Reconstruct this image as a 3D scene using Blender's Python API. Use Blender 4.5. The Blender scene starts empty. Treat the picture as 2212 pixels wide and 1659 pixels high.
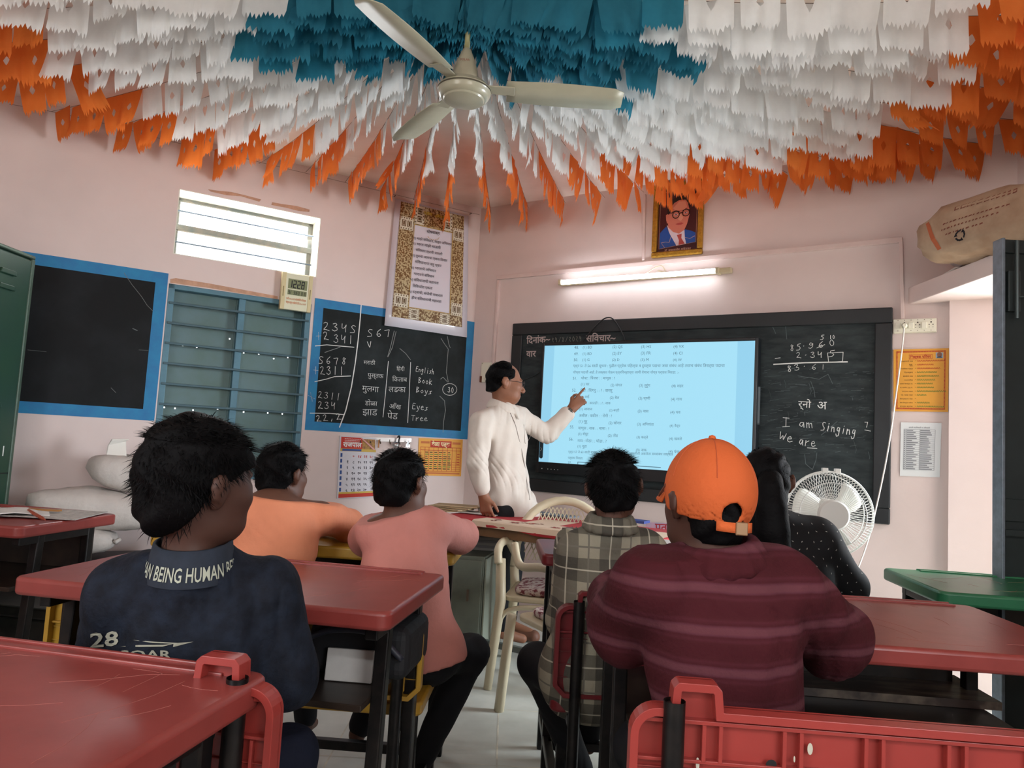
import bpy, bmesh, math, random
import numpy as np
from mathutils import Vector, Matrix
random.seed(7); rng = np.random.RandomState(7)
PI = math.pi
SC = bpy.context.scene
COL = SC.collection
# ---------------------------------------------------------------- camera
CAM = np.array((0.0, 0.0, 1.1558)); FPX = 1559.37
_p, _r = math.radians(4.71887), math.radians(3.26338)
_M = np.array([[math.cos(_r), -math.sin(_r), 0], [math.sin(_r), math.cos(_r), 0], [0, 0, 1]]) @ \
     np.array([[1, 0, 0], [0, math.sin(_p), -math.cos(_p)], [0, math.cos(_p), math.sin(_p)]])
cd = bpy.data.cameras.new('camera'); cam = bpy.data.objects.new('camera', cd); COL.objects.link(cam)
cd.sensor_width = 36; cd.lens = FPX / 2212 * 36; cd.clip_start = .02; cd.clip_end = 200
cam.matrix_world = Matrix([list(r) + [c] for r, c in zip(np.array([_M[0], -_M[1], -_M[2]]).T.tolist(), CAM)] + [[0, 0, 0, 1]])
SC.camera = cam
SC.view_settings.view_transform = 'Standard'; SC.view_settings.look = 'None'
SC.view_settings.gamma = 1; SC.view_settings.use_curve_mapping = False
SC.view_settings.exposure = 0.98
# ---------------------------------------------------------------- daylight
wd = bpy.data.worlds.new('daylight'); SC.world = wd; wd.use_nodes = True
wd.node_tree.nodes['Background'].inputs[0].default_value = (.93, .97, 1, 1)
wd.node_tree.nodes['Background'].inputs[1].default_value = 3.0
def area(name, loc, target, sx, sy, watt, col=(1, 1, 1)):
    l = bpy.data.lights.new(name, 'AREA'); l.shape = 'RECTANGLE'; l.size = sx; l.size_y = sy; l.energy = watt; l.color = col
    o = bpy.data.objects.new(name, l); COL.objects.link(o); o.location = loc
    o.rotation_euler = (Vector(target) - Vector(loc)).to_track_quat('-Z', 'Y').to_euler()
    return o
area('door_daylight', (3.7, 3.0, 1.5), (0, 2.5, .6), 1.5, 2.0, 140, (.82, .92, 1))
area('rear_fill_light', (-.3, -1.15, 2.42), (0, 3.2, 1.0), 1.2, .06, 9, (.95, .98, 1))  # added fill lamp behind the camera, no tube fixture stands there
area('side_window_daylight', (1.37, -.77, 1.6), (.4, .8, 1.7), 1.1, 1.1, 7, (.95, .98, 1))
area('rear_window_daylight', (-1.95, -.68, 1.6), (-1.1, .6, 1.7), 1.1, 1.1, 9, (.95, .98, 1))
area('vent_daylight', (-1.68, 4.72, 2.5), (-.6, 2.6, .8), 1.0, .3, 12, (.95, .98, 1))

# ---------------------------------------------------------------- materials
def lin(c):
    if isinstance(c, str): c = [int(c[i:i + 2], 16) / 255 for i in (0, 2, 4)]
    return tuple((x / 12.92 if x <= .04045 else ((x + .055) / 1.055) ** 2.4) for x in c) + (1,)
MATS = {}
def mat(name, col, rough=.6, metal=0, var=.0, vscale=6, col2=None, bump=0, bscale=60, emit=0, trans=0, alpha=1, spec=.5, coat=0, thr=(.35, .7), detail=4, sheen=0, stretch=None):
    if name in MATS: return MATS[name]
    m = bpy.data.materials.new(name); m.use_nodes = True; nt = m.node_tree; b = nt.nodes['Principled BSDF']
    N = lambda t: nt.nodes.new('ShaderNode' + t); Lk = nt.links.new
    c = lin(col); b.inputs['Base Color'].default_value = c; b.inputs['Roughness'].default_value = rough; b.inputs['Metallic'].default_value = metal
    b.inputs['Specular IOR Level'].default_value = spec; b.inputs['Coat Weight'].default_value = coat; b.inputs['Alpha'].default_value = alpha
    if sheen: b.inputs['Sheen Weight'].default_value = sheen
    if trans: b.inputs['Transmission Weight'].default_value = trans
    tc = N('TexCoord'); src = tc.outputs['Object']
    if stretch:
        mp = N('Mapping'); mp.inputs['Scale'].default_value = stretch; Lk(src, mp.inputs[0]); src = mp.outputs[0]
    if var or col2:
        n = N('TexNoise'); n.inputs['Scale'].default_value = vscale; n.inputs['Detail'].default_value = detail; n.inputs['Roughness'].default_value = .6; Lk(src, n.inputs['Vector'])
        r = N('ValToRGB'); r.color_ramp.elements[0].position = thr[0]; r.color_ramp.elements[1].position = thr[1]
        c2 = lin(col2) if col2 else tuple(x * (1 - var) for x in c[:3]) + (1,)
        r.color_ramp.elements[0].color = c; r.color_ramp.elements[1].color = c2
        Lk(n.outputs['Fac'], r.inputs[0]); Lk(r.outputs[0], b.inputs['Base Color'])
        if emit: Lk(r.outputs[0], b.inputs['Emission Color'])
    if bump:
        n2 = N('TexNoise'); n2.inputs['Scale'].default_value = bscale; n2.inputs['Detail'].default_value = 5; Lk(src, n2.inputs['Vector'])
        bp = N('Bump'); bp.inputs['Strength'].default_value = bump; bp.inputs['Distance'].default_value = .01
        Lk(n2.outputs['Fac'], bp.inputs['Height']); Lk(bp.outputs[0], b.inputs['Normal'])
    if emit:
        if emit < 3: b.inputs['Base Color'].default_value = (.005, .006, .008, 1)
        if not (var or col2): b.inputs['Emission Color'].default_value = c
        b.inputs['Emission Strength'].default_value = emit
    MATS[name] = m; return m

# ---------------------------------------------------------------- mesh builder
def rotz(a):
    c, s = math.cos(a), math.sin(a); return np.array([[c, -s, 0], [s, c, 0], [0, 0, 1.0]])
def rotx(a):
    c, s = math.cos(a), math.sin(a); return np.array([[1.0, 0, 0], [0, c, -s], [0, s, c]])
def roty(a):
    c, s = math.cos(a), math.sin(a); return np.array([[c, 0, s], [0, 1.0, 0], [-s, 0, c]])
class MB:
    def __init__(s): s.v = []; s.f = []; s.m = []; s.n = 0; s.R = np.eye(3); s.T = np.zeros(3)
    def at(s, T=(0, 0, 0), R=None): s.T = np.array(T, float); s.R = np.eye(3) if R is None else R; return s
    def add(s, v, f, mi=0):
        v = np.asarray(v, float).reshape(-1, 3) @ s.R.T + s.T
        s.v.append(v); n = s.n
        s.f += [tuple(i + n for i in q) for q in f]; s.m += [mi] * len(f); s.n += len(v); return s
    def box(s, x0, x1, y0, y1, z0, z1, mi=0):
        return s.add([(x, y, z) for x in (x0, x1) for y in (y0, y1) for z in (z0, z1)],
                     [(0, 1, 3, 2), (4, 6, 7, 5), (0, 4, 5, 1), (2, 3, 7, 6), (0, 2, 6, 4), (1, 5, 7, 3)], mi)
    def quad(s, a, b, c, d, mi=0): return s.add([a, b, c, d], [(0, 1, 2, 3)], mi)
    def rect(s, x0, x1, z0, z1, y, mi=0): return s.quad((x0, y, z0), (x1, y, z0), (x1, y, z1), (x0, y, z1), mi)
    def bar(s, a, b, w, t=None, mi=0, up=(0, 0, 1)):
        a, b = np.array(a, float), np.array(b, float); d = b - a; L = np.linalg.norm(d); d /= L; t = t or w
        u = np.cross(up, d)
        if np.linalg.norm(u) < 1e-3: u = np.cross((0, 1, 0), d)
        u /= np.linalg.norm(u); k = np.cross(d, u)
        vs = [a + d * L * i + u * w / 2 * j + k * t / 2 * l for i in (0, 1) for j in (-1, 1) for l in (-1, 1)]
        return s.add(vs, [(0, 1, 3, 2), (4, 6, 7, 5), (0, 4, 5, 1), (2, 3, 7, 6), (0, 2, 6, 4), (1, 5, 7, 3)], mi)
    def tube(s, pts, r, n=8, mi=0, caps=True, closed=False):
        P = np.array(pts, float); k = len(P); r = np.broadcast_to(np.array(r, float), (k,))
        if closed: d = np.roll(P, -1, 0) - np.roll(P, 1, 0)
        else: d = np.gradient(P, axis=0)
        d /= np.linalg.norm(d, axis=1)[:, None] + 1e-12
        u = np.cross(d[0], (0, 0, 1.0));
        if np.linalg.norm(u) < 1e-3: u = np.cross(d[0], (0, 1.0, 0))
        V = []
        for i in range(k):
            u = u - d[i] * (u @ d[i]); u /= np.linalg.norm(u) + 1e-12; w = np.cross(d[i], u)
            for j in range(n):
                a = 2 * PI * j / n; V.append(P[i] + r[i] * (math.cos(a) * u + math.sin(a) * w))
        F = []
        for i in range(k if closed else k - 1):
            i2 = (i + 1) % k
            F += [(i * n + j, i * n + (j + 1) % n, i2 * n + (j + 1) % n, i2 * n + j) for j in range(n)]
        if caps and not closed: F += [tuple(range(n))[::-1], tuple((k - 1) * n + j for j in range(n))]
        return s.add(V, F, mi)
    def lathe(s, prof, n=24, mi=0, axis='z', c=(0, 0, 0), caps=True):
        V = []
        for r, h in prof:
            for j in range(n):
                a = 2 * PI * j / n; x, y = r * math.cos(a), r * math.sin(a)
                V.append({'z': (x, y, h), 'y': (x, h, y), 'x': (h, x, y)}[axis])
        V = np.array(V) + np.array(c); k = len(prof)
        F = [(i * n + j, i * n + (j + 1) % n, (i + 1) * n + (j + 1) % n, (i + 1) * n + j) for i in range(k - 1) for j in range(n)]
        if caps: F += [tuple(range(n))[::-1], tuple((k - 1) * n + j for j in range(n))]
        return s.add(V, F, mi)
    def prism(s, pts, y0, y1, mi=0):            # outline in x,z extruded along y
        n = len(pts); V = [(x, y0, z) for x, z in pts] + [(x, y1, z) for x, z in pts]
        return s.add(V, [tuple(range(n)), tuple(range(2 * n - 1, n - 1, -1))] + [(i, i + n, (i + 1) % n + n, (i + 1) % n) for i in range(n)], mi)
    def poly(s, pts, y, mi=0): return s.add([(x, y, z) for x, z in pts], [tuple(range(len(pts)))], mi)
    def disc(s, cx, cz, rx, rz, y, mi=0, n=20, a0=0, a1=2 * PI): return s.poly([(cx + rx * math.cos(a0 + (a1 - a0) * i / n), cz + rz * math.sin(a0 + (a1 - a0) * i / n)) for i in range(n + (a1 - a0 < 6.2))], y, mi)
    def line(s, pts, w, y, mi=0):               # flat stroke in the x,z plane
        for a, b in zip(pts[:-1], pts[1:]):
            dx, dz = b[0] - a[0], b[1] - a[1]; L = math.hypot(dx, dz) or 1e-9; ux, uz = dx / L * w / 2, dz / L * w / 2
            s.poly([(a[0] - ux + uz, a[1] - uz - ux), (b[0] + ux + uz, b[1] + uz - ux), (b[0] + ux - uz, b[1] + uz + ux), (a[0] - ux - uz, a[1] - uz + ux)], y, mi)
        return s
    def text(s, body, x, z, size, y=0, mi=0, align='LEFT', width=None, off=0, slant=0):
        v, f = text_mesh(body, off)
        if len(v) == 0: return s
        v = v.copy() * size
        if width: v[:, 0] *= width / max(1e-6, v[:, 0].max() - min(0, v[:, 0].min()))
        w = v[:, 0].max()
        if align == 'CENTER': v[:, 0] -= w / 2
        if align == 'RIGHT': v[:, 0] -= w
        V = np.stack([v[:, 0] + x + v[:, 1] * slant, np.full(len(v), y), v[:, 1] + z], 1)
        return s.add(V, f, mi)
    def build(s, name, mats, parent=None, smooth=0, bevel=0, seg=2, sub=0, solid=0):
        me = bpy.data.meshes.new(name); V = np.concatenate(s.v) if s.v else np.zeros((0, 3))
        me.from_pydata(V.tolist(), [], s.f)
        if not isinstance(mats, (list, tuple)): mats = [mats]
        for m in mats: me.materials.append(m)
        if len(mats) > 1: me.polygons.foreach_set('material_index', s.m)
        if smooth:
            me.polygons.foreach_set('use_smooth', [True] * len(me.polygons))
            if smooth > 1: me.set_sharp_from_angle(angle=math.radians(smooth))
        o = bpy.data.objects.new(name, me); COL.objects.link(o)
        if parent: o.parent = parent
        if solid: q = o.modifiers.new('solid', 'SOLIDIFY'); q.thickness = solid; q.offset = 0
        if bevel: q = o.modifiers.new('bevel', 'BEVEL'); q.width = bevel; q.segments = seg; q.limit_method = 'ANGLE'; q.angle_limit = .6
        if sub: q = o.modifiers.new('sub', 'SUBSURF'); q.levels = sub; q.render_levels = sub
        return o
_TM = {}
def deva(t):                                    # visual order for the short i sign, ra below as a stroke
    t = t.replace('्र', '्'); out = []
    for ch in t:
        if ch == 'ि':
            k = len(out) - 1
            while k >= 2 and out[k - 1] == '्': k -= 2
            out.insert(max(k, 0), ch)
        else: out.append(ch)
    return ''.join(out)
def text_mesh(body, off=0):
    key = (body, off)
    if key not in _TM:
        c = bpy.data.curves.new('t', 'FONT'); c.body = deva(body); c.size = 1; c.resolution_u = 2; c.offset = off
        o = bpy.data.objects.new('t', c); me = o.to_mesh()
        v = np.zeros(len(me.vertices) * 3); me.vertices.foreach_get('co', v)
        _TM[key] = (v.reshape(-1, 3)[:, :2].copy(), [tuple(p.vertices) for p in me.polygons])
        o.to_mesh_clear(); bpy.data.objects.remove(o); bpy.data.curves.remove(c)
    return _TM[key]
def tag(o, label=None, cat=None, group=None, kind=None):
    for k, val in (('label', label), ('category', cat), ('group', group), ('kind', kind)):
        if val: o[k] = val
    return o
def thing(name, label, cat, loc=(0, 0, 0), rz=0, group=None):
    o = bpy.data.objects.new(name, None); o.empty_display_size = .05; COL.objects.link(o)
    o.location = tuple(float(x) for x in loc); o.rotation_euler = (0, 0, rz); return tag(o, label, cat, group)
def copy_tree(o, parent=None):
    c = o.copy(); COL.objects.link(c)
    if parent: c.parent = parent
    for ch in list(o.children): copy_tree(ch, c)
    return c
# ---------------------------------------------------------------- survey: rays of the photograph met with real planes
def ray(x, y): return _M.T @ np.array((x - 1106, y - 829.5, FPX)) / FPX
def hz(x, y, z): r = ray(x, y); return CAM + r * ((z - CAM[2]) / r[2])
def dep(x, y, Y): r = ray(x, y); return CAM + r * (Y / r[1])
CORNER = np.array((-0.30768, 5.3340, 0.0)); CEIL = 2.912
class Wall:
    def __init__(s, P, ang): s.P = np.array(P, float); s.a = ang; s.d = np.array((math.cos(ang), math.sin(ang), 0)); s.n = np.array((math.sin(ang), -math.cos(ang), 0))
    def uv(s, x, y, off=0):
        r = ray(x, y); P0 = s.P + s.n * off; t = ((P0 - CAM) @ s.n) / (r @ s.n); q = CAM + r * t
        return float((q - s.P) @ s.d), float(q[2])
    def pt(s, u, z=0, off=0): return s.P + s.d * u + s.n * off + np.array((0, 0, z))
WB = Wall(CORNER, math.radians(90 + 58.7581681) - PI)      # back wall, u grows to the right
WL = Wall(CORNER, math.radians(90 - 59.61800315))            # left wall, u negative to the left
def wthing(W, name, label, cat, u, z, group=None, off=0): return thing(name, label, cat, W.pt(u, z, off), W.a, group)
# ================================================================ the room
M_wall = mat('pink_distemper', 'e3d1cc', .75, var=.12, vscale=1.3, bump=.12, bscale=22, thr=(.4, .75))
M_ceil = mat('ceiling_paint', 'f0e0d6', .85, var=.14, vscale=2.2, bump=.05, bscale=15, col2='d9c4b6', thr=(.45, .8))
M_floor = mat('stone_floor', 'cbccc4', .4, var=.25, vscale=3.5, bump=.06, bscale=25, col2='b4b6ae')
M_white = mat('white_reveal', 'ece8dc', .7, var=.08, vscale=5)
H_R1 = WB.pt(3.33); H_L1 = WL.pt(-3.1)
H_R2 = np.array((2.50, .25, 0)); H_R3 = np.array((-.3, -1.45, 0)); H_L2 = np.array((-3.0, .3, 0))
HEX = [CORNER, H_R1, H_R2, H_R3, H_L2, H_L1]
def struct(o): o['kind'] = 'structure'; return o
b = MB(); b.add([tuple(p[:2]) + (0,) for p in HEX], [tuple(range(6))[::-1]]); b.add([tuple(p[:2]) + (-.12,) for p in HEX], [tuple(range(6))])
flo = struct(b.build('floor', M_floor))
b = MB()
for k in range(-6, 8):
    x = k * .6 + .02; b.add([(x, .2, .0006), (x + .006, .2, .0006), (x + .006, 4.4, .0006), (x, 4.4, .0006)], [(0, 1, 2, 3)]); 
for k in range(8): y = .5 + k * .55; b.add([(-2.9, y, .0005), (2.4, y, .0005), (2.4, y + .005, .0005), (-2.9, y + .005, .0005)], [(0, 1, 2, 3)])
struct(b.build('floor_joint', mat('floor_joint', 'ddd6c4', .8, var=.4, vscale=9, col2='a8a69c'), flo))
b = MB(); b.add([tuple(p[:2]) + (CEIL,) for p in HEX], [tuple(range(6))]); b.add([tuple(p[:2]) + (CEIL + .15,) for p in HEX], [tuple(range(6))[::-1]])
struct(b.build('ceiling', M_ceil))
def wall_mesh(name, L0, L1, holes, W, th=.23, m=None):
    """vertical wall in its own frame, boxes around the rectangular openings"""
    b = MB(); xs = sorted({L0, L1} | {h[0] for h in holes} | {h[1] for h in holes}); zs = sorted({0, CEIL + .1} | {h[2] for h in holes} | {h[3] for h in holes})
    for x0, x1 in zip(xs[:-1], xs[1:]):
        run = None
        for z0, z1 in list(zip(zs[:-1], zs[1:])) + [(None, None)]:
            solid = z0 is not None and not any(h[0] <= x0 and x1 <= h[1] and h[2] <= z0 and z1 <= h[3] for h in holes)
            if solid: run = [z0, z1] if run is None else [run[0], z1]
            elif run: b.box(x0, x1, 0, th, run[0], run[1]); run = None
    o = b.build(name, m or M_wall); o.location = W.P; o.rotation_euler = (0, 0, W.a); return struct(o)
def uvbox(W, tl, br, off=0):
    a = W.uv(*tl, off); c = W.uv(*br, off); return a[0], c[0], c[1], a[1]
vL, vT = WL.uv(387, 407); vR = WL.uv(690, 520)[0]; vB = WL.uv(371, 548)[1]
sL, sT = WL.uv(365, 612); sR = WL.uv(665, 760)[0]; sB = .84
wall_mesh('wall_left', -3.1, 0, [(vL, vR, vB, vT), (sL, sR, sB, sT)], WL)
wall_mesh('wall_back', 0, 3.33, [], WB)
def wall_between(name, A, B, holes=()):        # A left, B right as seen from inside
    d = B - A; W = Wall(A, math.atan2(d[1], d[0])); return wall_mesh(name, 0, float(np.linalg.norm(d)), list(holes), W), W
_, WR = wall_between('wall_right', H_R1, H_R2, [(.12, .98, 0, 2.0)])
_, WRR = wall_between('wall_rear_right', H_R2, H_R3, [(.9, 2.1, 1.0, 2.2)])
_, WRL = wall_between('wall_rear_left', H_R3, H_L2, [(1.2, 2.4, 1.0, 2.2)])
_, WS = wall_between('wall_side_left', H_L2, H_L1, [])
# pilaster right of the posters and the concrete loft over the doorway
u0, _z = WB.uv(2050, 850, .05)
slz0 = WB.uv(1968, 657)[1]; slz1 = WB.uv(1957, 622)[1]; slu = WB.uv(1962, 640)[0]
b = MB(); b.box(u0, 3.33, -.05, 0, 0, slz0)
o = b.build('trim_1', M_wall); o.location = WB.P; o.rotation_euler = (0, 0, WB.a); struct(o)
q0 = WB.pt(slu); dR = (H_R2 - H_R1) / np.linalg.norm(H_R2 - H_R1)
def hexslab(P0, z0, z1, L, name):
    A = [P0, H_R1, H_R1 + dR * L, P0 + dR * L]
    b = MB(); b.add([(p[0], p[1], z0) for p in A] + [(p[0], p[1], z1) for p in A], [(0, 1, 2, 3), (7, 6, 5, 4), (0, 4, 5, 1), (1, 5, 6, 2), (2, 6, 7, 3), (3, 7, 4, 0)])
    return struct(b.build(name, M_wall, bevel=.004))
hexslab(q0, slz0, slz1, 2.6, 'trim_2')
print('slab', q0, slz0, slz1, 'vent', vL, vR, vB, vT, 'shut', sL, sR, sT, 'pil', u0)
# outdoor ground, sun-bleached
M_ground = mat('dry_ground', 'c9b89c', .9, var=.2, vscale=2, bump=.2, bscale=10)
b = MB(); b.add([(-25, -25, -.14), (25, -25, -.14), (25, 25, -.14), (-25, 25, -.14)], [(0, 1, 2, 3)])
struct(tag(b.build('ground', M_ground)))
# white-painted plaster reveals of the ventilator (upper window) and its rusty frame
M_rust = mat('weathered_window_iron', '6f7672', .7, .3, var=.4, vscale=20, col2='8a8276')
M_glass = mat('dirty_glass', 'f4f6f4', .25, trans=0, alpha=.22)
b = MB()
for a in ((vL, vL + .006, 0, .2, vB, vT), (vR - .006, vR, 0, .2, vB, vT), (vL, vR, 0, .2, vT - .006, vT), (vL, vR, 0, .2, vB, vB + .006)): b.box(*a)
o = b.build('window_1', M_white); o.location = WL.P; o.rotation_euler = (0, 0, WL.a); struct(o); win1 = o
b = MB(); fy = .17; zm = vB + (vT - vB) * .52
for a in ((vL, vL + .03, fy, fy + .025, vB, vT), (vR - .035, vR, fy, fy + .025, vB, vT), (vL, vR, fy, fy + .025, vT - .025, vT), (vL, vR, fy, fy + .025, vB, vB + .02), (vL, vR, fy - .01, fy + .03, zm - .018, zm + .018)): b.box(*a)
struct(b.build('window_frame', M_rust, win1, bevel=.002))
for k in (.27, .76):
    z = vB + (vT - vB) * k; b = MB(); b.tube([(vL, fy - .03, z), (vR, fy - .03, z)], .005, 8); struct(b.build('window_bar', mat('iron_bar', '5e6a78', .5, .6), win1, smooth=1))
for z0, z1 in ((vB, zm), (zm, vT)):
    b = MB(); b.box(vL + .02, vR - .02, fy + .01, fy + .013, z0 + .01, z1 - .01); struct(b.build('window_pane', M_glass, win1))
# torn paper left on the glass
b = MB(); w0 = vL + (vR - vL) * .36; z = zm + .03
b.poly([(w0, z), (w0 + .05, z + .0), (w0 + .045, z + .06), (w0 + .03, z + .08), (w0 + .055, z + .13), (w0 + .0, z + .14), (w0 + .02, z + .085), (w0 - .002, z + .05)], fy + .005)
struct(b.build('window_paper', mat('faded_paper', 'dfe3da', .9), win1))
# lower window: closed steel shutters with punched holes behind guard bars
M_shut = mat('shutter_paint', '5d777b', .42, .15, var=.22, vscale=4, col2='516a62', bump=.05, bscale=8)
M_bar = mat('guard_bar_paint', '46616a', .45, .3, var=.2, vscale=12)
M_frm = mat('window_frame_paint', '5b8596', .5, .1, var=.25, vscale=9)
b = MB(); sw = sR - sL; sm = sL + sw * .5
for a in ((sL, sL + .035, .0, .07, sB, sT), (sR - .035, sR, .0, .07, sB, sT), (sL, sR, .0, .07, sT - .03, sT), (sL, sR, .0, .07, sB, sB + .03), (sm - .02, sm + .02, .02, .07, sB, sT)): b.box(*a)
o = b.build('window_2', M_frm, bevel=.003); o.location = WL.P; o.rotation_euler = (0, 0, WL.a); struct(o); win2 = o
nb = 9
for i in range(nb):
    z = sT - .115 - i * (sT - sB - .06) / nb; b = MB(); b.box(sL + .01, sR - .01, -.006, .012, z - .007, z + .007); struct(b.build('guard_bar', M_bar, win2, bevel=.002))
def shutter(x0, x1, holes, ang, hinge, y=.085):
    b = MB(); hs = [(hx - .004, hx + .004, hzz - .004, hzz + .004) for hx, hzz in holes]
    xs = sorted({x0, x1} | {h[0] for h in hs} | {h[1] for h in hs}); zs = sorted({sB + .01, sT - .01} | {h[2] for h in hs} | {h[3] for h in hs})
    for a, c in zip(xs[:-1], xs[1:]):
        for d, e in zip(zs[:-1], zs[1:]):
            if not any(h[0] <= a and c <= h[1] and h[2] <= d and e <= h[3] for h in hs):
                b.quad((a - hinge, 0, d), (c - hinge, 0, d), (c - hinge, 0, e), (a - hinge, 0, e))
    o = b.build('shutter', M_shut, win2, solid=.002); o.location = (hinge, y, 0); o.rotation_euler = (0, 0, ang); struct(o)
    b = MB()
    for xx in (x0, x1): b.box(xx - hinge - .012, xx - hinge + .012, -.014, -.001, sB + .01, sT - .01)
    struct(b.build('shutter_stile', M_shut, o, bevel=.002))
def huv(l): return [WL.uv(x, y, -.085) for x, y in l]
shutter(sL + .03, sm - .015, huv([(374, 630), (460, 637), (481, 640), (365, 727), (364, 744), (395, 746), (425, 750), (496, 732), (355, 880), (378, 882), (417, 886), (470, 883)]), 0, sL + .03)
shutter(sm + .018, sR - .03, huv([(529, 650), (524, 763), (557, 765), (590, 775), (621, 772), (508, 862), (524, 890), (577, 892), (609, 894)]), math.radians(5), sR - .03)
# peeling patches above the windows
M_patch = mat('bare_plaster', 'cfa388', .9, var=.3, vscale=20)
b = MB()
def wpoly(b, W, pts, y=-.002, mi=0): b.poly([W.uv(*p) for p in pts], y, mi)
wpoly(b, WL, [(449, 409), (455, 414), (490, 422), (520, 424), (560, 436), (564, 431), (530, 422), (500, 415), (470, 412)])
wpoly(b, WL, [(588, 437), (586, 443), (618, 449), (645, 456), (668, 458), (669, 453), (640, 445), (610, 441)])
wpoly(b, WL, [(368, 603), (380, 601), (450, 612), (520, 625), (600, 640), (600, 646), (520, 634), (450, 622), (368, 611)])
o = b.build('trim_3', M_patch); o.location = WL.P; o.rotation_euler = (0, 0, WL.a); struct(o)
# open steel door leaf with a tower bolt, hinged in the right wall's doorway
M_door = mat('dark_door_steel', '2b3434', .5, .4, var=.3, vscale=5, bump=.05, bscale=20)
M_doore = mat('lit_edge_steel', '76808a', .5, .5, var=.3, vscale=30)  # paler copy of the door steel, daylight on the edge painted in
zt = dep(2155, 518, 2.62)
dx0 = dep(2153, 900, 2.62)[0]; zb = .02
b = MB(); b.box(dx0 + .012, 2.50, 0, .02, zb, zt[2]); b.box(dx0 + .012, 2.5, -.012, 0, zb, zb + .08); b.box(dx0 + .012, 2.5, -.012, 0, zt[2] - .05, zt[2]); b.box(dx0 + .012, 2.5, -.012, 0, .98, 1.06); b.box(2.42, 2.5, -.012, 0, zb, zt[2])
door = struct(b.build('door_1', M_door, bevel=.002)); door.location = (0, 2.62, 0)
b = MB(); b.box(dx0, dx0 + .012, -.03, .025, zb, zt[2]); struct(b.build('door_edge', M_doore, door, bevel=.003))
b = MB(); b.box(dx0 + .03, dx0 + .075, -.02, -.0, zt[2] - .27, zt[2] - .12); b.tube([(dx0 + .05, -.035, zt[2] - .3), (dx0 + .05, -.035, zt[2] - .01)], .008); b.tube([(dx0 + .05, -.035, zt[2] - .22), (dx0 + .09, -.05, zt[2] - .22)], .005)
struct(b.build('door_bolt', mat('bolt_steel', '4c5454', .4, .7), door, bevel=.001))
b = MB(); b.prism([(dx0 + .012, .95), (dx0 + .012, .93), (2.42, .93), (2.42, .97)], -.03, -.012)
struct(b.build('door_rail', M_door, door))
# ================================================================ things on the walls
M_chalk = mat('chalk', 'e4e6e2', .95)
M_chalkfaint = mat('faint_chalk', '6f7573', .95)
M_blue = mat('blue_border_paint', '1f83b4', .6, var=.18, vscale=10, col2='2270a8')
M_slate = mat('slate_paint', '17191b', .75, spec=.25, var=.1, vscale=3, col2='24272a', thr=(.45, .75), bump=.05, bscale=12)
M_slate2 = mat('green_slate_paint', '1b2021', .75, spec=.25, col2='2c3335', vscale=5, thr=(.42, .75), bump=.04, bscale=9)
M_ink = mat('black_ink', '26262c', .8); M_red = mat('red_print', 'c23a2c', .7); M_greenink = mat('green_ink', '4f8a3a', .8)
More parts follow.
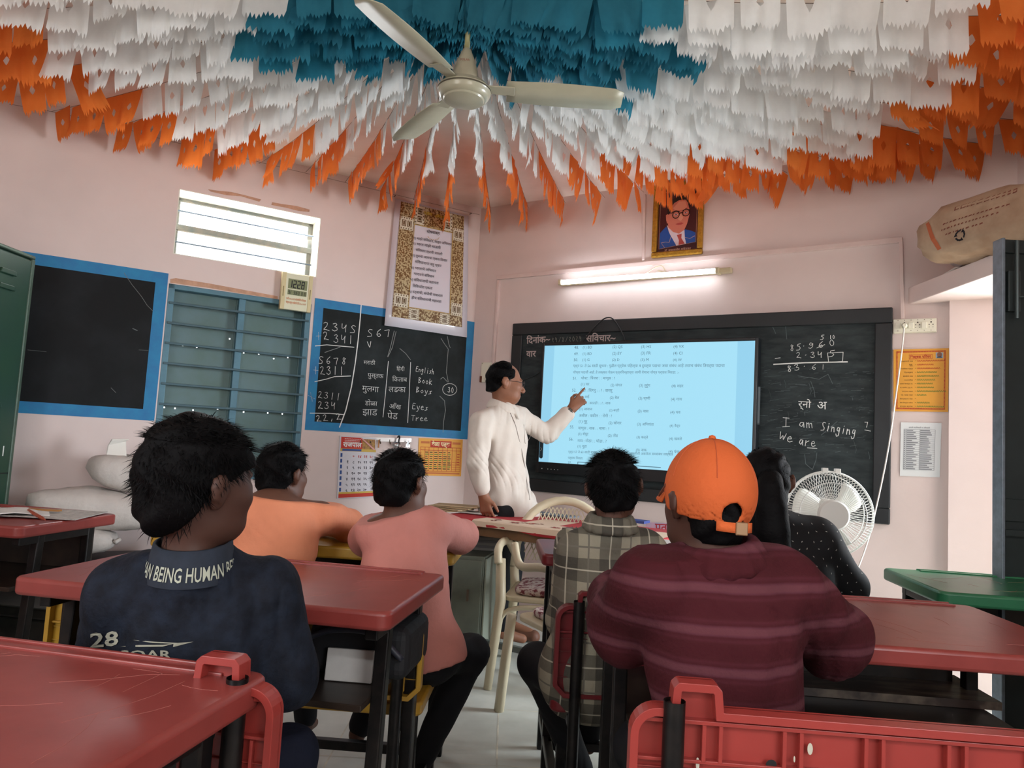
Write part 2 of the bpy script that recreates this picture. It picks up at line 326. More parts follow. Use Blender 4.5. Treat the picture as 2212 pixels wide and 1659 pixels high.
# single-stroke handwriting: each glyph is a list of polylines on a 0..1 grid
GL = {'0': 'gcabdfhjkig', '1': 'AkBk', }
ST = {
 '0': [[(.5, 1), (.2, .8), (.15, .4), (.4, 0), (.75, .15), (.85, .6), (.5, 1)]],
 '1': [[(.5, 1), (.45, 0)]],
 '2': [[(.1, .85), (.35, 1), (.65, .9), (.6, .6), (.1, .05), (.4, .1), (.95, 0)]],
 '3': [[(.15, .9), (.5, 1), (.75, .85), (.35, .55), (.75, .45), (.8, .15), (.4, 0), (.05, .15)]],
 '4': [[(.15, 1), (.15, .45), (.5, .5), (.8, .95), (.7, .5), (.72, 0)]],
 '5': [[(.9, 1), (.35, .95), (.25, .65), (.6, .6), (.8, .3), (.5, .02), (0, 0)]],
 'S': [[(.85, .9), (.5, 1), (.25, .8), (.4, .55), (.75, .35), (.7, .05), (.1, 0)]],
 '6': [[(.75, 1), (.3, .65), (.15, .25), (.45, 0), (.75, .2), (.6, .45), (.2, .3)]],
 '7': [[(.05, .85), (.8, .95), (.6, .5), (.5, 0)]],
 '8': [[(.75, .85), (.45, 1), (.3, .8), (.7, .3), (.5, 0), (.2, .2), (.5, .55), (.75, .85)]],
 '9': [[(.75, .8), (.4, 1), (.2, .7), (.5, .5), (.75, .85), (.7, .3), (.4, 0), (.1, .1)]],
 '+': [[(.5, .95), (.45, .05)], [(.05, .5), (.95, .5)]], '-': [[(0, .5), (1, .52)]], '.': [[(.45, .45), (.55, .5)]], ',': [[(.5, .2), (.35, -.15)]],
 'x': [[(.1, .9), (.9, .1)], [(.2, 0), (.8, 1)]],
 'I': [[(.1, 1), (.9, .97)], [(.5, 1), (.45, 0)], [(.05, .0), (.95, .05)]],
 'E': [[(.8, .95), (.2, 1), (.1, .55), (.6, .6)], [(.1, .55), (.1, 0), (.85, .05)]],
 'B': [[(.15, 1), (.15, 0)], [(.15, 1), (.7, .85), (.2, .55), (.85, .3), (.15, 0)]],
 'T': [[(.05, .95), (.95, .95)], [(.5, .95), (.45, 0)]],
 'W': [[(.05, 1), (.15, .1), (.5, .7), (.65, .1), (.95, .9)]],
 'a': [[(.75, .6), (.3, .65), (.15, .25), (.5, .05), (.75, .6), (.8, 0)]],
 'e': [[(.15, .35), (.75, .45), (.55, .7), (.2, .5), (.2, .15), (.5, 0), (.9, .15)]],
 'g': [[(.75, .6), (.3, .65), (.2, .25), (.6, .2), (.75, .6), (.7, -.3), (.3, -.45), (.1, -.2)]],
 'h': [[(.2, 1), (.15, 0)], [(.18, .4), (.6, .6), (.8, .0)]], 'i': [[(.5, .6), (.45, 0)], [(.5, .85), (.52, .9)]],
 'k': [[(.2, 1), (.15, 0)], [(.8, .65), (.2, .3), (.9, 0)]], 'l': [[(.5, 1), (.45, 0)]],
 'm': [[(.05, .6), (.1, 0)], [(.1, .45), (.35, .6), (.45, 0)], [(.45, .45), (.75, .6), (.85, 0)]],
 'n': [[(.15, .6), (.15, 0)], [(.15, .4), (.6, .6), (.75, 0)]], 'o': [[(.5, .6), (.15, .3), (.5, 0), (.85, .3), (.5, .6)]],
 'r': [[(.2, .6), (.2, 0)], [(.2, .35), (.75, .6)]], 's': [[(.8, .6), (.3, .5), (.75, .15), (.1, 0)]],
 'u': [[(.15, .6), (.3, .05), (.7, .1), (.75, .6), (.85, 0)]], 'v': [[(.1, .6), (.4, 0), (.85, .6)]], 'y': [[(.15, .6), (.45, .15)], [(.85, .6), (.4, -.35), (.1, -.3)]],
 '/': [[(.8, 1), (.2, 0)]], '\u0967': [[(.35, .5), (.2, .75), (.5, .95), (.7, .7), (.45, .45), (.7, 0)]],
 '\u096b': [[(.15, 1), (.15, .6), (.5, .5), (.65, .75), (.45, .9), (.65, .5), (.65, 0)]], '\u096a': [[(.1, 1), (.8, .2), (.5, 0), (.2, .2), (.85, 1)]], '\u0968': [[(.2, .9), (.6, .95), (.65, .6), (.2, .4), (.45, .2), (.8, 0)]],
}
def hand(b, W, txt, p0, p1, h, w=.0035, y=-.004, gap=.25, mi=0):
    """chalk handwriting running from pixel p0 to p1 along the wall surface, h = letter height in pixels at p0"""
    a = np.array(W.uv(*p0)); c = np.array(W.uv(*p1)); hh = abs(W.uv(p0[0], p0[1] - h)[1] - a[1]); n = len(txt)
    d = c - a; L = np.linalg.norm(d); d /= L; cell = L / n; nrm = np.array((-d[1], d[0]))
    for i, ch in enumerate(txt):
        for s in ST.get(ch, []):
            P = [a + d * (i + .5 * gap + x * (1 - gap)) * cell + nrm * (z + random.uniform(-.03, .03)) * hh for x, z in s]
            if len(P) > 2:
                Q = [P[0]]
                for k in range(1, len(P) - 1):
                    A, B, C_ = P[k - 1], P[k], P[k + 1]; Q += [B + (A - B) * .3, B + (C_ - B) * .0 + (A + C_ - 2 * B) * .06, B + (C_ - B) * .3]
                P = Q + [P[-1]]
            b.line(P, w * random.uniform(.8, 1.1), y, mi)
def chalkline(b, W, pts, w=.004, y=-.0042, mi=0): b.line([W.uv(*p) for p in pts], w, y, mi)
def dtext(b, W, s, p0, p1, y=-.004, mi=0, off=0, sc=.62):
    """printed text from baseline pixel p0 to baseline pixel p1"""
    a = np.array(W.uv(*p0)); c = np.array(W.uv(*p1)); d = c - a; L = np.linalg.norm(d); v, f = text_mesh(s, off)
    if not len(v): return
    v = v * (L / max(1e-6, v[:, 0].max())); ux = d / L; uz = np.array((-ux[1], ux[0]))
    V = a + v[:, :1] * ux + v[:, 1:] * uz; b.add(np.stack([V[:, 0], np.full(len(V), y), V[:, 1]], 1), f, mi)
def wall_obj(b, W, name, mats, parent=None, **k):
    o = b.build(name, mats, parent, **k)
    if parent is None: o.location = W.P; o.rotation_euler = (0, 0, W.a)
    return o
# ---- painted boards with blue borders (left wall)
def board(W, name, label, tl, br, bw, mslate, bottom=None):
    u0, z1 = W.uv(*tl); u1, z0 = W.uv(*br)
    b = MB(); b.box(u0 + bw, u1 - bw, -.003, 0, z0 + bw, z1 - bw)
    o = wall_obj(b, W, name, mslate); tag(o, label, 'chalkboard')
    b = MB()
    for a in ((u0, u1, -.004, 0, z1 - bw, z1), (u0, u1, -.004, 0, z0, z0 + bw), (u0, u0 + bw, -.004, 0, z0 + bw, z1 - bw), (u1 - bw, u1, -.004, 0, z0 + bw, z1 - bw)): b.box(*a)
    b.build('border', M_blue, o); return o, (u0, u1, z0, z1)
bd1, _ = board(WL, 'chalkboard', 'blank chalkboard with blue painted border beside the green steel cupboard', (30, 540), (333, 909), .065, M_slate)
b = MB(); chalkline(b, WL, [(268, 590), (285, 615), (305, 640), (318, 660), (330, 672)], .003, mi=0); chalkline(b, WL, [(287, 710), (296, 714)], .005)
chalkline(b, WL, [(240, 838), (250, 848)], .003); chalkline(b, WL, [(60, 756), (100, 760)], .002); chalkline(b, WL, [(300, 756), (320, 757)], .002)
b.build('chalk_mark', M_chalkfaint, bd1)
u0, z1 = WL.uv(681, 644); u1, _z = WL.uv(1024, 697); z0 = (WL.uv(653, 930)[1] + WL.uv(1007, 948)[1]) / 2
bd2, _ = board(WL, 'chalkboard', 'chalkboard with blue border filled with white chalk sums and words under the motto poster', (681, 644), (1009, 949), .058, M_slate2)
S5 = lambda x, y: (640 + x / 4.88, 620 + y / 4.88)
b = MB()
def H5(t, x0, y0, x1, y1, h, **k): hand(b, WL, t, S5(x0, y0), S5(x1, y1), h / 4.88, **k)
H5('234S', 265, 450, 640, 490, 85); H5('+2', 200, 560, 350, 555, 85); H5('341', 380, 585, 610, 600, 85)
H5('S678', 215, 805, 540, 820, 75); H5('+2311', 170, 920, 510, 925, 85); H5('x', 150, 1215, 210, 1180, 90); H5('2311', 215, 1165, 470, 1195, 70); H5('234', 215, 1280, 420, 1290, 75)
H5('22,2', 200, 1420, 480, 1395, 65); H5('S67', 730, 525, 1010, 525, 80); H5('v', 745, 645, 810, 635, 110)
for L in ([(200, 622), (320, 610), (450, 622), (605, 635)], [(195, 998), (320, 970), (400, 945), (570, 938)], [(145, 1330), (350, 1332), (500, 1345)]): chalkline(b, WL, [S5(*p) for p in L], .005)
chalkline(b, WL, [S5(*p) for p in [(682, 195), (672, 330), (650, 560), (620, 800), (580, 1050), (520, 1300), (455, 1475)]], .007)
for L in ([(968, 785), (940, 1100), (912, 1370)], [(1203, 795), (1190, 1100), (1172, 1430)]): chalkline(b, WL, [S5(*p) for p in L], .004)
H5('English', 1255, 890, 1450, 920, 55, w=.003, gap=.1); H5('Book', 1280, 1010, 1430, 1030, 60, w=.003, gap=.1); H5('Boys', 1255, 1110, 1430, 1135, 60, w=.003, gap=.1); H5('Eyes', 1215, 1285, 1390, 1305, 65, w=.003, gap=.1); H5('Tree', 1205, 1405, 1385, 1415, 55, w=.003, gap=.1)
H5('30', 1590, 1110, 1660, 1115, 55)
chalkline(b, WL, [S5(1615 + 75 * math.cos(t * PI / 10), 1080 + 62 * math.sin(t * PI / 10)) for t in range(21)], .003)
for t, x0, y0, x1, y1 in (('मराठी', 708, 815, 830, 820), ('पुस्तक', 750, 950, 915, 965), ('मुलगा', 690, 1095, 865, 1110), ('डोळा', 720, 1245, 850, 1255), ('झाड', 695, 1350, 850, 1355), ('हिंदी', 1055, 880, 1140, 885), ('किताब', 1010, 995, 1165, 1000), ('लडका', 970, 1105, 1150, 1110), ('आँख', 975, 1280, 1100, 1290), ('पेड', 955, 1390, 1065, 1395)):
    dtext(b, WL, t, S5(x0, y0), S5(x1, y1), off=-.012)
b.build('chalk_writing', M_chalk, bd2)
b = MB()
for L in ([(1525, 545), (1560, 600), (1600, 655), (1590, 760), (1580, 900), (1600, 1000)], [(1590, 520), (1605, 600), (1620, 640)], [(1510, 1150), (1560, 1200), (1570, 1300), (1550, 1420), (1545, 1530)], [(1090, 650), (1150, 700), (1200, 765)], [(300, 690), (400, 655), (460, 635)], [(1050, 470), (1010, 640), (965, 735)], [(1030, 465), (990, 640), (960, 735)], [(1520, 970), (1545, 950), (1590, 1000)]):
    chalkline(b, WL, [S5(*p) for p in L], .004)
b.build('crack', mat('board_crack', '8a8f8d', .95), bd2)
# ---- big wooden-framed blackboard (back wall)
fr = mat('black_frame_paint', '1c1f22', .55, var=.3, vscale=9, bump=.05, bscale=30)
M_slate3 = mat('worn_blackboard', '22282a', .75, spec=.3, col2='3f4849', vscale=6, thr=(.38, .8), bump=.05, bscale=14, stretch=(1, 1, 3.5), detail=8)
u0, z1 = WB.uv(1107.4, 698.8, .03); u1 = WB.uv(1925, 900, .03)[0]; z0 = WB.uv(1922, 1134, .03)[1]
b = MB(); b.box(u0 + .06, u1 - .06, -.018, 0, z0 + .06, z1 - .06)
bb = wall_obj(b, WB, 'blackboard', M_slate3); tag(bb, 'large black framed blackboard on the back wall behind the bright screen', 'blackboard')
b = MB(); fw = .085
for a in ((u0, u1, -.03, 0, z1 - fw, z1), (u0, u1, -.03, 0, z0, z0 + fw), (u0, u0 + fw, -.03, 0, z0 + fw, z1 - fw), (u1 - fw, u1, -.03, 0, z0 + fw, z1 - fw)): b.box(*a)
b.build('frame', fr, bb, bevel=.006)
S7 = lambda x, y: (1620 + x / 4.148, 660 + y / 4.148)
class _Wo:                                     # same wall, board surface 2 cm in front
    uv = staticmethod(lambda x, y: WB.uv(x, y, .021))
b = MB()
def H7(t, x0, y0, x1, y1, h, **k): hand(b, _Wo, t, S7(x0, y0), S7(x1, y1), h / 4.148, y=-.021, **k)
H7('85', 350, 410, 470, 395, 55); H7('.', 470, 390, 500, 385, 55); H7('9', 510, 385, 590, 380, 50); H7('6', 600, 380, 675, 375, 55); H7('0', 700, 365, 770, 360, 55)
H7('5', 625, 305, 670, 305, 40); H7('10', 710, 300, 765, 295, 30); H7('2.34', 405, 470, 660, 465, 50); H7('5', 695, 460, 775, 455, 55); H7('-', 220, 500, 280, 495, 55)
H7('83', 325, 600, 460, 575, 55); H7('.', 470, 570, 510, 565, 50); H7('6', 540, 575, 610, 575, 50, w=.002); H7('1', 640, 570, 670, 570, 40, w=.002)
for L, w in (([(215, 527), (500, 512), (870, 505)], .007), ([(600, 380), (670, 350)], .003), ([(1030, 1045), (1055, 1045), (1045, 1090)], .003), ([(1030, 1115), (1080, 1125)], .003), ([(515, 1275), (600, 1280)], .003),
             ([(695, 425), (835, 418), (830, 500), (705, 508), (695, 425)], .003)): b.line([_Wo.uv(*S7(*p)) for p in L], w, -.0212)
H7('I', 280, 1085, 370, 1085, 80); H7('am', 430, 1090, 570, 1095, 70, gap=.1); H7('Singing', 630, 1115, 950, 1165, 75, gap=.1); H7('We', 255, 1205, 385, 1230, 75, gap=.1); H7('are', 430, 1245, 590, 1270, 75, gap=.1)
dtext(b, _Wo, 'र्नो', S7(430, 910), S7(545, 918), y=-.021); dtext(b, _Wo, 'अ', S7(600, 930), S7(690, 930), y=-.021)
b.build('chalk_writing', M_chalk, bb)
S6 = lambda x, y: (1120 + x / 4.254, 700 + y / 4.254)
b = MB(); paint = mat('lettering_paint', 'b9a8a4', .8)
for t, x0, y0, x1, y1 in (('दिनांक~', 75, 180, 290, 165), ('सुविचार~', 620, 160, 890, 155), ('वार', 72, 300, 160, 298)): dtext(b, _Wo, t, S6(x0, y0), S6(x1, y1), y=-.021, off=.02)
b.build('painted_lettering', paint, bb)
ST['०'] = ST['0']; b = MB(); hand(b, _Wo, '१५/४/२०२५', S6(300, 168), S6(585, 155), 10, w=.003, y=-.021)
b.build('chalk_date', mat('dim_chalk', '8d8a80', .9), bb)
b = MB()
for i in range(210):
    x = random.uniform(60, 1120); yy = random.uniform(560, 1330); L = random.uniform(6, 90) ** 1.0
    if random.random() < .06: pts = [(x, yy), (x + L * .3, yy + L), (x + L * .2, yy + L * 1.4)]
    else: pts = [(x, yy), (x + L, yy - L * random.uniform(-.05, .25))]
    b.line([_Wo.uv(*S7(*p)) for p in pts], random.uniform(.0006, .0022), -.0205)
for L in ([(545, 680), (575, 760), (582, 820)], [(490, 1335), (500, 1420), (560, 1470), (590, 1390), (600, 1320)], [(430, 630), (620, 660), (700, 615), (740, 700)], [(780, 1040), (640, 1160)], [(130, 80), (190, 160), (230, 250)], [(310, 90), (330, 300)], [(60, 130), (130, 95)]): b.line([_Wo.uv(*S7(*p)) for p in L], .003, -.0206)
b.build('chalk_smear', mat('smeared_chalk', '596264', .95), bb)
# ---- interactive display
M_bez = mat('black_plastic', '111317', .3, spec=.5); M_scr = mat('lit_screen', 'a6e0f6', .3, emit=.51, spec=.2)
OFF = .105
ul, zt_ = WB.uv(1177, 747, OFF); ur = WB.uv(1631, 743, OFF)[0]; zb_ = WB.uv(1164, 997, OFF)[1]
scr = wthing(WB, 'interactive_display', 'large lit touch screen showing a question paper in front of the blackboard', 'display', ul, zb_)
Wd, Hd = ur - ul, zt_ - zb_; print('screen', Wd, Hd)
b = MB(); b.box(-.02, Wd + .02, -OFF + .012, -.035, -.075, Hd + .02); b.box(-.02, 0, -OFF - .004, -OFF + .012, -.075, Hd + .02); b.box(Wd, Wd + .02, -OFF - .004, -OFF + .012, -.075, Hd + .02); b.box(0, Wd, -OFF - .004, -OFF + .012, Hd, Hd + .02); b.box(0, Wd, -OFF - .004, -OFF + .012, -.075, 0)
b.build('bezel', M_bez, scr, bevel=.004)
b = MB(); b.box(Wd + .02, Wd + .032, -.085, -.075, .30, .52); b.box(Wd + .02, Wd + .032, -.085, -.075, .30, .31); b.build('side_handle', mat('grey_handle', '596064', .4, .5), scr)
b = MB(); b.box(.05, Wd - .05, -.035, -.02, .1, Hd - .1); b.build('mount', M_bez, scr)
b = MB(); b.rect(0, Wd, 0, Hd, -OFF); b.build('screen', M_scr, scr)
b = MB(); b.rect(0, .075, 0, Hd, -OFF - .0004); b.rect(Wd - .1, Wd, 0, Hd, -OFF - .0004); b.build('page_margin', mat('lit_screen_margin', '96d3ef', .3, emit=.5, spec=.2), scr)
class _Ws: uv = staticmethod(lambda x, y: (lambda q: (q[0] - ul, q[1] - zb_))(WB.uv(x, y, OFF + .0008)))
M_scrtxt = mat('screen_text', '3f6070', .5, emit=.47)
b = MB(); yo = -OFF - .0012
rows = [(('48.', 512, 228, 553), ('(1) BD', 590, 225, 675), ('(2) QS', 862, 222, 955), ('(3) HS', 1125, 220, 1218), ('(4) VX', 1423, 218, 1520)),
 (('49.', 510, 286, 550), ('(1) BD', 588, 284, 672), ('(2) EY', 860, 282, 948), ('(3) FR', 1122, 280, 1215), ('(4) CI', 1421, 280, 1505)),
 (('50.', 506, 342, 546), ('(1) G', 585, 340, 652), ('(2) D', 858, 340, 926), ('(3) M', 1119, 340, 1195), ('(4) W', 1418, 340, 1500)),
 (('प्रश्न 51 ते 56 साठी सूचना : पुढील प्रत्येक पहिल्या व दुसऱ्या पदाचा जसा संबंध आहे तसाच संबंध तिसऱ्या पदाचा', 503, 396, 1895),),
 (('चौथ्या पदाशी आहे. हे लक्षात घेऊन प्रश्नचिन्हाच्या जागी येणारा योग्य पर्याय निवडा. :-', 501, 454, 1475),),
 (('51.', 498, 510, 537), ('पोपट : पिंजरा : : माणूस : ?', 575, 508, 885)),
 (('(1) घर', 572, 564, 650), ('(2) जंगल', 845, 572, 952), ('(3) तुरुंग', 1106, 576, 1210), ('(4) शहर', 1406, 580, 1515)),
 (('52.', 491, 620, 530), ('मेंढी : शिंगरु : : ? : वासरु', 568, 622, 863)),
 (('(1) आई', 565, 678, 650), ('(2) बैल', 838, 688, 925), ('(3) प्राणी', 1100, 694, 1210), ('(4) गाय', 1399, 702, 1502)),
 (('53.', 484, 734, 523), ('स्पर्श : कातडी : : ? : नाक', 561, 736, 846)),
 (('(1) आवाज', 558, 792, 677), ('(2) सर्दी', 832, 802, 926), ('(3) वास', 1094, 812, 1194), ('(4) चव', 1394, 822, 1488)),
 (('54.', 478, 846, 515), ('अशील : वकील : : रोगी : ?', 555, 852, 858)),
 (('(1) गुरु', 552, 906, 632), ('(2) सोनार', 826, 920, 946), ('(3) अभियंता', 1088, 932, 1243), ('(4) वैद्य', 1388, 945, 1485)),
 (('55.', 471, 958, 510), ('माणूस : नाक : : मामा : ?', 549, 968, 833)),
 (('(1) शेपूट', 546, 1020, 643), ('(2) तोंड', 820, 1036, 913), ('(3) कल्ले', 1083, 1050, 1190), ('(4) खवले', 1382, 1065, 1502)),
 (('56.', 464, 1070, 503), ('गाय : गोठा : : घोडा : ?', 543, 1084, 808)),
 (('(1) गुहा', 540, 1134, 628), ('(2) तबेला', 812, 1152, 930), ('(3) नाक', 1077, 1168, 1178), ('(4) पंख', 1377, 1184, 1480)),
 (('प्रश्न 57 ते 63 साठी सूचना - पहिल्या दोन आकृत्यांचा आकृतीशी असलेला समसंबंध लक्षात', 457, 1184, 1420),),
 (('पर्याय निवडा.', 455, 1240, 592),), (('57.', 455, 1282, 485),)]
for row in rows:
    for t, x0, y0, x1 in row:
        sl = (y0 - 220) / 1060 * .062 - .012
        dtext(b, _Ws, t, S6(x0, y0), S6(x1, y0 + (x1 - x0) * sl * .6), y=yo, off=-.004)
chalkline(b, _Ws, [S6(545, 1290), S6(545, 1268), S6(1305, 1318)], .004, yo)
b.build('screen_text', M_scrtxt, scr)
b = MB(); a = _Ws.uv(1165.5, 975); b.prism([(.002, .03), (.018, .02), (.03, .03), (.03, .14), (.018, .15), (.002, .14)], yo - .001, yo); b.build('side_tab', mat('dark_tab', '28404d', .4), scr)
b = MB(); b.line([(.012, .095), (.019, .085), (.012, .075)], .003, yo - .002)
for i, x in enumerate((.03, .075, .10, .125, .15)): b.disc(x, -.045, .004 if i == 0 else .0035, .004 if i == 0 else .003, -OFF - .0048, n=8)
b.build('indicator', M_chalk, scr)
# cable loop above and stray cable at the side
M_blk = mat('black_cable', '0f1012', .5)
def wcurve(W, pts, off, r, n=6):
    """tube through pixel points at given offsets from the wall"""
    P = []
    for i, p in enumerate(pts):
        o_ = off[i] if isinstance(off, (list, tuple)) else off; u, z = W.uv(p[0], p[1], o_); P.append((u, -o_, z))
    return smooth_path(P, n), r
def smooth_path(P, n=6):
    P = [np.array(p, float) for p in P]; out = []
    for i in range(len(P) - 1):
        p0 = P[max(i - 1, 0)]; p1 = P[i]; p2 = P[i + 1]; p3 = P[min(i + 2, len(P) - 1)]
        for k in range(n):
            t = k / n; out.append(.5 * ((2 * p1) + (-p0 + p2) * t + (2 * p0 - 5 * p1 + 4 * p2 - p3) * t * t + (-p0 + 3 * p1 - 3 * p2 + p3) * t ** 3))
    out.append(P[-1]); return out
b = MB(); b.tube(wcurve(WB, [(1256, 742), (1280, 712), (1300, 692), (1313, 686), (1325, 690), (1340, 712), (1352, 738)], .06, 0)[0], .0045, 6)
o = wall_obj(b, WB, 'cable', M_blk, smooth=1); tag(o, 'black cable looping above the top edge of the lit screen', 'cable')
b = MB(); b.tube(wcurve(WB, [(1126, 822), (1140, 818), (1156, 811), (1166, 804)], .05, 0)[0], .003, 6)
o = wall_obj(b, WB, 'cable', M_blk, smooth=1); tag(o, 'short black cable sticking out left of the lit screen at the teacher’s face', 'cable')
# ---- tube light
M_tube = mat('fluorescent_tube', 'f2f8ff', .4, emit=11); M_fit = mat('lamp_fitting', 'c8bb9a', .5)
A = WB.uv(1213, 610, .06); B = WB.uv(1546, 585, .06); E1 = WB.uv(1578, 583, .06)
tl = wthing(WB, 'tube_light', 'glowing white tube light on the back wall above the blackboard', 'lamp', A[0], A[1])
L = B[0] - A[0]; dz = B[1] - A[1]
b = MB(); b.bar((-.03, -.03, -.002), (E1[0] - A[0], -.03, dz + .004), .045, .03); b.build('batten', M_fit, tl, bevel=.004)
b = MB(); b.tube([(0, -.06, 0), (L, -.06, dz)], .0155, 12); b.build('tube', M_tube, tl, smooth=1)
for x, z, nm in ((-.02, 0, 'cap'), (L, dz, 'cap')):
    b = MB(); b.box(x, x + .022, -.078, -.01, z - .018, z + .018); b.build(nm, M_fit, tl, bevel=.004)
b = MB(); b.tube(smooth_path([(.6, -.04, dz * .5 + .02), (.66, -.03, dz * .5 + .06), (.70, -.015, dz * .5 + .07), (.72, -.01, dz * .5 + .03), (.67, -.01, dz * .5 + .045)]), .003, 6); b.build('wire', M_fit, tl, smooth=1)
# ---- cable trunking
M_trunk = mat('trunking_plastic', 'e2ccc6', .6, var=.1, vscale=8)
tr = wthing(WB, 'cable_trunking', 'pink painted cable trunking running round the tube light and blackboard', 'trunking', 0, 0)
def trunk(p, q, w=.03, name='trunk_length'):
    a, c = WB.uv(*p, .012), WB.uv(*q, .012); b = MB(); b.bar((a[0], -.009, a[1]), (c[0], -.009, c[1]), w if abs(a[0] - c[0]) < .3 else .018, .018 if abs(a[0] - c[0]) < .3 else w); b.build(name, M_trunk, tr, bevel=.002)
trunk((1073, 600), (1949, 518)); trunk((1078, 606), (1066, 790)); trunk((1946, 520), (1950, 690)); trunk((1392, 420), (1390, 562), .022)
b = MB(); a, c = WB.uv(2018, 514, .005), WB.uv(2050, 513, .005); b.bar((a[0], -.006, a[1]), (a[0] + .25, -.006, a[1] + .01), .012, .025); b.build('trunk_length', M_trunk, tr)
# ---- switchboard with plug and lead
M_ivory = mat('ivory_plastic', 'e6e2cf', .4, spec=.4); M_hole = mat('socket_hole', '3a3128', .7); M_screw = mat('dark_screw', '5a4a3a', .5)
u0, z1 = WB.uv(1930, 689, .03); u1, z0 = WB.uv(2022, 716, .03); z1 = WB.uv(1930, 690, .03)[1]; z0 = WB.uv(1930, 718, .03)[1]
sb = wthing(WB, 'switchboard', 'ivory switchboard with three switches and three sockets right of the blackboard', 'switchboard', u0, z0); w, h = u1 - u0, z1 - z0
b = MB(); b.box(0, w, -.03, 0, 0, h); b.box(-.003, w + .003, -.012, 0, -.003, h + .003); b.build('plate', M_ivory, sb, bevel=.003)
for i in range(6):
    x = w * (.11 + .155 * i)
    b = MB()
    if i % 2 == 0: b.box(x - .012, x + .012, -.038, -.03, h * .25, h * .72); b.build('switch', M_ivory, sb, bevel=.002)
    else:
        for dx, dz, r in ((0, .015, .004), (-.009, .002, .003), (.009, .002, .003), (-.009, -.012, .002), (.009, -.012, .002)): b.disc(x + dx, h * .5 + dz, r, r, -.0305, n=8)
        b.build('socket', M_hole, sb)
    b = MB(); b.disc(x, h * .9, .0022, .0022, -.0305, n=6); b.disc(x, h * .1, .0022, .0022, -.0305, n=6); b.build('screw', M_screw, sb)
pu, pz = WB.uv(1954, 703, .05)
pl = wthing(WB, 'power_lead', 'white power lead plugged in the switchboard and hanging past the blackboard edge', 'cable', pu, pz)
b = MB(); b.lathe([(0, -.03), (.014, -.03), (.014, -.055), (.008, -.065), (0, -.065)], 10, axis='y', caps=False); b.build('plug', M_ivory, pl, smooth=30)
P = wcurve(WB, [(1953, 706), (1951, 730), (1946, 775), (1936, 850), (1925, 930), (1915, 990), (1905, 1040), (1893, 1095), (1880, 1150), (1864, 1200), (1845, 1246), (1825, 1280)], [.05, .055, .07, .09, .1, .11, .12, .14, .16, .19, .22, .26], 0)[0]
b = MB(); b.tube([p - np.array((pu, 0, pz)) for p in P], .0042, 6); b.build('lead', mat('white_cable', 'e9e2da', .5), pl, smooth=1)
# cracked socket plate behind the teacher's head
u0, z1 = WB.uv(1040, 783, .02); u1, z0 = WB.uv(1082, 826, .02)
so = wthing(WB, 'socket_plate', 'white socket plate on the wall behind the standing man’s head', 'socket', u0, z0)
b = MB(); b.box(0, u1 - u0, -.02, 0, 0, z1 - z0); b.build('plate', M_ivory, so, bevel=.003)
b = MB()
for x, z in ((.008, .008), (.008, z1 - z0 - .008)): b.disc(x, z, .003, .003, -.0205, n=8)
b.build('screw', M_screw, so)
b = MB(); b.box(-.004, .012, -.026, -.001, .0, .045); b.build('burn_stain', mat('burnt_plastic', '6a4030', .8), so)
# ---- framed portrait
M_gold = mat('gilt_frame', 'b98a2e', .35, .6, var=.35, vscale=60, bump=.4, bscale=150)
po = .03
u0, z1 = WB.uv(1412, 400, po); u1 = WB.uv(1521, 400, po)[0]; z0 = WB.uv(1414, 556, po)[1]
pt = wthing(WB, 'framed_portrait', 'gilt framed painted portrait of a man in glasses and a blue suit', 'picture', u0, z0)
w, h = u1 - u0, z1 - z0; f = .035
b = MB()
for a in ((0, w, -.03, 0, 0, f), (0, w, -.03, 0, h - f, h), (0, f, -.03, 0, f, h - f), (w - f, w, -.03, 0, f, h - f)): b.box(*a)
b.build('frame', M_gold, pt, bevel=.008)
S8 = lambda x, y: (f * .8 + (x - 170) / (1000 - 170) * (w - 1.6 * f), h - f * .8 - (y - 190) / (1450 - 190) * (h - 1.6 * f))
def s8(pts): return [S8(*p) for p in pts]
cols = [('portrait_ground', '42141a'), ('portrait_skin', 'cf7a66'), ('portrait_hair', '1a0f10'), ('portrait_blue', '1d4f9c'), ('portrait_white', 'd9c9d2'), ('portrait_tie', 'b44a44'), ('portrait_line', 'c9a08a'), ('portrait_skin_light', 'e09a80')]
mm = [mat(n, c, .35, spec=.5) for n, c in cols]
def art(parts, name):
    b = MB()
    for k, (mi, pts) in enumerate(parts): b.poly(s8(pts), -.0125 - .0002 * k - {'suit': .0, 'face': .003, 'caption': .0}[name], mi)
    return b
b = MB(); b.box(f * .6, w - f * .6, -.012, 0, f * .6, h - f * .6); b.build('ground', mm[0], pt)
b = art([(4, [(370, 910), (420, 960), (600, 1090), (720, 1040), (740, 1180), (760, 1310), (570, 1330), (440, 1130)]), (5, [(575, 1125), (670, 1105), (665, 1190), (735, 1305), (615, 1320), (620, 1230)]),
 (3, [(360, 935), (440, 1100), (570, 1325), (240, 1362), (232, 1060), (300, 990)]), (3, [(720, 1030), (830, 1060), (935, 1110), (940, 1290), (765, 1308), (735, 1200)]),
 (6, [(262, 1245), (350, 1235), (425, 1250), (460, 1135), (466, 1140), (432, 1256), (350, 1241), (270, 1252), (345, 1345), (337, 1348)]), (6, [(735, 1180), (830, 1215), (925, 1170), (925, 1178), (832, 1222), (735, 1187)])], 'suit')
b.build('painted_suit', mm, pt)
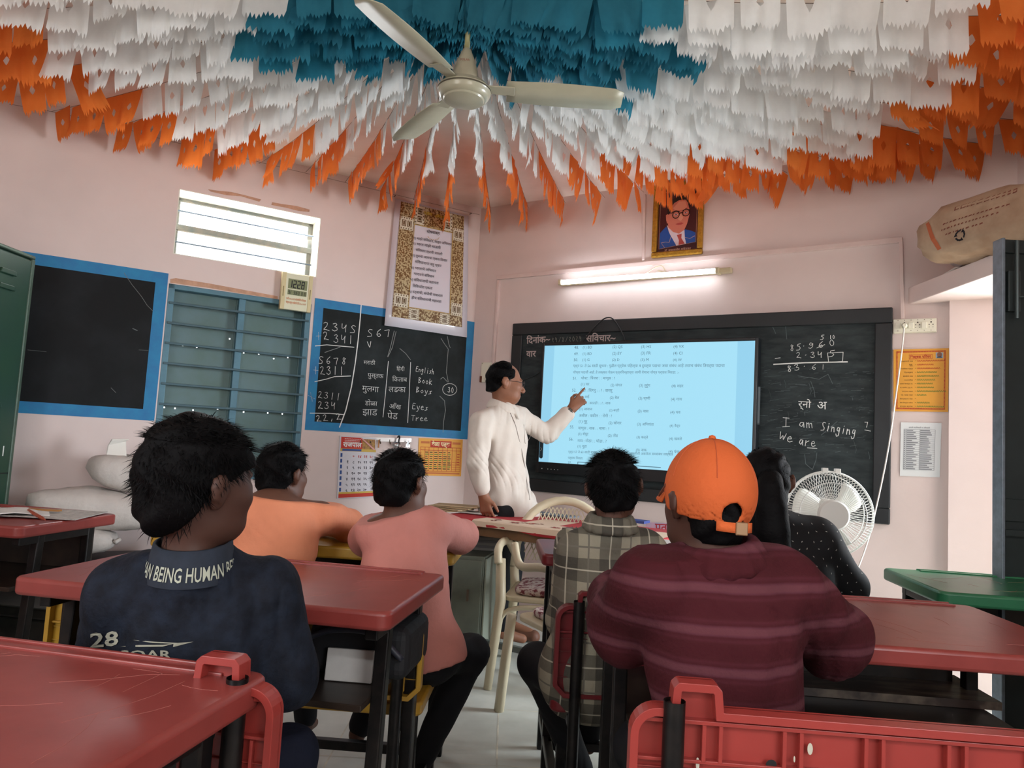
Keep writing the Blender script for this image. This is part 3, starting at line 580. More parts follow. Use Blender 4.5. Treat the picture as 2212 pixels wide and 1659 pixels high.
b = art([(1, [(345, 720), (375, 700), (405, 720), (395, 880), (375, 885), (355, 820)]), (1, [(400, 640), (470, 480), (600, 440), (740, 460), (800, 600), (810, 760), (770, 930), (720, 1040), (620, 1105), (500, 1060), (400, 960), (390, 800)]),
 (2, [(375, 690), (365, 560), (430, 440), (560, 380), (700, 390), (780, 470), (810, 580), (800, 640), (770, 520), (720, 460), (600, 455), (500, 500), (460, 560), (430, 690), (400, 715)]),
 (7, [(600, 480), (720, 490), (760, 600), (700, 650), (540, 650), (480, 600)]), (7, [(620, 720), (660, 720), (690, 810), (650, 860), (600, 840), (590, 800)]), (5, [(540, 915), (600, 895), (660, 892), (705, 912), (650, 938), (590, 935)]),
 (4, [(508, 730), (550, 712), (590, 728), (550, 748)]), (4, [(700, 718), (735, 702), (775, 712), (735, 732)]), (2, [(535, 722), (560, 722), (560, 740), (535, 740)]), (2, [(725, 708), (748, 708), (748, 726), (725, 726)])], 'face')
for cx, cy, r in ((548, 735, 66), (742, 715, 66)):
    b.line(s8([(cx + r * math.cos(t * PI / 9), cy + r * math.sin(t * PI / 9)) for t in range(19)]), .005, -.0185, 2)
b.line(s8([(612, 712), (678, 706)]), .006, -.0185, 2); b.line(s8([(412, 690), (485, 690)]), .005, -.0185, 2); b.line(s8([(480, 672), (548, 660), (610, 680)]), .006, -.0186, 2); b.line(s8([(685, 668), (742, 645), (800, 668)]), .006, -.0186, 2)
b.build('painted_face', mm, pt)
b = MB(); b.line(s8([(225, 270), (225, 1365), (950, 1290), (945, 240), (225, 270)][:5]), .0015, -.0127, 0)
c0, c1 = S8(340, 1425), S8(860, 1395); v, ff = text_mesh('डॉ. बाबासाहेब आंबेडकर', .01); v = v * ((c1[0] - c0[0]) / v[:, 0].max())
b.add(np.stack([v[:, 0] + c0[0], np.full(len(v), -.0128), v[:, 1] + c0[1] + v[:, 0] * .0], 1), ff); b.build('caption', mm[6], pt)
# ---- motto poster with brown ornament border
po_t = wthing(WL, 'motto_poster', 'tall laminated poster with brown floral border and printed slogans in the room corner', 'poster', 0, 0)
TL, TR, BL, BR_ = (855, 428), (1013, 466), (830, 703), (1008, 729)
q = [np.array(WL.uv(*p, .02)) for p in (BL, BR_, TR, TL)]
def bil(s, t, q=q): return (1 - t) * ((1 - s) * q[0] + s * q[1]) + t * ((1 - s) * q[3] + s * q[2])
def bquad(b, s0, s1, t0, t1, y, mi=0, n=1): b.poly([bil(s0, t0), bil(s1, t0), bil(s1, t1), bil(s0, t1)], y, mi)
b = MB(); P = []
nx, nz = 6, 10
b.add([(bil(i / nx, j / nz)[0], -.012 - .012 * (1 - j / nz) - .004 * math.sin(i / nx * PI), bil(i / nx, j / nz)[1]) for i in range(nx + 1) for j in range(nz + 1)], [(i * (nz + 1) + j, (i + 1) * (nz + 1) + j, (i + 1) * (nz + 1) + j + 1, i * (nz + 1) + j + 1) for i in range(nx) for j in range(nz)])
b.build('sheet', mat('laminated_white', 'dcd9e4', .22, spec=.5, coat=.3), po_t, smooth=1, solid=.002)
M_orn = mat('brown_ornament', '6b4a1c', .4, col2='bfae86', vscale=85, thr=(.48, .53), detail=2, coat=.4); M_br = mat('brown_print', '5f451f', .4); M_cr = mat('cream_print', 'd9d2bd', .5)
def yy(t): return -.0135 - .012 * (1 - t) - .006
def ps(x): return (x)                                              # sheet fractions
b = MB(); I = (.07, .93, .075, .985)                               # ornament outer
inn = (.255, .775, .165, .83)
for (s0, s1, t0, t1) in ((I[0], inn[0], I[2], I[3]), (inn[1], I[1], I[2], I[3]), (inn[0], inn[1], I[2], inn[2]), (inn[0], inn[1], inn[3], I[3])):
    k = 6
    for j in range(k):
        a, c = t0 + (t1 - t0) * j / k, t0 + (t1 - t0) * (j + 1) / k; P4 = [bil(s0, a), bil(s1, a), bil(s1, c), bil(s0, c)]
        b.add([(P4[0][0], yy(a), P4[0][1]), (P4[1][0], yy(a), P4[1][1]), (P4[2][0], yy(c), P4[2][1]), (P4[3][0], yy(c), P4[3][1])], [(0, 1, 2, 3)])
b.build('ornament_border', M_orn, po_t)
b = MB()
def cell(s0, s1, t0, t1, vert):
    tm = (t0 + t1) / 2; y = yy(tm) - .003; bquad(b, s0, s1, t0, t1, y, 0); n = 8
    def bq(a, c, d, e, mi, dy): bquad(b, s0 + (s1 - s0) * a, s0 + (s1 - s0) * c, t0 + (t1 - t0) * d, t0 + (t1 - t0) * e, y - dy, mi)
    if vert:
        for a in (.12, .55): bq(a, a + .33, .25, .75, 1, .001); bq(a + .07, a + .26, .3, .7, 0, .0015); bq(a + .1, a + .23, .34, .66, 1, .002)
        for i in range(5): bq(.06 + i * .19, .14 + i * .19, .04, .14, 1, .001); bq(.06 + i * .19, .14 + i * .19, .86, .96, 1, .001)
    else:
        for a in (.12, .55): bq(.25, .75, a, a + .33, 1, .001); bq(.3, .7, a + .07, a + .26, 0, .0015); bq(.34, .66, a + .1, a + .23, 1, .002)
        for i in range(5): bq(.04, .14, .06 + i * .19, .14 + i * .19, 1, .001); bq(.86, .96, .06 + i * .19, .14 + i * .19, 1, .001)
for s0, s1 in ((I[0], inn[0]), (inn[1], I[1])):
    for t0 in (.16, .77): cell(s0 + .01, s1 - .01, t0, t0 + .10, True)
for s0 in (inn[0] + .01, inn[1] - .13):
    for t0, t1 in ((I[2] + .005, inn[2] - .005), (inn[3] + .005, I[3] - .005)): cell(s0, s0 + .12, t0, t1, False)
for s0, s1, t0, t1 in ((inn[0], inn[1], inn[2], inn[2] + .006), (inn[0], inn[1], inn[3] - .006, inn[3]), (inn[0], inn[0] + .01, inn[2], inn[3]), (inn[1] - .01, inn[1], inn[2], inn[3])): bquad(b, s0, s1, t0, t1, yy((t0 + t1) / 2) - .002, 2)
b.build('ornament_cell', [M_cr, M_br, mat('gold_line', 'b59758', .4)], po_t)
class _Wp: uv = staticmethod(lambda x, y: WL.uv(x, y, .03))
S9 = lambda x, y: (820 + x / 5.183, 420 + y / 5.183)
b = MB()
for t, x0, y0, x1, y1 in (('१) माझे संविधान, माझा अभिमान', 375, 498, 808, 574), ('२) भारत माझी माऊली', 370, 560, 684, 612), ('संविधान त्याची सावली', 405, 632, 704, 683), ('३) तुमचा आमचा एकच विचार', 362, 692, 758, 756), ('संविधानाचा करु प्रचार', 398, 765, 692, 815),
  ('४) भारताचे अभिमान', 352, 830, 634, 872), ('भारताचे संविधान', 385, 900, 612, 935), ('५) संविधानाची महानता', 340, 962, 660, 1008), ('विविधतेत एकता', 372, 1036, 592, 1066), ('६) दर्जाची, संधीची समानता', 326, 1096, 706, 1150), ('हीच संविधानाची महानता', 357, 1168, 692, 1215)):
    dtext(b, _Wp, t, S9(x0, y0), S9(x1, y1), y=-.030, off=.006)
dtext(b, _Wp, 'घोषवाक्य', S9(530, 430), S9(678, 452), y=-.030, off=.012)
b.build('slogan_text', M_ink, po_t)
b = MB()
for s in (1, -1):
    for i in range(9):
        a = PI * (i + .5) / 9; cx, cy = 603, 430; p = (cx + 62 * math.cos(a), cy - s * (38 + 35 * math.sin(a)) - s * 5 + math.cos(a) * 8)
        b.disc(*_Wp.uv(*S9(*p)), .0035, .0035, -.030, n=6)
b.build('medallion', mat('gold_line', 'b59758', .4), po_t)
b = MB(); dtext(b, _Wp, 'घरघर', S9(490, 220), S9(590, 245), y=-.032, off=.01); dtext(b, _Wp, 'संविधान', S9(620, 258), S9(735, 272), y=-.032, off=.01); b.build('heading', mat('yellow_print', 'c8b02c', .4), po_t)
for p in ((852, 424), (1016, 462)):
    u, z = WL.uv(*p, .01); b = MB(); b.tube([(u, 0, z), (u, -.03, z)], .003, 6); b.build('nail', M_screw, po_t)
# ---- digital clock
co = .05
u0, z1 = WL.uv(612, 587, co); u1, _z = WL.uv(682, 596, co); z0 = WL.uv(600, 665, co)[1]
cu = (WL.uv(598, 665, co)[0] + u0) / 2 + .01
ck = wthing(WL, 'digital_clock', 'cream digital wall clock showing 12 28 below the ventilator', 'clock', cu, z0); w = u1 - u0 - .015; h = z1 - z0
b = MB(); b.box(0, w, -.045, -.01, 0, h); b.build('case', mat('clock_cream', 'dcdcc0', .45), ck, bevel=.004)
b = MB(); b.box(-.002, w * .13, -.048, -.008, -.002, h + .002); b.box(w * .88, w + .002, -.048, -.008, -.002, h + .002); b.build('side_trim', mat('clock_tan', 'd4c79b', .45), ck, bevel=.003)
b = MB(); b.box(w * .045, w * .07, -.05, -.047, h * .35, h * .62); b.box(w * .93, w * .955, -.05, -.047, h * .35, h * .62); b.build('slot', mat('tan_slot', '8a7c4c', .6), ck)
b = MB(); b.rect(w * .2, w * .83, h * .58, h * .85, -.0462); b.rect(w * .2, w * .83, h * .41, h * .55, -.0462); b.build('lcd', mat('lcd_olive', '828a66', .3), ck)
SEG = {'0': 'abcdef', '1': 'bc', '2': 'abged', '3': 'abgcd', '4': 'fgbc', '5': 'afgcd', '6': 'afgedc', '7': 'abc', '8': 'abcdefg', '9': 'abcfgd', 'W': 'fedcb', 'E': 'afged', '/': '/', ' ': ''}
def seg7(b, s, x, z, cw, hh, t, y):
    sg = {'a': ((.1, 1), (.9, 1)), 'b': ((.9, .95), (.87, .55)), 'c': ((.87, .45), (.83, .05)), 'd': ((0, 0), (.8, 0)), 'e': ((0, .05), (.04, .45)), 'f': ((.05, .55), (.1, .95)), 'g': ((.08, .5), (.85, .5)), '/': ((0, 0), (.8, 1))}
    for i, ch in enumerate(s):
        for k in SEG.get(ch, ''):
            (a, c), (d, e) = sg[k]; b.line([(x + i * cw + a * cw * .68, z + c * hh), (x + i * cw + d * cw * .68, z + e * hh)], t, y)
b = MB(); seg7(b, '12', w * .24, h * .615, w * .135, h * .19, .006, -.0466); seg7(b, '28', w * .51, h * .615, w * .135, h * .19, .006, -.0466); seg7(b, '9/ 3WE0 810', w * .235, h * .435, w * .053, h * .085, .0024, -.0466)
b.build('digits', M_ink, ck)
b = MB(); 
for r, t in enumerate(('१२वी २०१८-२०१९ शाळासमिती व शिक्षक', 'यांच्या कडून शाळेस भेट दि.१५-८-२०१९')): b.text(t, w * .17, h * (.27 - .1 * r), .02, -.0462, width=w * .66, off=.01)
b.build('dedication', mat('orange_print', 'cc7440', .7), ck)
# ---- hook rail with keys
rl = wthing(WL, 'hook_rail', 'white hook rail with hanging keys under the written chalkboard', 'hook rail', *WL.uv(765, 948, .01))
L = WL.uv(889, 948, .01)[0] - WL.uv(765, 948, .01)[0]; drop = WL.uv(889, 948, .01)[1] - WL.uv(765, 940, .01)[1]
b = MB(); b.bar((0, -.006, 0), (L, -.006, drop + .015), .012, .03); b.build('rail', mat('rail_metal', 'cfc8c4', .35, .5), rl, bevel=.001)
for i in range(6):
    x = L * (.1 + .17 * i); b = MB(); b.tube(smooth_path([(x, -.012, .01 + drop * i / 6), (x, -.014, -.015), (x, -.03, -.022), (x - .006, -.04, -.008)]), .0028, 6); b.build('hook', M_screw, rl, smooth=1)
def hang(name, label, cat, p, build): 
    u, z = WL.uv(*p, .035); t = wthing(WL, name, label, cat, u, z); build(t)
def _keys(t):
    b = MB(); b.tube([(.006 * math.cos(a), -.035, .006 * math.sin(a) - .005) for a in np.linspace(0, 2 * PI, 12)], .001, 5); b.build('ring', mat('steel', 'b9babb', .3, .9), t)
    for a in (-.25, .05, .3):
        b = MB(); d = np.array((math.sin(a), math.cos(a))); b.prism([(x * d[1] + z * -d[0] * -1, -.01 + (z * d[1]) - x * d[0]) for x, z in ((-.002, 0), (.002, 0), (.006, -.015), (.009, -.03), (.003, -.045), (-.003, -.045), (-.008, -.03))], -.037, -.034); b.build('key', mat('steel', 'b9babb', .3, .9), t)
hang('key_bunch', 'bunch of silver keys hanging at the right end of the hook rail', 'keys', (882, 950), _keys)
def _bell(t):
    b = MB(); b.lathe([(0, -.045), (.018, -.045), (.026, -.035), (.022, -.02), (.012, -.01), (0, -.008)], 14, c=(0, -.035, 0)); b.build('whistle', mat('steel', 'b9babb', .3, .9), t, smooth=1)
hang('steel_bell', 'small round steel bell hanging left of the keys on the hook rail', 'bell', (856, 952), _bell)
def _ribbon(t):
    b = MB(); b.tube(smooth_path([(-.008, -.035, -.005), (0, -.04, .006), (.008, -.035, -.004), (.002, -.04, -.03), (.0, -.04, -.12), (.004, -.04, -.2)]), .006, 6); b.build('lanyard', M_blk, t, smooth=1)
hang('black_lanyard', 'black lanyard hanging from the hook rail above the boy’s head', 'lanyard', (861, 944), _ribbon)
b = MB(); u, z = WL.uv(819, 950, .03); b.box(-.004, .004, -.03, -.022, -.055, 0)
t = b.build('wooden_peg', mat('varnished_wood', 'b0743a', .5)); t.location = WL.pt(u, z); t.rotation_euler = (0, 0, WL.a); tag(t, 'thin wooden stick hanging from the hook rail beside the calendar', 'stick')
# ---- calendar
q2 = [np.array(WL.uv(*p, .015)) for p in ((728, 1077), (811, 1073), (812, 946), (734, 941))]
cal = wthing(WL, 'wall_calendar', 'month calendar with a red header and curled corner hanging below the hook rail', 'calendar', q2[0][0], q2[0][1])
q2l = [p - q2[0] for p in q2]
def cq(s, t): return (1 - t) * ((1 - s) * q2l[0] + s * q2l[1]) + t * ((1 - s) * q2l[3] + s * q2l[2])
def cpoly(b, rects, y, mi=0):
    for s0, s1, t0, t1 in rects: b.poly([cq(s0, t0), cq(s1, t0), cq(s1, t1), cq(s0, t1)], y, mi)
def ctext(b, t, s, tt, s1, y, mi=0, off=.0, hs=1.0):
    a, c = cq(s, tt), cq(s1, tt); v, f = text_mesh(t, off); L = np.linalg.norm(c - a); v = v * (L / v[:, 0].max()); d = (c - a) / L
    V = a + v[:, :1] * d + v[:, 1:] * hs * np.array((-d[1], d[0])); b.add(np.stack([V[:, 0], np.full(len(V), y), V[:, 1]], 1), f, mi)
b = MB(); b.poly([cq(0, 0), cq(1, 0), cq(1, 1), cq(0, 1)], -.012); b.build('sheet', mat('calendar_paper', 'cfccd2', .6, var=.05, vscale=20), cal, solid=.008)
b = MB(); cpoly(b, [(.04, .62, .80, .985), (.03, 1, .01, .07)], -.0165, 0); cpoly(b, [(.62, .98, .80, .97)], -.0165, 1); cpoly(b, [(.03, 1, .755, .8), (.03, 1, .07, .10)], -.0166, 2); cpoly(b, [(.08, .6, .76, .795)], -.0168, 3); b.poly([cq(.60, .99), cq(.98, .8), cq(.93, .79), cq(.56, .985)], -.022, 4)
b.build('header_print', [M_red, mat('brown_picture', '7c4a34', .5, col2='c79a3a', vscale=60), mat('mustard_print', 'c9a844', .5), mat('blue_print', '2b4c8c', .5), mat('curled_pink', 'd79a94', .5)], cal)
b = MB(); ctext(b, 'राजपाल', .1, .83, .6, -.017, off=.03); [b.line([cq(x, z), cq(x + .03, z + .004)], .0022, -.017) for z in (.955, .93, .905) for x in np.arange(.14, .56, .045)]; b.build('shop_name', M_chalk, cal)
b = MB(); num = [[' ', '७', '१४', '२१', '२८'], ['१', '८', '१५', '२२', '२९'], ['२', '९', '१६', '२३', '३०'], ['३', '१०', '१७', '२४', ' '], ['४', '११', '१८', '२५', ' '], ['५', '१२', '१९', '२६', ' '], ['६', '१३', '२०', '२७', ' ']]
for r in range(7):
    for c in range(5):
        t = num[r][c]
        if t.strip(): wv = .05 * len(t); sc_ = .2 + .16 * c; ctext(b, t, sc_ - wv / 2 + .03, .655 - r * .092, sc_ + wv / 2 + .03, -.017, 1 if r == 0 else 0, off=.02, hs=1)
for r in range(7): cpoly(b, [(.04, .09, .11 + r * .092, .17 + r * .092)], -.0168, 2)
b.build('dates', [M_ink, M_red, mat('blue_print', '2b4c8c', .5)], cal)
# ---- yellow timetable sheet
M_yel = mat('yellow_card', 'eba83c', .55, var=.06, vscale=15); M_yel2 = mat('yellow_card_light', 'f0bb52', .55)
q2 = [np.array(WL.uv(*p, .006)) for p in ((902, 1027), (996, 1029), (1000, 950), (905, 946))]
tt = wthing(WL, 'timetable_sheet', 'yellow timetable sheet with red title below the written chalkboard near the corner', 'timetable', *q2[0]); q2l = [p - q2[0] for p in q2]
b = MB(); b.poly([cq(0, 0), cq(1, 0), cq(1, 1), cq(0, 1)], -.004); b.build('sheet', M_yel, tt, solid=.002)
b = MB(); cpoly(b, [(.26, .74, .76, .94)], -.006, 0); t0 = .09
for x in (.04, .14, .23, .34, .44, .54, .65, .76, .86, .96): cpoly(b, [(x, x + .008, .12, .76)], -.006, 0)
for z in (.12, .68, .76): cpoly(b, [(.04, .96, z, z + .012)], -.006, 0)
for z in (.36, .3, .24, .18): cpoly(b, [(.76, .96, z, z + .008)], -.006, 0)
cpoly(b, [(.04, .96, .05, .09)], -.006, 3); cpoly(b, [(.05, .24, .86, .92), (.76, .95, .86, .92)], -.006, 3)
for c in range(6):
    for r in range(9): cpoly(b, [(.15 + c * .103, .15 + c * .103 + random.uniform(.05, .08), .62 - r * .055, .64 - r * .055)], -.0062, (r % 3 == 1) + 1 if r < 8 else 1)
for r in range(5): cpoly(b, [(.88, .94, .58 - r * .07, .60 - r * .07)], -.0062, 0)
b.build('table_print', [M_red, M_ink, M_greenink, mat('orange_print', 'cc7440', .7)], tt)
b = MB(); ctext(b, 'वेळा पत्रक', .29, .8, .71, -.0064, off=.03, hs=1.1); b.build('title', mat('pale_yellow_print', 'f3e3b0', .6), tt)
# ---- yellow teacher profile sheet and printed list (right of the blackboard)
q2 = [np.array(WB.uv(*p, .006)) for p in ((1930, 888), (2048, 890), (2050, 752), (1930, 755))]
tp = wthing(WB, 'profile_sheet', 'yellow profile sheet with red border and tiny photo below the switchboard', 'poster', *q2[0]); q2l = [p - q2[0] for p in q2]
b = MB(); b.poly([cq(0, 0), cq(1, 0), cq(1, 1), cq(0, 1)], -.004); b.build('sheet', M_yel, tp, solid=.002)
b = MB(); e = .018
for z in np.arange(.045, .95, .022): cpoly(b, [(.06, .06 + e, z, z + .015), (.92, .92 + e, z, z + .015)], -.006)
for x in np.arange(.06, .93, .02): cpoly(b, [(x, x + .014, .04, .055), (x, x + .014, .945, .96)], -.006)
cpoly(b, [(.055, .059, .035, .965), (.94, .944, .035, .965), (.055, .944, .033, .037), (.055, .944, .963, .967)], -.006)
for a in ((.29, .71, .835, .842), (.29, .71, .905, .91), (.29, .295, .835, .91), (.705, .71, .835, .91)): cpoly(b, [a], -.006)
ctext(b, 'शिक्षक परिचय', .31, .852, .69, -.0062, off=.02, hs=1.15)
b.build('red_border', M_red, tp)
b = MB(); lab = ['शिक्षकाचे नाव', 'गुरू', 'शैक्षणिक पात्रता', 'प्रशिक्षण', 'शाळेचे नाव', 'जन्मतारीख', 'प्रथम नेमणूक ता.', 'या शाळेत रुजू ता.', 'कार्यरत काळ', 'पा. पाक नंबर', 'शिक्षकाचे नंबर', 'सेवा निवृत्त तारीख', 'संपर्क क्रमांक']
for i, t in enumerate(lab):
    z = .795 - i * .0605; L = min(.24, .018 * len(t)); ctext(b, t, .36 - L, z, .36, -.0062, 0, hs=.8); cpoly(b, [(.40, .42, z + .01, z + .014)], -.0062)
b.build('form_text', mat('brown_ink', '6b4a22', .8), tp)
b = MB()
for i, (L, c) in enumerate(((.5, 1), (.28, 1), (.4, 1), (.35, 0), (.38, 0), (.32, 0), (.26, 0), (.28, 0), (.5, 0), (.15, 0), (0, 0), (.22, 0), (.48, 0))):
    z = .798 - i * .0605; x = .44
    while x < .44 + L: d = random.uniform(.015, .03); b.line([cq(x, z), cq(x + d * .5, z + .02), cq(x + d, z)], .0016, -.0062, c); x += d + .008
b.build('handwriting', [M_greenink, M_red], tp)
b = MB(); cpoly(b, [(.77, .9, .845, .935)], -.0062, 0); b.disc(*cq(.835, .90), .012, .014, -.0064, 2, 10); b.poly([cq(.785, .847), cq(.885, .847), cq(.87, .875), (cq(.8, .875))], -.0064, 1)
b.build('photo', [mat('photo_sky', '9fb4c4', .5), mat('photo_shirt', '5a6a78', .5), mat('photo_face', '8c5f4a', .5)], tp)
q2 = [np.array(WB.uv(*p, .006)) for p in ((1944, 1028), (2030, 1031), (2034, 914), (1946, 912))]
ls = wthing(WB, 'printed_list', 'white printed sheet with a two column list below the yellow profile sheet', 'paper', *q2[0]); q2l = [p - q2[0] for p in q2]
b = MB(); b.poly([cq(0, 0), cq(1, 0), cq(1, 1), cq(0, 1)], -.004); b.build('sheet', mat('laminated_paper', 'dfe2e2', .35, coat=.3), ls, solid=.001)
b = MB()
for x in (.08, .14, .48, .85): cpoly(b, [(x, x + .006, .12, .87)], -.006)
for i in range(21): cpoly(b, [(.08, .85, .12 + i * .0375, .124 + i * .0375)], -.006)
for i in range(20):
    for x0, x1 in ((.09, .12), (.15, random.uniform(.28, .44)), (.49, random.uniform(.65, .8))): cpoly(b, [(x0, x1, .132 + i * .0375, .146 + i * .0375)], -.006)
ctext(b, 'आपले पदाधिकारी व अधिकारी', .2, .895, .72, -.006, off=.01); b.build('list_text', mat('grey_ink', '7a7c82', .8), ls)
# ---- multicolour chart low on the back wall
q2 = [np.array(WB.uv(*p, .006)) for p in ((1395, 1200), (1500, 1206), (1500, 1133), (1395, 1128))]
ch = wthing(WB, 'subject_chart', 'multicoloured timetable chart low on the back wall beside the capped boy', 'chart', *q2[0]); q2l = [p - q2[0] for p in q2]
b = MB(); b.poly([cq(0, -.6), cq(1, -.6), cq(1, 1), cq(0, 1)], -.004, 0); cpoly(b, [(.0, .7, .68, 1)], -.0062, 1); cpoly(b, [(.74, 1, .6, 1)], -.0062, 2); cpoly(b, [(.0, 1, .42, .56)], -.0062, 3)
for x in (.14, .32, .5, .68, .86): cpoly(b, [(x, x + .01, -.5, .56)], -.0064, 4)
for z in (.0, .14, .28, .42, -.14, -.28): cpoly(b, [(0, 1, z, z + .02)], -.0064, 4)
b.build('printed_chart', [mat('chart_white', 'd9e0da', .6), mat('chart_pink', 'e3a0b4', .6, col2='8cb8dc', vscale=9), mat('chart_yellow', 'e6d070', .6), mat('chart_green', '7cc47c', .6), mat('grey_ink', '7a7c82', .8)], ch)
b = MB(); ctext(b, 'पत्रक', .2, .76, .62, -.0066, off=.02); b.build('title', mat('chart_red', 'b4303c', .6), ch)
# ================================================================ paper bunting radiating from the ceiling fan hook
HUB = np.array((-.262, 2.60, CEIL - .02))
def paper(name, c, c2):
    m = mat(name, c, .8, var=.1, vscale=9, col2=c2, thr=(.35, .8), bump=.25, bscale=30)
    nt = m.node_tree; b = nt.nodes['Principled BSDF']; out = nt.nodes['Material Output']
    t = nt.nodes.new('ShaderNodeBsdfTranslucent'); mx = nt.nodes.new('ShaderNodeMixShader'); mx.inputs[0].default_value = .5
    src = b.inputs['Base Color'].links[0].from_socket; nt.links.new(src, t.inputs[0])
    nt.links.new(b.outputs[0], mx.inputs[1]); nt.links.new(t.outputs[0], mx.inputs[2]); nt.links.new(mx.outputs[0], out.inputs[0]); return m
M_or = paper('orange_tissue', 'f0883e', 'e6762c'); M_wh = paper('white_tissue', 'f3f4f3', 'e6e7e6'); M_tl = paper('teal_tissue', '2f86a0', '1f7088')
M_str = mat('twine', '7a6658', .8)
def flag_mesh(seed, m, hole, w=.168, h=.165):
    r = random.Random(seed); nx, nz = 10, 8; b = MB(); V = []; F = []
    ph = r.uniform(0, 6); am = r.uniform(.003, .008); curl = r.uniform(-.02, .02); skew = r.uniform(-.02, .02); lift = r.uniform(0, .5) ** 2 * .06; ww = w * r.uniform(.86, 1.04); hh = h * r.uniform(.85, 1.12)
    tw = r.uniform(-.14, .14)
    def P(i, j):                                   # i across, j down, in cells
        x = (i / nx - .5) * ww; t = j / nz; z = -t * hh
        ang = tw * t
        y = am * t * math.sin(ph + i * .9) + am * .6 * t * math.sin(ph * 2 + i * 1.7 + t * 2) + curl * t * t * (i / nx - .5) * 2 + lift * t * t
        x2 = x * math.cos(ang) * (1 - .05 * t) + skew * t
        return (x2, y + x * math.sin(ang), z * (1 - .12 * lift) + .006 * math.sin(i * 1.3 + ph) * t)
    cut = {}
    if hole == 'diamond':
        gone = {(4, 3), (5, 3), (4, 4), (5, 4)}; cut = {(4, 3): (4.5, 3.4), (6, 3): (5.5, 3.4), (4, 5): (4.5, 4.6), (6, 5): (5.5, 4.6)}
    elif hole == 'heart':
        gone = {(4, 3), (5, 3), (4, 4), (5, 4), (4, 2), (5, 2)}; cut = {(5, 2): (5, 2.6), (4, 2): (4.2, 2.1), (6, 2): (5.8, 2.1), (4, 4): (4.25, 4), (6, 4): (5.75, 4), (4, 5): (4.8, 4.7), (6, 5): (5.2, 4.7), (4, 3): (3.8, 3), (6, 3): (6.2, 3)}
    else: gone = set()
    for i in range(nx + 1):
        for j in range(nz + 1): V.append(P(*cut.get((i, j), (i, j))))
    for i in range(nx):
        for j in range(nz):
            if (i, j) not in gone: F.append((i * (nz + 1) + j, (i + 1) * (nz + 1) + j, (i + 1) * (nz + 1) + j + 1, i * (nz + 1) + j + 1))
    for i in range(nx):                            # pinked lower edge
        V.append(P(i + .5 + r.uniform(-.15, .15), nz + r.uniform(.75, 1.25))); F.append((i * (nz + 1) + nz, (i + 1) * (nz + 1) + nz, len(V) - 1))
    b.add(V, F); o = b.build('paper_flag', m, smooth=1); return o
FL = {}
for key, m in (('o', M_or), ('w', M_wh), ('t', M_tl)):
    FL[key] = []
    for s in range(9):
        o = flag_mesh(s * 7 + ord(key), m, {'o': 'diamond', 'w': 'heart' if s % 3 == 0 else ('none' if s % 3 == 1 else 'diamond'), 't': 'none'}[key]); FL[key].append(o.data); bpy.data.objects.remove(o)
def hit_room(P, d):
    best = 99
    for i in range(6):
        A = HEX[i][:2]; B = HEX[(i + 1) % 6][:2]; e = B - A; M2 = np.array([[d[0], -e[0]], [d[1], -e[1]]])
        t, s = np.linalg.solve(M2, A - P[:2])
        if t > 0 and 0 <= s <= 1: best = min(best, t)
    return best
def strand(end, fw, ft, label, group, sag, zend, twist=1.0, seed=0):
    r = random.Random(seed); L = float(np.linalg.norm(end[:2] - HUB[:2])); d = np.array((end[0] - HUB[0], end[1] - HUB[1], 0)) / L
    t = thing('bunting_strand', label, 'bunting', (end[0], end[1], zend), math.atan2(d[1], d[0]), group)   # local x outwards, origin at the wall end
    n = 24; P = [(-L + L * k / n, 0, (HUB[2] - zend) * (1 - k / n) - 4 * sag * (k / n) * (1 - k / n)) for k in range(n + 1)]
    b = MB(); b.tube(P, .0014, 4); b.build('string', M_str, t)
    x = .10; st = .157
    while x < L - .06:
        f = x / L; key = 't' if f < ft else ('w' if f < fw else 'o')
        me = r.choice(FL[key]); c = bpy.data.objects.new('paper_flag', me); COL.objects.link(c); c.parent = t
        z = (HUB[2] - zend) * (1 - f) - 4 * sag * f * (1 - f)
        sl = math.atan((-(HUB[2] - zend) / L - 4 * sag * (1 - 2 * f) / L))
        c.location = (-L + x, 0, z); c.rotation_euler = (r.uniform(-.1, .1), -sl, (PI if r.random() < .5 else 0) + r.uniform(-.12, .12) * twist)
        if key == 'o' and r.random() < .12: c.rotation_euler[0] += r.uniform(-.6, .6)
        c.scale = (r.uniform(.92, 1.04), 1, r.uniform(.9, 1.1)); x += st * r.uniform(.97, 1.06)
    return t
ends = []
for p in ((111, 241), (251, 273), (375, 307), (466, 324), (559, 354), (660, 372), (745, 394), (822, 412), (893, 432), (965, 448)):
    u, z = WL.uv(*p, .01); ends.append((WL.pt(u, 0, .012), z))
for u in (.10, .42, .72, 1.02, 1.30, 1.52, 1.72, 1.88, 2.02, 2.2, 2.38, 2.56, 2.78, 3.0, 3.2): ends.append((WB.pt(u, 0, .012), 2.86))
for y in (3.38, 3.1, 2.86, 2.6, 2.42, 2.2, 1.95): ends.append((np.array((hit_room(np.array((0, y, 0)), (1, 0)) - .012, y, 0)), 2.86))
for y in (3.6, 3.3, 3.0, 2.72, 2.45): ends.append((np.array((-hit_room(np.array((0, y, 0)), (-1, 0)) + .012, y, 0)), 2.86))
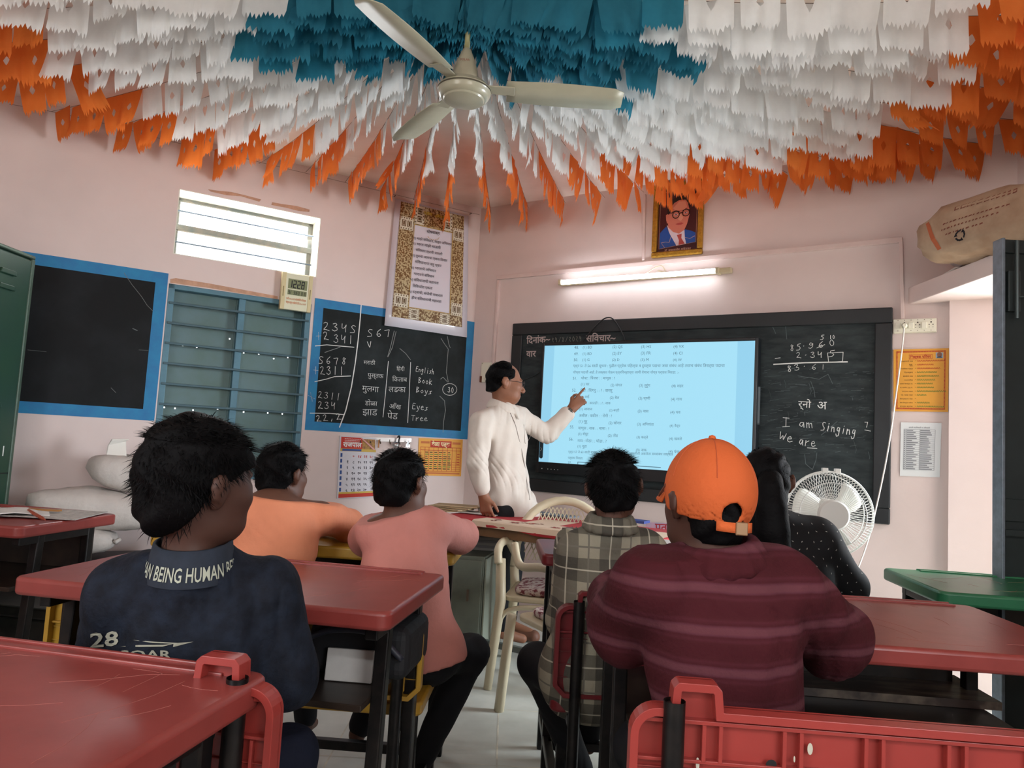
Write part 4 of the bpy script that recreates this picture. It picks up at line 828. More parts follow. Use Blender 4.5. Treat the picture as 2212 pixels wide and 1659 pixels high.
for i, (e, z) in enumerate(ends):
    z = min(max(z, 2.80), 2.89); a = math.degrees(math.atan2(e[0] - HUB[0], e[1] - HUB[1])); L = np.linalg.norm(e[:2] - HUB[:2])
    ft = .235 + .05 * math.sin(i) + (.06 if abs(a) > 60 else 0) - (.08 if abs(a) < 20 else 0); fw = np.interp(abs(a), [0, 25, 50, 75, 100], [.58, .6, .72, .68, .66])
    ORD = ['first', 'second', 'third', 'fourth', 'fifth', 'sixth', 'seventh', 'eighth', 'ninth', 'tenth', 'eleventh', 'twelfth', 'thirteenth', 'fourteenth', 'fifteenth']
    k, wn = (10 - i - 1, 'left wall') if i < 10 else ((i - 10, 'back wall') if i < 25 else ((i - 25, 'right wall') if e[0] > 0 else (i - 32, 'far left wall')))
    ref = 'room corner' if i < 25 else 'next corner'
    strand(e, fw + random.uniform(-.04, .04), ft, 'teal, white and orange flag strand, %s from the %s on the %s' % (ORD[k], ref, wn), 'bunting strands ending on the ' + wn, random.uniform(.03, .07) + (.05 if e[0] > 0 and a > 55 else 0), z, 1.0, i)
# plain thread along the left wall that the strands are tied to
b = MB(); P = []
for p in ((20, 225), (111, 241), (251, 273), (375, 307), (470, 326), (559, 350), (745, 394), (893, 430), (1036, 464)):
    u, z = WL.uv(*p, .012); P.append((u, -.012, z))
b.tube(smooth_path(P, 3), .0012, 4); o = b.build('wall_thread', M_str); o.location = WL.P; o.rotation_euler = (0, 0, WL.a); tag(o, 'thin thread strung along the top of the left wall', 'thread')
# ================================================================ ceiling fan
M_fan = mat('fan_ivory', 'a9a792', .35, spec=.6, coat=.3, var=.12, vscale=8)
FC = dep(1003, 196, 2.62); fz = FC[2]
fan = thing('ceiling_fan', 'old ivory ceiling fan hanging among the bunting', 'ceiling fan', (FC[0], FC[1], CEIL), 0)
dz = fz - CEIL; Rm = .1
b = MB(); b.tube([(0, 0, -.01), (0, 0, dz + .12)], .0105, 12); b.build('down_rod', mat('fan_rod', '9c9a6c', .35, var=.3, vscale=25), fan, smooth=1)
b = MB(); b.lathe([(0, 0), (.045, 0), (.042, -.03), (.02, -.05), (.012, -.055)], 20, caps=False); b.build('ceiling_cup', M_fan, fan, smooth=30)
b = MB(); b.lathe([(.011, dz + .165), (.016, dz + .16), (.033, dz + .12), (.045, dz + .08), (.052, dz + .045), (.052, dz + .03), (.0, dz + .03)], 28, caps=False); b.build('canopy', M_fan, fan, smooth=35)
b = MB(); b.text('POLAR', -.02, 0, .012); V = b.v[0]; V = [(math.sin(p[0] / .045) * .0445, -math.cos(p[0] / .045) * .0445 + .0, dz + .095 + p[2]) for p in V]; b2 = MB(); b2.add(V, b.f); b2.build('maker_mark', mat('fan_red', '8a4a3a', .6), fan)
b = MB(); b.lathe([(.0, dz + .035), (.05, dz + .033), (.085, dz + .022), (.100, dz + .004), (.101, dz - .006), (.098, dz - .010), (.097, dz - .018), (.09, dz - .028), (.083, dz - .033), (.078, dz - .034), (.074, dz - .040), (.05, dz - .047), (0, dz - .05)], 40, caps=False); b.build('motor', M_fan, fan, smooth=30)
b = MB(); b.lathe([(.1015, dz + .0), (.1022, dz - .003), (.1015, dz - .006)], 40, caps=False); b.build('motor_seam', mat('dark_seam', '4a4638', .6), fan, smooth=1)
for k, ang in enumerate((2, 122, 242)):
    a = math.radians(ang); b = MB(); b.at((0, 0, dz + .012), rotz(a))
    b.add([(.075, -.022, .006), (.19, -.03, .003), (.19, .03, -.003), (.075, .022, .0), (.075, -.022, .001), (.19, -.03, -.002), (.19, .03, -.008), (.075, .022, -.005)], [(0, 1, 2, 3), (7, 6, 5, 4), (0, 4, 5, 1), (1, 5, 6, 2), (2, 6, 7, 3), (3, 7, 4, 0)])
    arm = b.build('blade_arm', M_fan, fan, bevel=.002)
    b = MB(); b.at((0, 0, dz + .010), rotz(a)); F = []; V = []
    for i in range(13):
        x = .16 + .44 * i / 12; w = .052 + .012 * math.sin(i / 12 * PI) - (.02 if i == 12 else 0); V += [(x, -w, .012), (x, 0, .004), (x, w, -.014)]
        if i: q = 3 * i; F += [(q - 3, q, q + 1, q - 2), (q - 2, q + 1, q + 2, q - 1)]
    b.add(V, F); b.build('blade', mat('fan_blade', 'b4b29c', .4, spec=.5, var=.15, vscale=6), fan, smooth=40, solid=.003)
# ================================================================ school desks with fixed benches
M_redp = mat('red_desk_plastic', '8e3d38', .36, spec=.5, var=.3, vscale=7, col2='7a2f2a', bump=.03, bscale=30, thr=(.3, .75))
M_redb = mat('red_bench_plastic', '983630', .38, spec=.45, var=.12, vscale=6, bump=.02, bscale=30)
M_yelp = mat('yellow_desk_plastic', 'b58c2c', .38, spec=.45, var=.25, vscale=8, col2='97702a')
M_grnp = mat('green_desk_plastic', '2c6f4a', .33, spec=.5, var=.25, vscale=6, col2='245c40')
M_dred = mat('dark_red_plastic', '6e1f24', .4, spec=.4, var=.2, vscale=6)
M_leg = mat('black_leg_steel', '121214', .38, .5, var=.3, vscale=20, col2='2a2624')
M_shelf = mat('black_shelf', '1a1614', .4, spec=.4, var=.4, vscale=9, col2='3a2e26')
M_scratch = mat('scratch_mark', 'a2625a', .7); M_stain = mat('ink_stain', '3c1818', .7)
def rrect(x0, x1, y0, y1, r, n=5):
    out = []
    for cx, cy, a0 in ((x1 - r, y1 - r, 0), (x0 + r, y1 - r, PI / 2), (x0 + r, y0 + r, PI), (x1 - r, y0 + r, 1.5 * PI)):
        out += [(cx + r * math.cos(a0 + PI / 2 * k / n), cy + r * math.sin(a0 + PI / 2 * k / n)) for k in range(n + 1)]
    return out
def slab(b, pts, z0, z1, mi=0):                 # outline in x,y
    n = len(pts); V = [(x, y, z1) for x, y in pts] + [(x, y, z0) for x, y in pts]
    b.add(V, [tuple(range(n)), tuple(range(2 * n - 1, n - 1, -1))] + [(i, i + n, (i + 1) % n + n, (i + 1) % n) for i in range(n)], mi)
def ring_prism(b, pts, t, y0, y1):
    P = np.array(pts); n = len(P); keep = [i for i in range(n) if np.linalg.norm(P[i] - P[i - 1]) > 1e-4]; P = P[keep]; n = len(P)
    ar = sum(P[i][0] * P[(i + 1) % n][1] - P[(i + 1) % n][0] * P[i][1] for i in range(n)); sg = 1 if ar > 0 else -1; Q = []
    for i in range(n):
        e1 = P[i] - P[i - 1]; e2 = P[(i + 1) % n] - P[i]; e1 /= np.linalg.norm(e1); e2 /= np.linalg.norm(e2); n1 = np.array((-e1[1], e1[0])) * sg; n2 = np.array((-e2[1], e2[0])) * sg
        m = n1 + n2; m /= max(.35, m @ m / 2); Q.append(P[i] + m * t)
    V = [(p[0], y, p[1]) for y in (y0, y1) for p in list(P) + Q]; F = []
    for i in range(n):
        j = (i + 1) % n; o, q, o2, q2 = 0, n, 2 * n, 3 * n
        F += [(o + i, o + j, q + j, q + i), (o2 + j, o2 + i, q2 + i, q2 + j), (o + j, o + i, o2 + i, o2 + j), (q + i, q + j, q2 + j, q2 + i)]
    b.add(V, F)
def desk(label, P, rz, w, mtop, mseat, D=.5, h=.78, bench=True, shelf=True, back_h=.75, seat_gap=.0, seed=0, group=None):
    """origin: middle of the near edge of the desktop, on the floor; +y away from the sitter"""
    r = random.Random(seed); t = thing('school_desk', label, 'desk', (P[0], P[1], 0), rz, group)
    b = MB(); slab(b, rrect(-w / 2, w / 2, 0, D, .03), h - .042, h); tp = b.build('desktop', mtop, t, smooth=30, bevel=.009, seg=3)
    b = MB(); b.box(-w / 2 + .12, w / 2 - .06, D - .045, D - .03, h - .002, h + .0045); b.box(-w / 2 + .12, w / 2 - .06, D - .012, D - .004, h - .002, h + .0045)
    b.build('pencil_groove', mtop, tp, bevel=.002)
    b = MB()
    for k in range(16):
        x, y = r.uniform(-w * .45, w * .45), r.uniform(.06, D - .08); a = r.uniform(-.5, 2.2); L = r.uniform(.03, .2) * (1 if k % 3 else 1.4)
        pts = [(x + L * s * math.cos(a + s * .3), y + L * s * math.sin(a + s * .3)) for s in (0, .33, .66, 1)]
        pts = [(min(max(px_, -w / 2 + .03), w / 2 - .03), min(max(py_, .02), D - .06)) for px_, py_ in pts]
        for p, q in zip(pts[:-1], pts[1:]): b.bar((p[0], p[1], h + .0001), (q[0], q[1], h + .0001), .0006, .0004)
    b.build('scratch', M_scratch, tp)
    if shelf:
        b = MB(); b.box(-w / 2 + .07, w / 2 - .07, .06, D - .04, h - .235, h - .22); b.box(-w / 2 + .07, w / 2 - .07, D - .05, D - .04, h - .22, h - .05); b.build('shelf', M_shelf, t, bevel=.002)
    for s in (-1, 1):
        for y0, y1 in ((.15, .10), (D - .1, D - .1)):
            b = MB(); b.bar((s * (w / 2 - .055), y0, h - .042), (s * (w / 2 - .055), y1, .0), .032, .032); b.build('leg', M_leg, t, bevel=.004)
    for s in (-1, 1):
        b = MB(); b.bar((s * (w / 2 - .055), D - .1, .12), (s * (w / 2 - .055), -.42 if bench else .1, .12), .03, .03); b.build('floor_rail', M_leg, t, bevel=.003)
        b = MB(); b.bar((s * (w / 2 - .055), D - .08, h - .06), (s * (w / 2 - .055), .05, h - .06), .03, .03); b.build('top_rail', M_leg, t, bevel=.003)
    b = MB(); b.bar((-w / 2 + .055, .06, .12), (w / 2 - .055, .06, .12), .03, .03); b.build('foot_bar', M_leg, t, bevel=.003)
    if bench:
        w2 = w - .02; ys = -.16 - seat_gap; yb = -.47 - seat_gap
        b = MB(); slab(b, rrect(-w2 / 2, w2 / 2, yb + .02, ys, .03), .415, .45); b.build('seat', mseat, t, smooth=30, bevel=.008, seg=3)
        bk = MB()
        q_ = .04; prof = [(-w2 / 2 + q_ * (1 - math.sin(t)), back_h - q_ * (1 - math.cos(t))) for t in np.linspace(0, PI / 2, 9)] + [ (-w2 / 2, .50), (-w2 / 2 + .03, .47), (w2 / 2 - .03, .47), (w2 / 2, .50), *[(w2 / 2 - q_ * (1 - math.cos(t)), back_h - q_ * (1 - math.sin(t))) for t in np.linspace(0, PI / 2, 9)]]
        tabw = .05; prof = prof[:] + [(w2 / 2 - .058, back_h), (w2 / 2 - .06, back_h + .03), (w2 / 2 - .068, back_h + .038), (w2 / 2 - .072 - tabw, back_h + .038), (w2 / 2 - .08 - tabw, back_h + .03), (w2 / 2 - .083 - tabw, back_h)]
        prof += [(-w2 / 2 + .083 + tabw, back_h), (-w2 / 2 + .08 + tabw, back_h + .03), (-w2 / 2 + .072 + tabw, back_h + .038), (-w2 / 2 + .068, back_h + .038), (-w2 / 2 + .06, back_h + .03), (-w2 / 2 + .058, back_h)]
        bk.prism(prof, yb, yb + .014); bo = bk.build('backrest', mseat, t, bevel=.003)
        b = MB()                                    # rim and ribs moulded on the rear of the backrest
        ring_prism(b, prof, .012, yb - .022, yb + .006)
        for x in np.arange(-w2 / 2 + .12, w2 / 2 - .08, .115):
            for dx in (-.012, .012): b.box(x + dx - .003, x + dx + .003, yb - .012, yb, back_h - .075, back_h - .02)
            b.box(x + .055, x + .060, yb - .009, yb, .49, back_h - .08)
        b.box(-w2 / 2 + .01, w2 / 2 - .01, yb - .014, yb, back_h - .022, back_h - .016); b.box(-w2 / 2 + .01, w2 / 2 - .01, yb - .011, yb, back_h - .078, back_h - .073)
        for z in np.arange(.52, back_h - .09, .035): b.box(-w2 / 2 + .01, w2 / 2 - .01, yb - .005, yb, z, z + .002)
        b.build('back_rib', mseat, bo, bevel=.001)
        for s in (-1, 1):
            b = MB(); b.tube([(s * (w2 / 2 - .062), yb - .02, 0), (s * (w2 / 2 - .062), yb - .02, back_h + .012)], .016, 14, caps=False); b.tube([(s * (w2 / 2 - .062), yb - .02, 0), (s * (w2 / 2 - .062), yb - .02, back_h + .008)], .012, 14); b.build('back_post', M_leg, t, smooth=40)
            b = MB(); b.bar((s * (w2 / 2 - .062), ys - .04, .415), (s * (w2 / 2 - .062), ys - .04, 0), .03, .03); b.build('leg', M_leg, t, bevel=.004)
            b = MB(); b.bar((s * (w2 / 2 - .062), ys - .03, .40), (s * (w2 / 2 - .062), yb, .40), .03, .03); b.build('bench_rail', M_leg, t, bevel=.003)
    return t
H = .78
def place(nl, nr, w=None):                      # near-left and near-right corner pixels of a desktop -> origin, rotation, width
    a, c = hz(*nl, H), hz(*nr, H); d = c - a; L = float(np.linalg.norm(d)); m = (a + c) / 2
    return m, math.atan2(d[1], d[0]), L
mA, rA, wA = place((18, 1246), (843, 1324)); print('A', mA, math.degrees(rA), wA)
desk('red two-seat desk with a scratched top in front of the boy in the denim shirt', mA, rA - .01, wA, M_redp, M_redb, D=.50, back_h=.775, seed=1)
a = hz(590, 1452, H); rB = math.radians(-11); wB = 1.0; d = np.array((math.cos(rB), math.sin(rB), 0)); nB = np.array((-d[1], d[0], 0))
mB = a - d * wB / 2 - nB * .48
desk('red desk nearest the camera at the lower left of the photo', mB, rB, wB, M_redp, M_redb, D=.48, bench=False, seed=2)
a = hz(2046, 1303, H); rC = math.radians(4); wC = 1.1; d = np.array((math.cos(rC), math.sin(rC), 0)); nC = np.array((-d[1], d[0], 0))
bl = hz(1276, 1250, H); print('C back corners', bl, a)
d = (a - bl) / np.linalg.norm(a - bl); rC = math.atan2(d[1], d[0]); nC = np.array((-d[1], d[0], 0)); wC = float(np.linalg.norm(a - bl)) + .06
mC = (a + bl) / 2 - nC * .55 + d * .03
deskC = desk('red two-seat desk under the arms of the boy in the orange cap', mC, rC, wC, M_redp, M_redb, D=.55, back_h=.785, seed=3)
a = hz(1957, 1234, H); c = hz(2067, 1292, H); e = (c - a); 
rD = math.atan2(-e[0], e[1]) + PI; rD = math.radians(5); d = np.array((math.cos(rD), math.sin(rD), 0)); wD = .95
mD = c + d * (wD / 2 + .01); print('D', a, c)
desk('green desk beside the open dark door', mD, rD - .2, wD, M_grnp, M_grnp, D=.46, seed=4)
a = hz(982, 1197, H); rE = math.radians(-3); d = np.array((math.cos(rE), math.sin(rE), 0)); wE = 1.05
mE = a - d * wE / 2; print('E', mE)
desk('yellow desk with a yellow bench where the boys in peach and pink shirts sit', mE, rE, wE, M_yelp, M_yelp, D=.42, back_h=.68, seed=5)
a = hz(257, 1110, H); c = hz(140, 1150, H); rF = math.radians(-8); d = np.array((math.cos(rF), math.sin(rF), 0)); wF = 1.0; nF = np.array((-d[1], d[0], 0))
mF = a - d * wF / 2 - nF * .50
desk('red desk at the far left with open exercise papers on it', mF, rF, wF, M_redp, M_redb, D=.50, seed=6)
# desk of the plaid-shirt boy, mostly hidden
mG = np.array((.66, 2.56, 0)); rG = math.radians(1)
desk('dark red desk between the boy in the checked shirt and the teacher’s table', mG, rG, 1.04, M_dred, M_dred, D=.42, back_h=.72, seed=7, seat_gap=.02)
# ================================================================ papers, pens and books on the desks
M_pap = mat('exercise_paper', 'cfcbc6', .8, var=.12, vscale=20); M_pap2 = mat('newsprint', 'b9b4ae', .8, col2='96928e', vscale=60)
M_wood = mat('ruler_wood', '9a6a34', .5); M_pen = mat('red_pen', 'a0442c', .4); M_bk = mat('dark_cover', '2b2d38', .5); M_kraft = mat('kraft_cover', 'b39a78', .7)
def flat(name, label, cat, P, rz, w, d, th, m, z, group=None, bend=.0):
    b = MB(); nx = 6; V = []; F = []
    for i in range(nx + 1):
        for j in (0, 1):
            zz = bend * math.sin(PI * i / nx) ** 2 + (bend * .6 * (i / nx) ** 2 if j else 0)
            V += [(-w / 2 + w * i / nx, -d / 2 + d * j, zz), (-w / 2 + w * i / nx, -d / 2 + d * j, zz + th)]
        if i: q = 4 * i; F += [(q - 4, q - 2, q + 2, q), (q - 3, q + 1, q + 3, q - 1), (q - 4, q, q + 1, q - 3), (q - 2, q - 1, q + 3, q + 2)]
    F += [(0, 1, 3, 2), (4 * nx, 4 * nx + 2, 4 * nx + 3, 4 * nx + 1)]
    b.add(V, F); o = b.build(name, m); o.location = (P[0], P[1], z); o.rotation_euler = (0, 0, rz); return tag(o, label, cat, group)
zD = H + .003
p = hz(75, 1112, H); flat('newspaper', 'large printed newspaper sheet spread on the far left red desk', 'newspaper', p, .1, .42, .27, .003, M_pap2, zD, bend=.004)
p = hz(30, 1115, H); flat('exercise_sheet', 'folded white paper on the newspaper of the far left red desk', 'paper', p, .6, .22, .16, .004, M_pap, zD + .005, bend=.012)
for (x0, y0), (x1, y1), nm, lab, m, r in (((35, 1098), (130, 1103), 'ruler', 'brown wooden ruler lying across the papers on the far left desk', M_wood, .012), ((62, 1103), (98, 1123), 'pen', 'reddish pen lying on the newspaper beside the ruler', M_pen, .006)):
    a, c = hz(x0, y0, H + .02), hz(x1, y1, H + .02); b = MB()
    if nm == 'ruler': b.bar(a, c, .025, .006)
    else: b.tube([a, (a * .15 + c * .85), c], [.0065, .006, .0015], 8)
    tag(b.build(nm, m, smooth=30), lab, nm)
p = np.array((mA[0] + .14, mA[1] + .2)); b0 = thing('school_bag', 'dark school bag with papers on the shelf of the middle red desk', 'bag', (-.33, 1.92, H - .219), rA)
b = MB(); b.box(-.13, .13, -.1, .12, 0, .13); b.build('body', mat('bag_black', '151519', .7, bump=.3, bscale=20), b0, bevel=.03, seg=4)
b = MB(); b.tube(smooth_path([(-.12, -.11, .09), (-.05, -.13, .12), (.05, -.13, .12), (.12, -.11, .06)]), .008, 6); b.build('strap', M_bk, b0, smooth=1)
for i, (x, y, z, a, wv, hv) in enumerate(((-.355, 1.80, .0, .08, .115, .075), (-.31, 1.84, .0, -.1, .10, .10))):
    b = MB(); b.box(-wv / 2, wv / 2, -.006, .006, 0, hv); o = b.build('booklet', M_pap, bevel=.002); o.location = (x, y, H - .219 + z); o.rotation_euler = (-.15, 0, rA + a); tag(o, ('white booklet standing at the front of the middle red desk’s shelf', 'pale booklet leaning behind another on the middle red desk’s shelf')[i], 'booklet')
# crumpled clear bag on desk C's shelf
rs = random.Random(3); b = MB(); V = []; F = []
for i in range(13):
    for j in range(13):
        u, v = i / 12 * 2 * PI, j / 12 * PI; rr = 1 + rs.uniform(-.18, .18); V.append((.10 * rr * math.sin(v) * math.cos(u), .12 * rr * math.sin(v) * math.sin(u), .07 + .068 * rr * math.cos(v)))
for i in range(12):
    for j in range(12): F.append((i * 13 + j, (i + 1) * 13 + j, (i + 1) * 13 + j + 1, i * 13 + j + 1))
b.add(V, F); o = b.build('crumpled_bag', mat('cloudy_film', 'b0a298', .15, spec=.8, var=.3, vscale=20, col2='6a4a38')); cb = mC - d * 0
pC = hz(1375, 1440, .56); o.location = (pC[0] + .02, pC[1] + .1, H - .219); tag(o, 'crumpled clear plastic bag on the left end of the capped boy’s desk shelf', 'bag')
# slate-like folder on desk C's shelf, window-light reflections painted as pale streaks
pc = hz(1900, 1480, .575); flat('folder', 'dark folder with painted pale reflections on the shelf under the right red desk', 'folder', (pc[0], pc[1] + .02), rC, .52, .22, .02, mat('glare_streaked_folder', '3a2c26', .3, spec=.6, var=.5, vscale=8, col2='8a7a68', stretch=(1, 4, 1), thr=(.45, .7)), H - .219)
p = hz(1430, 1186, H); flat('open_notebook', 'white notebook lying open on the dark red desk behind the capped boy', 'notebook', p, .3, .30, .2, .012, M_pap, zD, bend=.01)
p = hz(1195, 1190, H)
# pen on green desk's shelf
p = hz(2185, 1360, .60); b = MB(); b.tube([(-.05, 0, 0), (.04, -.03, 0), (.05, -.033, 0)], [.005, .005, .001], 8); o = b.build('pen', mat('white_pen', 'cfd2d4', .4), smooth=30); o.location = (p[0], p[1], H - .213); tag(o, 'white pen lying on the dark shelf of the green desk', 'pen')
# ================================================================ teacher's table
M_tabw = mat('table_wood', '7a5636', .5, var=.3, vscale=12); M_cloth = mat('red_floral_cloth', 'b02a30', .85, col2='a8232a', vscale=4)
T1, T2 = hz(950, 1112, .75), hz(1415, 1168, .75); dT = T2 - T1; wT = float(np.linalg.norm(dT)); rT = math.atan2(dT[1], dT[0]); print('table', T1, T2, wT, math.degrees(rT))
tb = thing('teacher_table', 'wooden teacher’s table covered with a red and cream flowered cloth', 'table', (T1 + T2) / 2 * (1, 1, 0), rT)
DT = .55; b = MB(); b.box(-wT / 2, wT / 2, 0, DT, .715, .74); b.box(-wT / 2 + .04, wT / 2 - .04, .04, DT - .04, .66, .715); b.build('tabletop', M_tabw, tb, bevel=.004)
for s in (-1, 1):
    for y in (.06, DT - .06): b = MB(); b.bar((s * (wT / 2 - .06), y, .66), (s * (wT / 2 - .06), y, 0), .035, .035); b.build('leg', mat('grey_leg_steel', '6d7470', .4, .4), tb, bevel=.004)
b = MB(); b.bar((-wT / 2 + .06, .08, .11), (wT / 2 - .06, .08, .11), .03, .03); b.build('foot_rail', mat('grey_leg_steel', '6d7470'), tb, bevel=.003)
cl = thing('table_cloth', 'red cloth with cream panels and brown flowers draped over the teacher’s table', 'tablecloth', (T1 + T2) / 2 * (1, 1, 0) + np.array((0, 0, .742)), rT)
b = MB(); n = 40; V = []; F = []; rs = random.Random(5)
for i in range(n + 1):
    x = -wT / 2 - .02 + (wT + .04) * i / n; wv = .006 * math.sin(i * .9) + .004 * math.sin(i * 2.1)
    for k, (y, z) in enumerate(((DT + .02, .0), (DT, .004), (.3, .004), (.02, .004), (-.012, -.002), (-.02 + wv, -.03 - .010 * math.sin(i * .35)))): V.append((x, y, z))
    if i: q = 6 * i; F += [(q - 6 + k, q + k, q + k + 1, q - 5 + k) for k in range(5)]
b.add(V, F); b.build('cloth', M_cloth, cl, smooth=1, solid=.003)
b = MB(); M_cream = mat('cloth_cream', 'd2b8a0', .85)
def cpanel(x0, x1, y0, y1): 
    b.add([(x0, y0, .0075), (x1, y0, .0075), (x1, y1, .0075), (x0, y1, .0075)], [(0, 1, 2, 3)])
for x0, x1 in ((-wT / 2 + .22, wT / 2 - .0),): cpanel(x0, x1, .0, .13); b.add([(x0, -.0165, .002), (x1, -.0165, .002), (x1, -.024, -.025), (x0, -.024, -.025)], [(0, 1, 2, 3)]); b.add([(x0, 0, .0075), (x1, 0, .0075), (x1, -.0165, .002), (x0, -.0165, .002)], [(0, 1, 2, 3)])
for x0, x1 in ((-.15, .05), (.42, .6)): cpanel(x0, x1, .13, .38)
b.build('cream_panel', M_cream, cl)
b = MB(); rs = random.Random(9)
for k in range(26):
    cx, cy = rs.uniform(-wT / 2 + .26, wT / 2 - .05), rs.uniform(.01, .12); mi = rs.randrange(2); n_ = rs.randint(4, 7)
    for j in range(n_):
        a = 2 * PI * j / n_; rr = rs.uniform(.012, .022); x, y = cx + rr * .9 * math.cos(a), min(cy + rr * .9 * math.sin(a), .37)
        b.add([(x + rr * .5 * math.cos(t), y + rr * .5 * math.sin(t), .0082 + k * .00004) for t in np.arange(0, 6.2, 1.05)], [tuple(range(6))], mi)
b.build('printed_flower', [mat('cloth_brown', '7a3428', .85), mat('cloth_red', 'a8352f', .85)], cl)
zT = .753
def onT(x, y, z=zT): p = hz(x, y, z); return p
p = onT(1030, 1108); flat('paper_sheet', 'loose white paper lying on the red cloth near the standing man’s hand', 'paper', p, rT + .1, .28, .13, .002, M_pap, zT)
p = onT(1190, 1113); flat('magazine', 'dark glossy magazine lying on the teacher’s table', 'magazine', p, rT - .1, .30, .14, .008, mat('magazine_cover', '55606c', .3, var=.5, vscale=20, col2='8c9298'), zT)
p = onT(1372, 1128); flat('blue_book', 'blue covered book at the right end of the teacher’s table', 'book', p, rT, .14, .1, .014, mat('blue_cover', '3a4a8c', .5), zT)
for i in range(4):
    p = onT(960 + i * 6, 1101); flat('manila_folder', ['lowest', 'second', 'third', 'topmost'][i] + ' of the four tan folders piled on the left end of the teacher’s table', 'folder', p + np.array((.01 * i, -.01 * i, 0)), rT + .25 * (i - 1.5), .26, .14, .006, M_kraft, zT + .0085 * i, group='tan folders on the teacher’s table')
# steel box beside the table with ledgers on top
bx0 = hz(962, 1190, .56)
Q1 = hz(1048, 1203, .55); Q2 = hz(1090, 1178, .55); Q0 = hz(975, 1195, .55); print('box', Q0, Q1, Q2)
M_cab = mat('grey_green_steel', '6f7568', .5, .3, var=.3, vscale=5, col2='5c6056')
cb = thing('steel_cabinet', 'low grey green steel cabinet with dented door under the teacher’s table', 'cabinet', (Q1[0], Q1[1], 0), math.radians(0))
wv = .42; dv = .50; sk = (Q2 - Q1)[:2]; sk = sk / np.linalg.norm(sk)
b = MB(); o_ = np.array((0, 0)); pts = [(0, 0), tuple(sk * dv), tuple(sk * dv + np.array((-wv, .02))), (-wv, .02)]; slab(b, pts, .03, .55); b.build('body', M_cab, cb, bevel=.004)
b = MB(); slab(b, [(-.012, -.012), (-.012, -.002), (-wv + .01, .012), (-wv + .01, .002)], .06, .53); b.build('door', M_cab, cb, bevel=.003)
b = MB(); n_ = np.array((sk[1], -sk[0])); pts = [tuple(n_ * .002), tuple(n_ * .012), tuple(sk * dv * .98 + n_ * .012), tuple(sk * dv * .98 + n_ * .002)]; slab(b, pts, .01, .54); b.build('side_panel', mat('pale_steel_side', '8f9688', .5, .2, var=.15, vscale=5), cb, bevel=.002)
b = MB(); b.bar((-.08, -.02, .38), (-.08, -.02, .32), .012, .01); b.build('handle', M_screw, cb)
for i in range(5):
    p = hz(1040, 1180, .57) ; flat('ledger', ['bottom', 'second', 'third', 'fourth', 'top'][i] + ' one of the grey ledgers stacked on the low steel cabinet', 'book', p + np.array((.0, .06, 0)), -.05 + .03 * math.sin(i * 2), .25, .19, .014, mat('ledger_grey' + str(i % 2), ['7b7672', '5f5c5c'][i % 2], .7), .5525 + .0145 * i, group='grey ledgers on the steel cabinet')
# ================================================================ plastic chair behind the table
M_chair = mat('cream_plastic', 'd0c3a6', .4, spec=.4, var=.1, vscale=6)
ct_ = dep(1210, 1100, 3.95); ch = thing('plastic_chair', 'cream plastic armchair with a lattice back behind the teacher’s table', 'chair', (ct_[0] - .02, 3.72, 0), math.radians(170))
def arch(w, h, z0, y0, lean, n=16): return [(w / 2 * math.cos(PI - PI * i / n) , y0 - lean * math.sin(PI * i / n), z0 + h * math.sin(PI * i / n) ** .7) for i in range(n + 1)]
b = MB(); A = arch(.50, .36, .50, -.2, .1); b.tube([(a[0], a[1], a[2]) for a in A], .024, 8); b.build('back_rim', M_chair, ch, smooth=1)
b = MB(); A2 = arch(.44, .31, .52, -.205, .09)
for k in range(-9, 10):
    x = k * .022
    for s in (1, -1):
        P = []
        for t in np.linspace(0, 1, 9):
            zz = .54 + .28 * t; xx = x + s * .13 * (t - .5); hw = .215 * math.sqrt(max(0, 1 - ((zz - .52) / .33) ** 2.4))
            if abs(xx) < hw: P.append((xx, -.205 - .09 * math.sin(min(1, t * 1.1) * PI / 2), zz))
        if len(P) > 1: b.tube(P, .0035, 4)
b.build('lattice', M_chair, ch)
b = MB(); slab(b, rrect(-.23, .23, -.22, .22, .06), .40, .425); b.build('seat', M_chair, ch, smooth=30, bevel=.006)
b = MB(); slab(b, rrect(-.19, .19, -.17, .19, .08), .426, .46); b.build('cushion', mat('floral_cushion', 'c9b9b4', .9, col2='7a3a44', vscale=45, thr=(.48, .56)), ch, smooth=30, bevel=.015, seg=3)
for s in (-1, 1):
    b = MB(); b.tube(smooth_path([(s * .24, -.2, .55), (s * .27, -.1, .64), (s * .27, .1, .66), (s * .265, .22, .64), (s * .255, .25, .58)]), .02, 8); b.build('armrest', M_chair, ch, smooth=1)
    for y, yb in ((.22, .27), (-.2, -.27)): b = MB(); b.tube([(s * .25, y, .6 if y > 0 else .5), (s * .24, y, .4), (s * .27, yb, 0)], [.024, .026, .02], 8); b.build('leg', M_chair, ch, smooth=1)
b = MB(); b.tube(smooth_path([(-.25, .235, .25), (-.2, .225, .36), (0, .22, .385), (.2, .225, .36), (.25, .235, .25)]), .012, 6); b.build('apron', M_chair, ch, smooth=1)
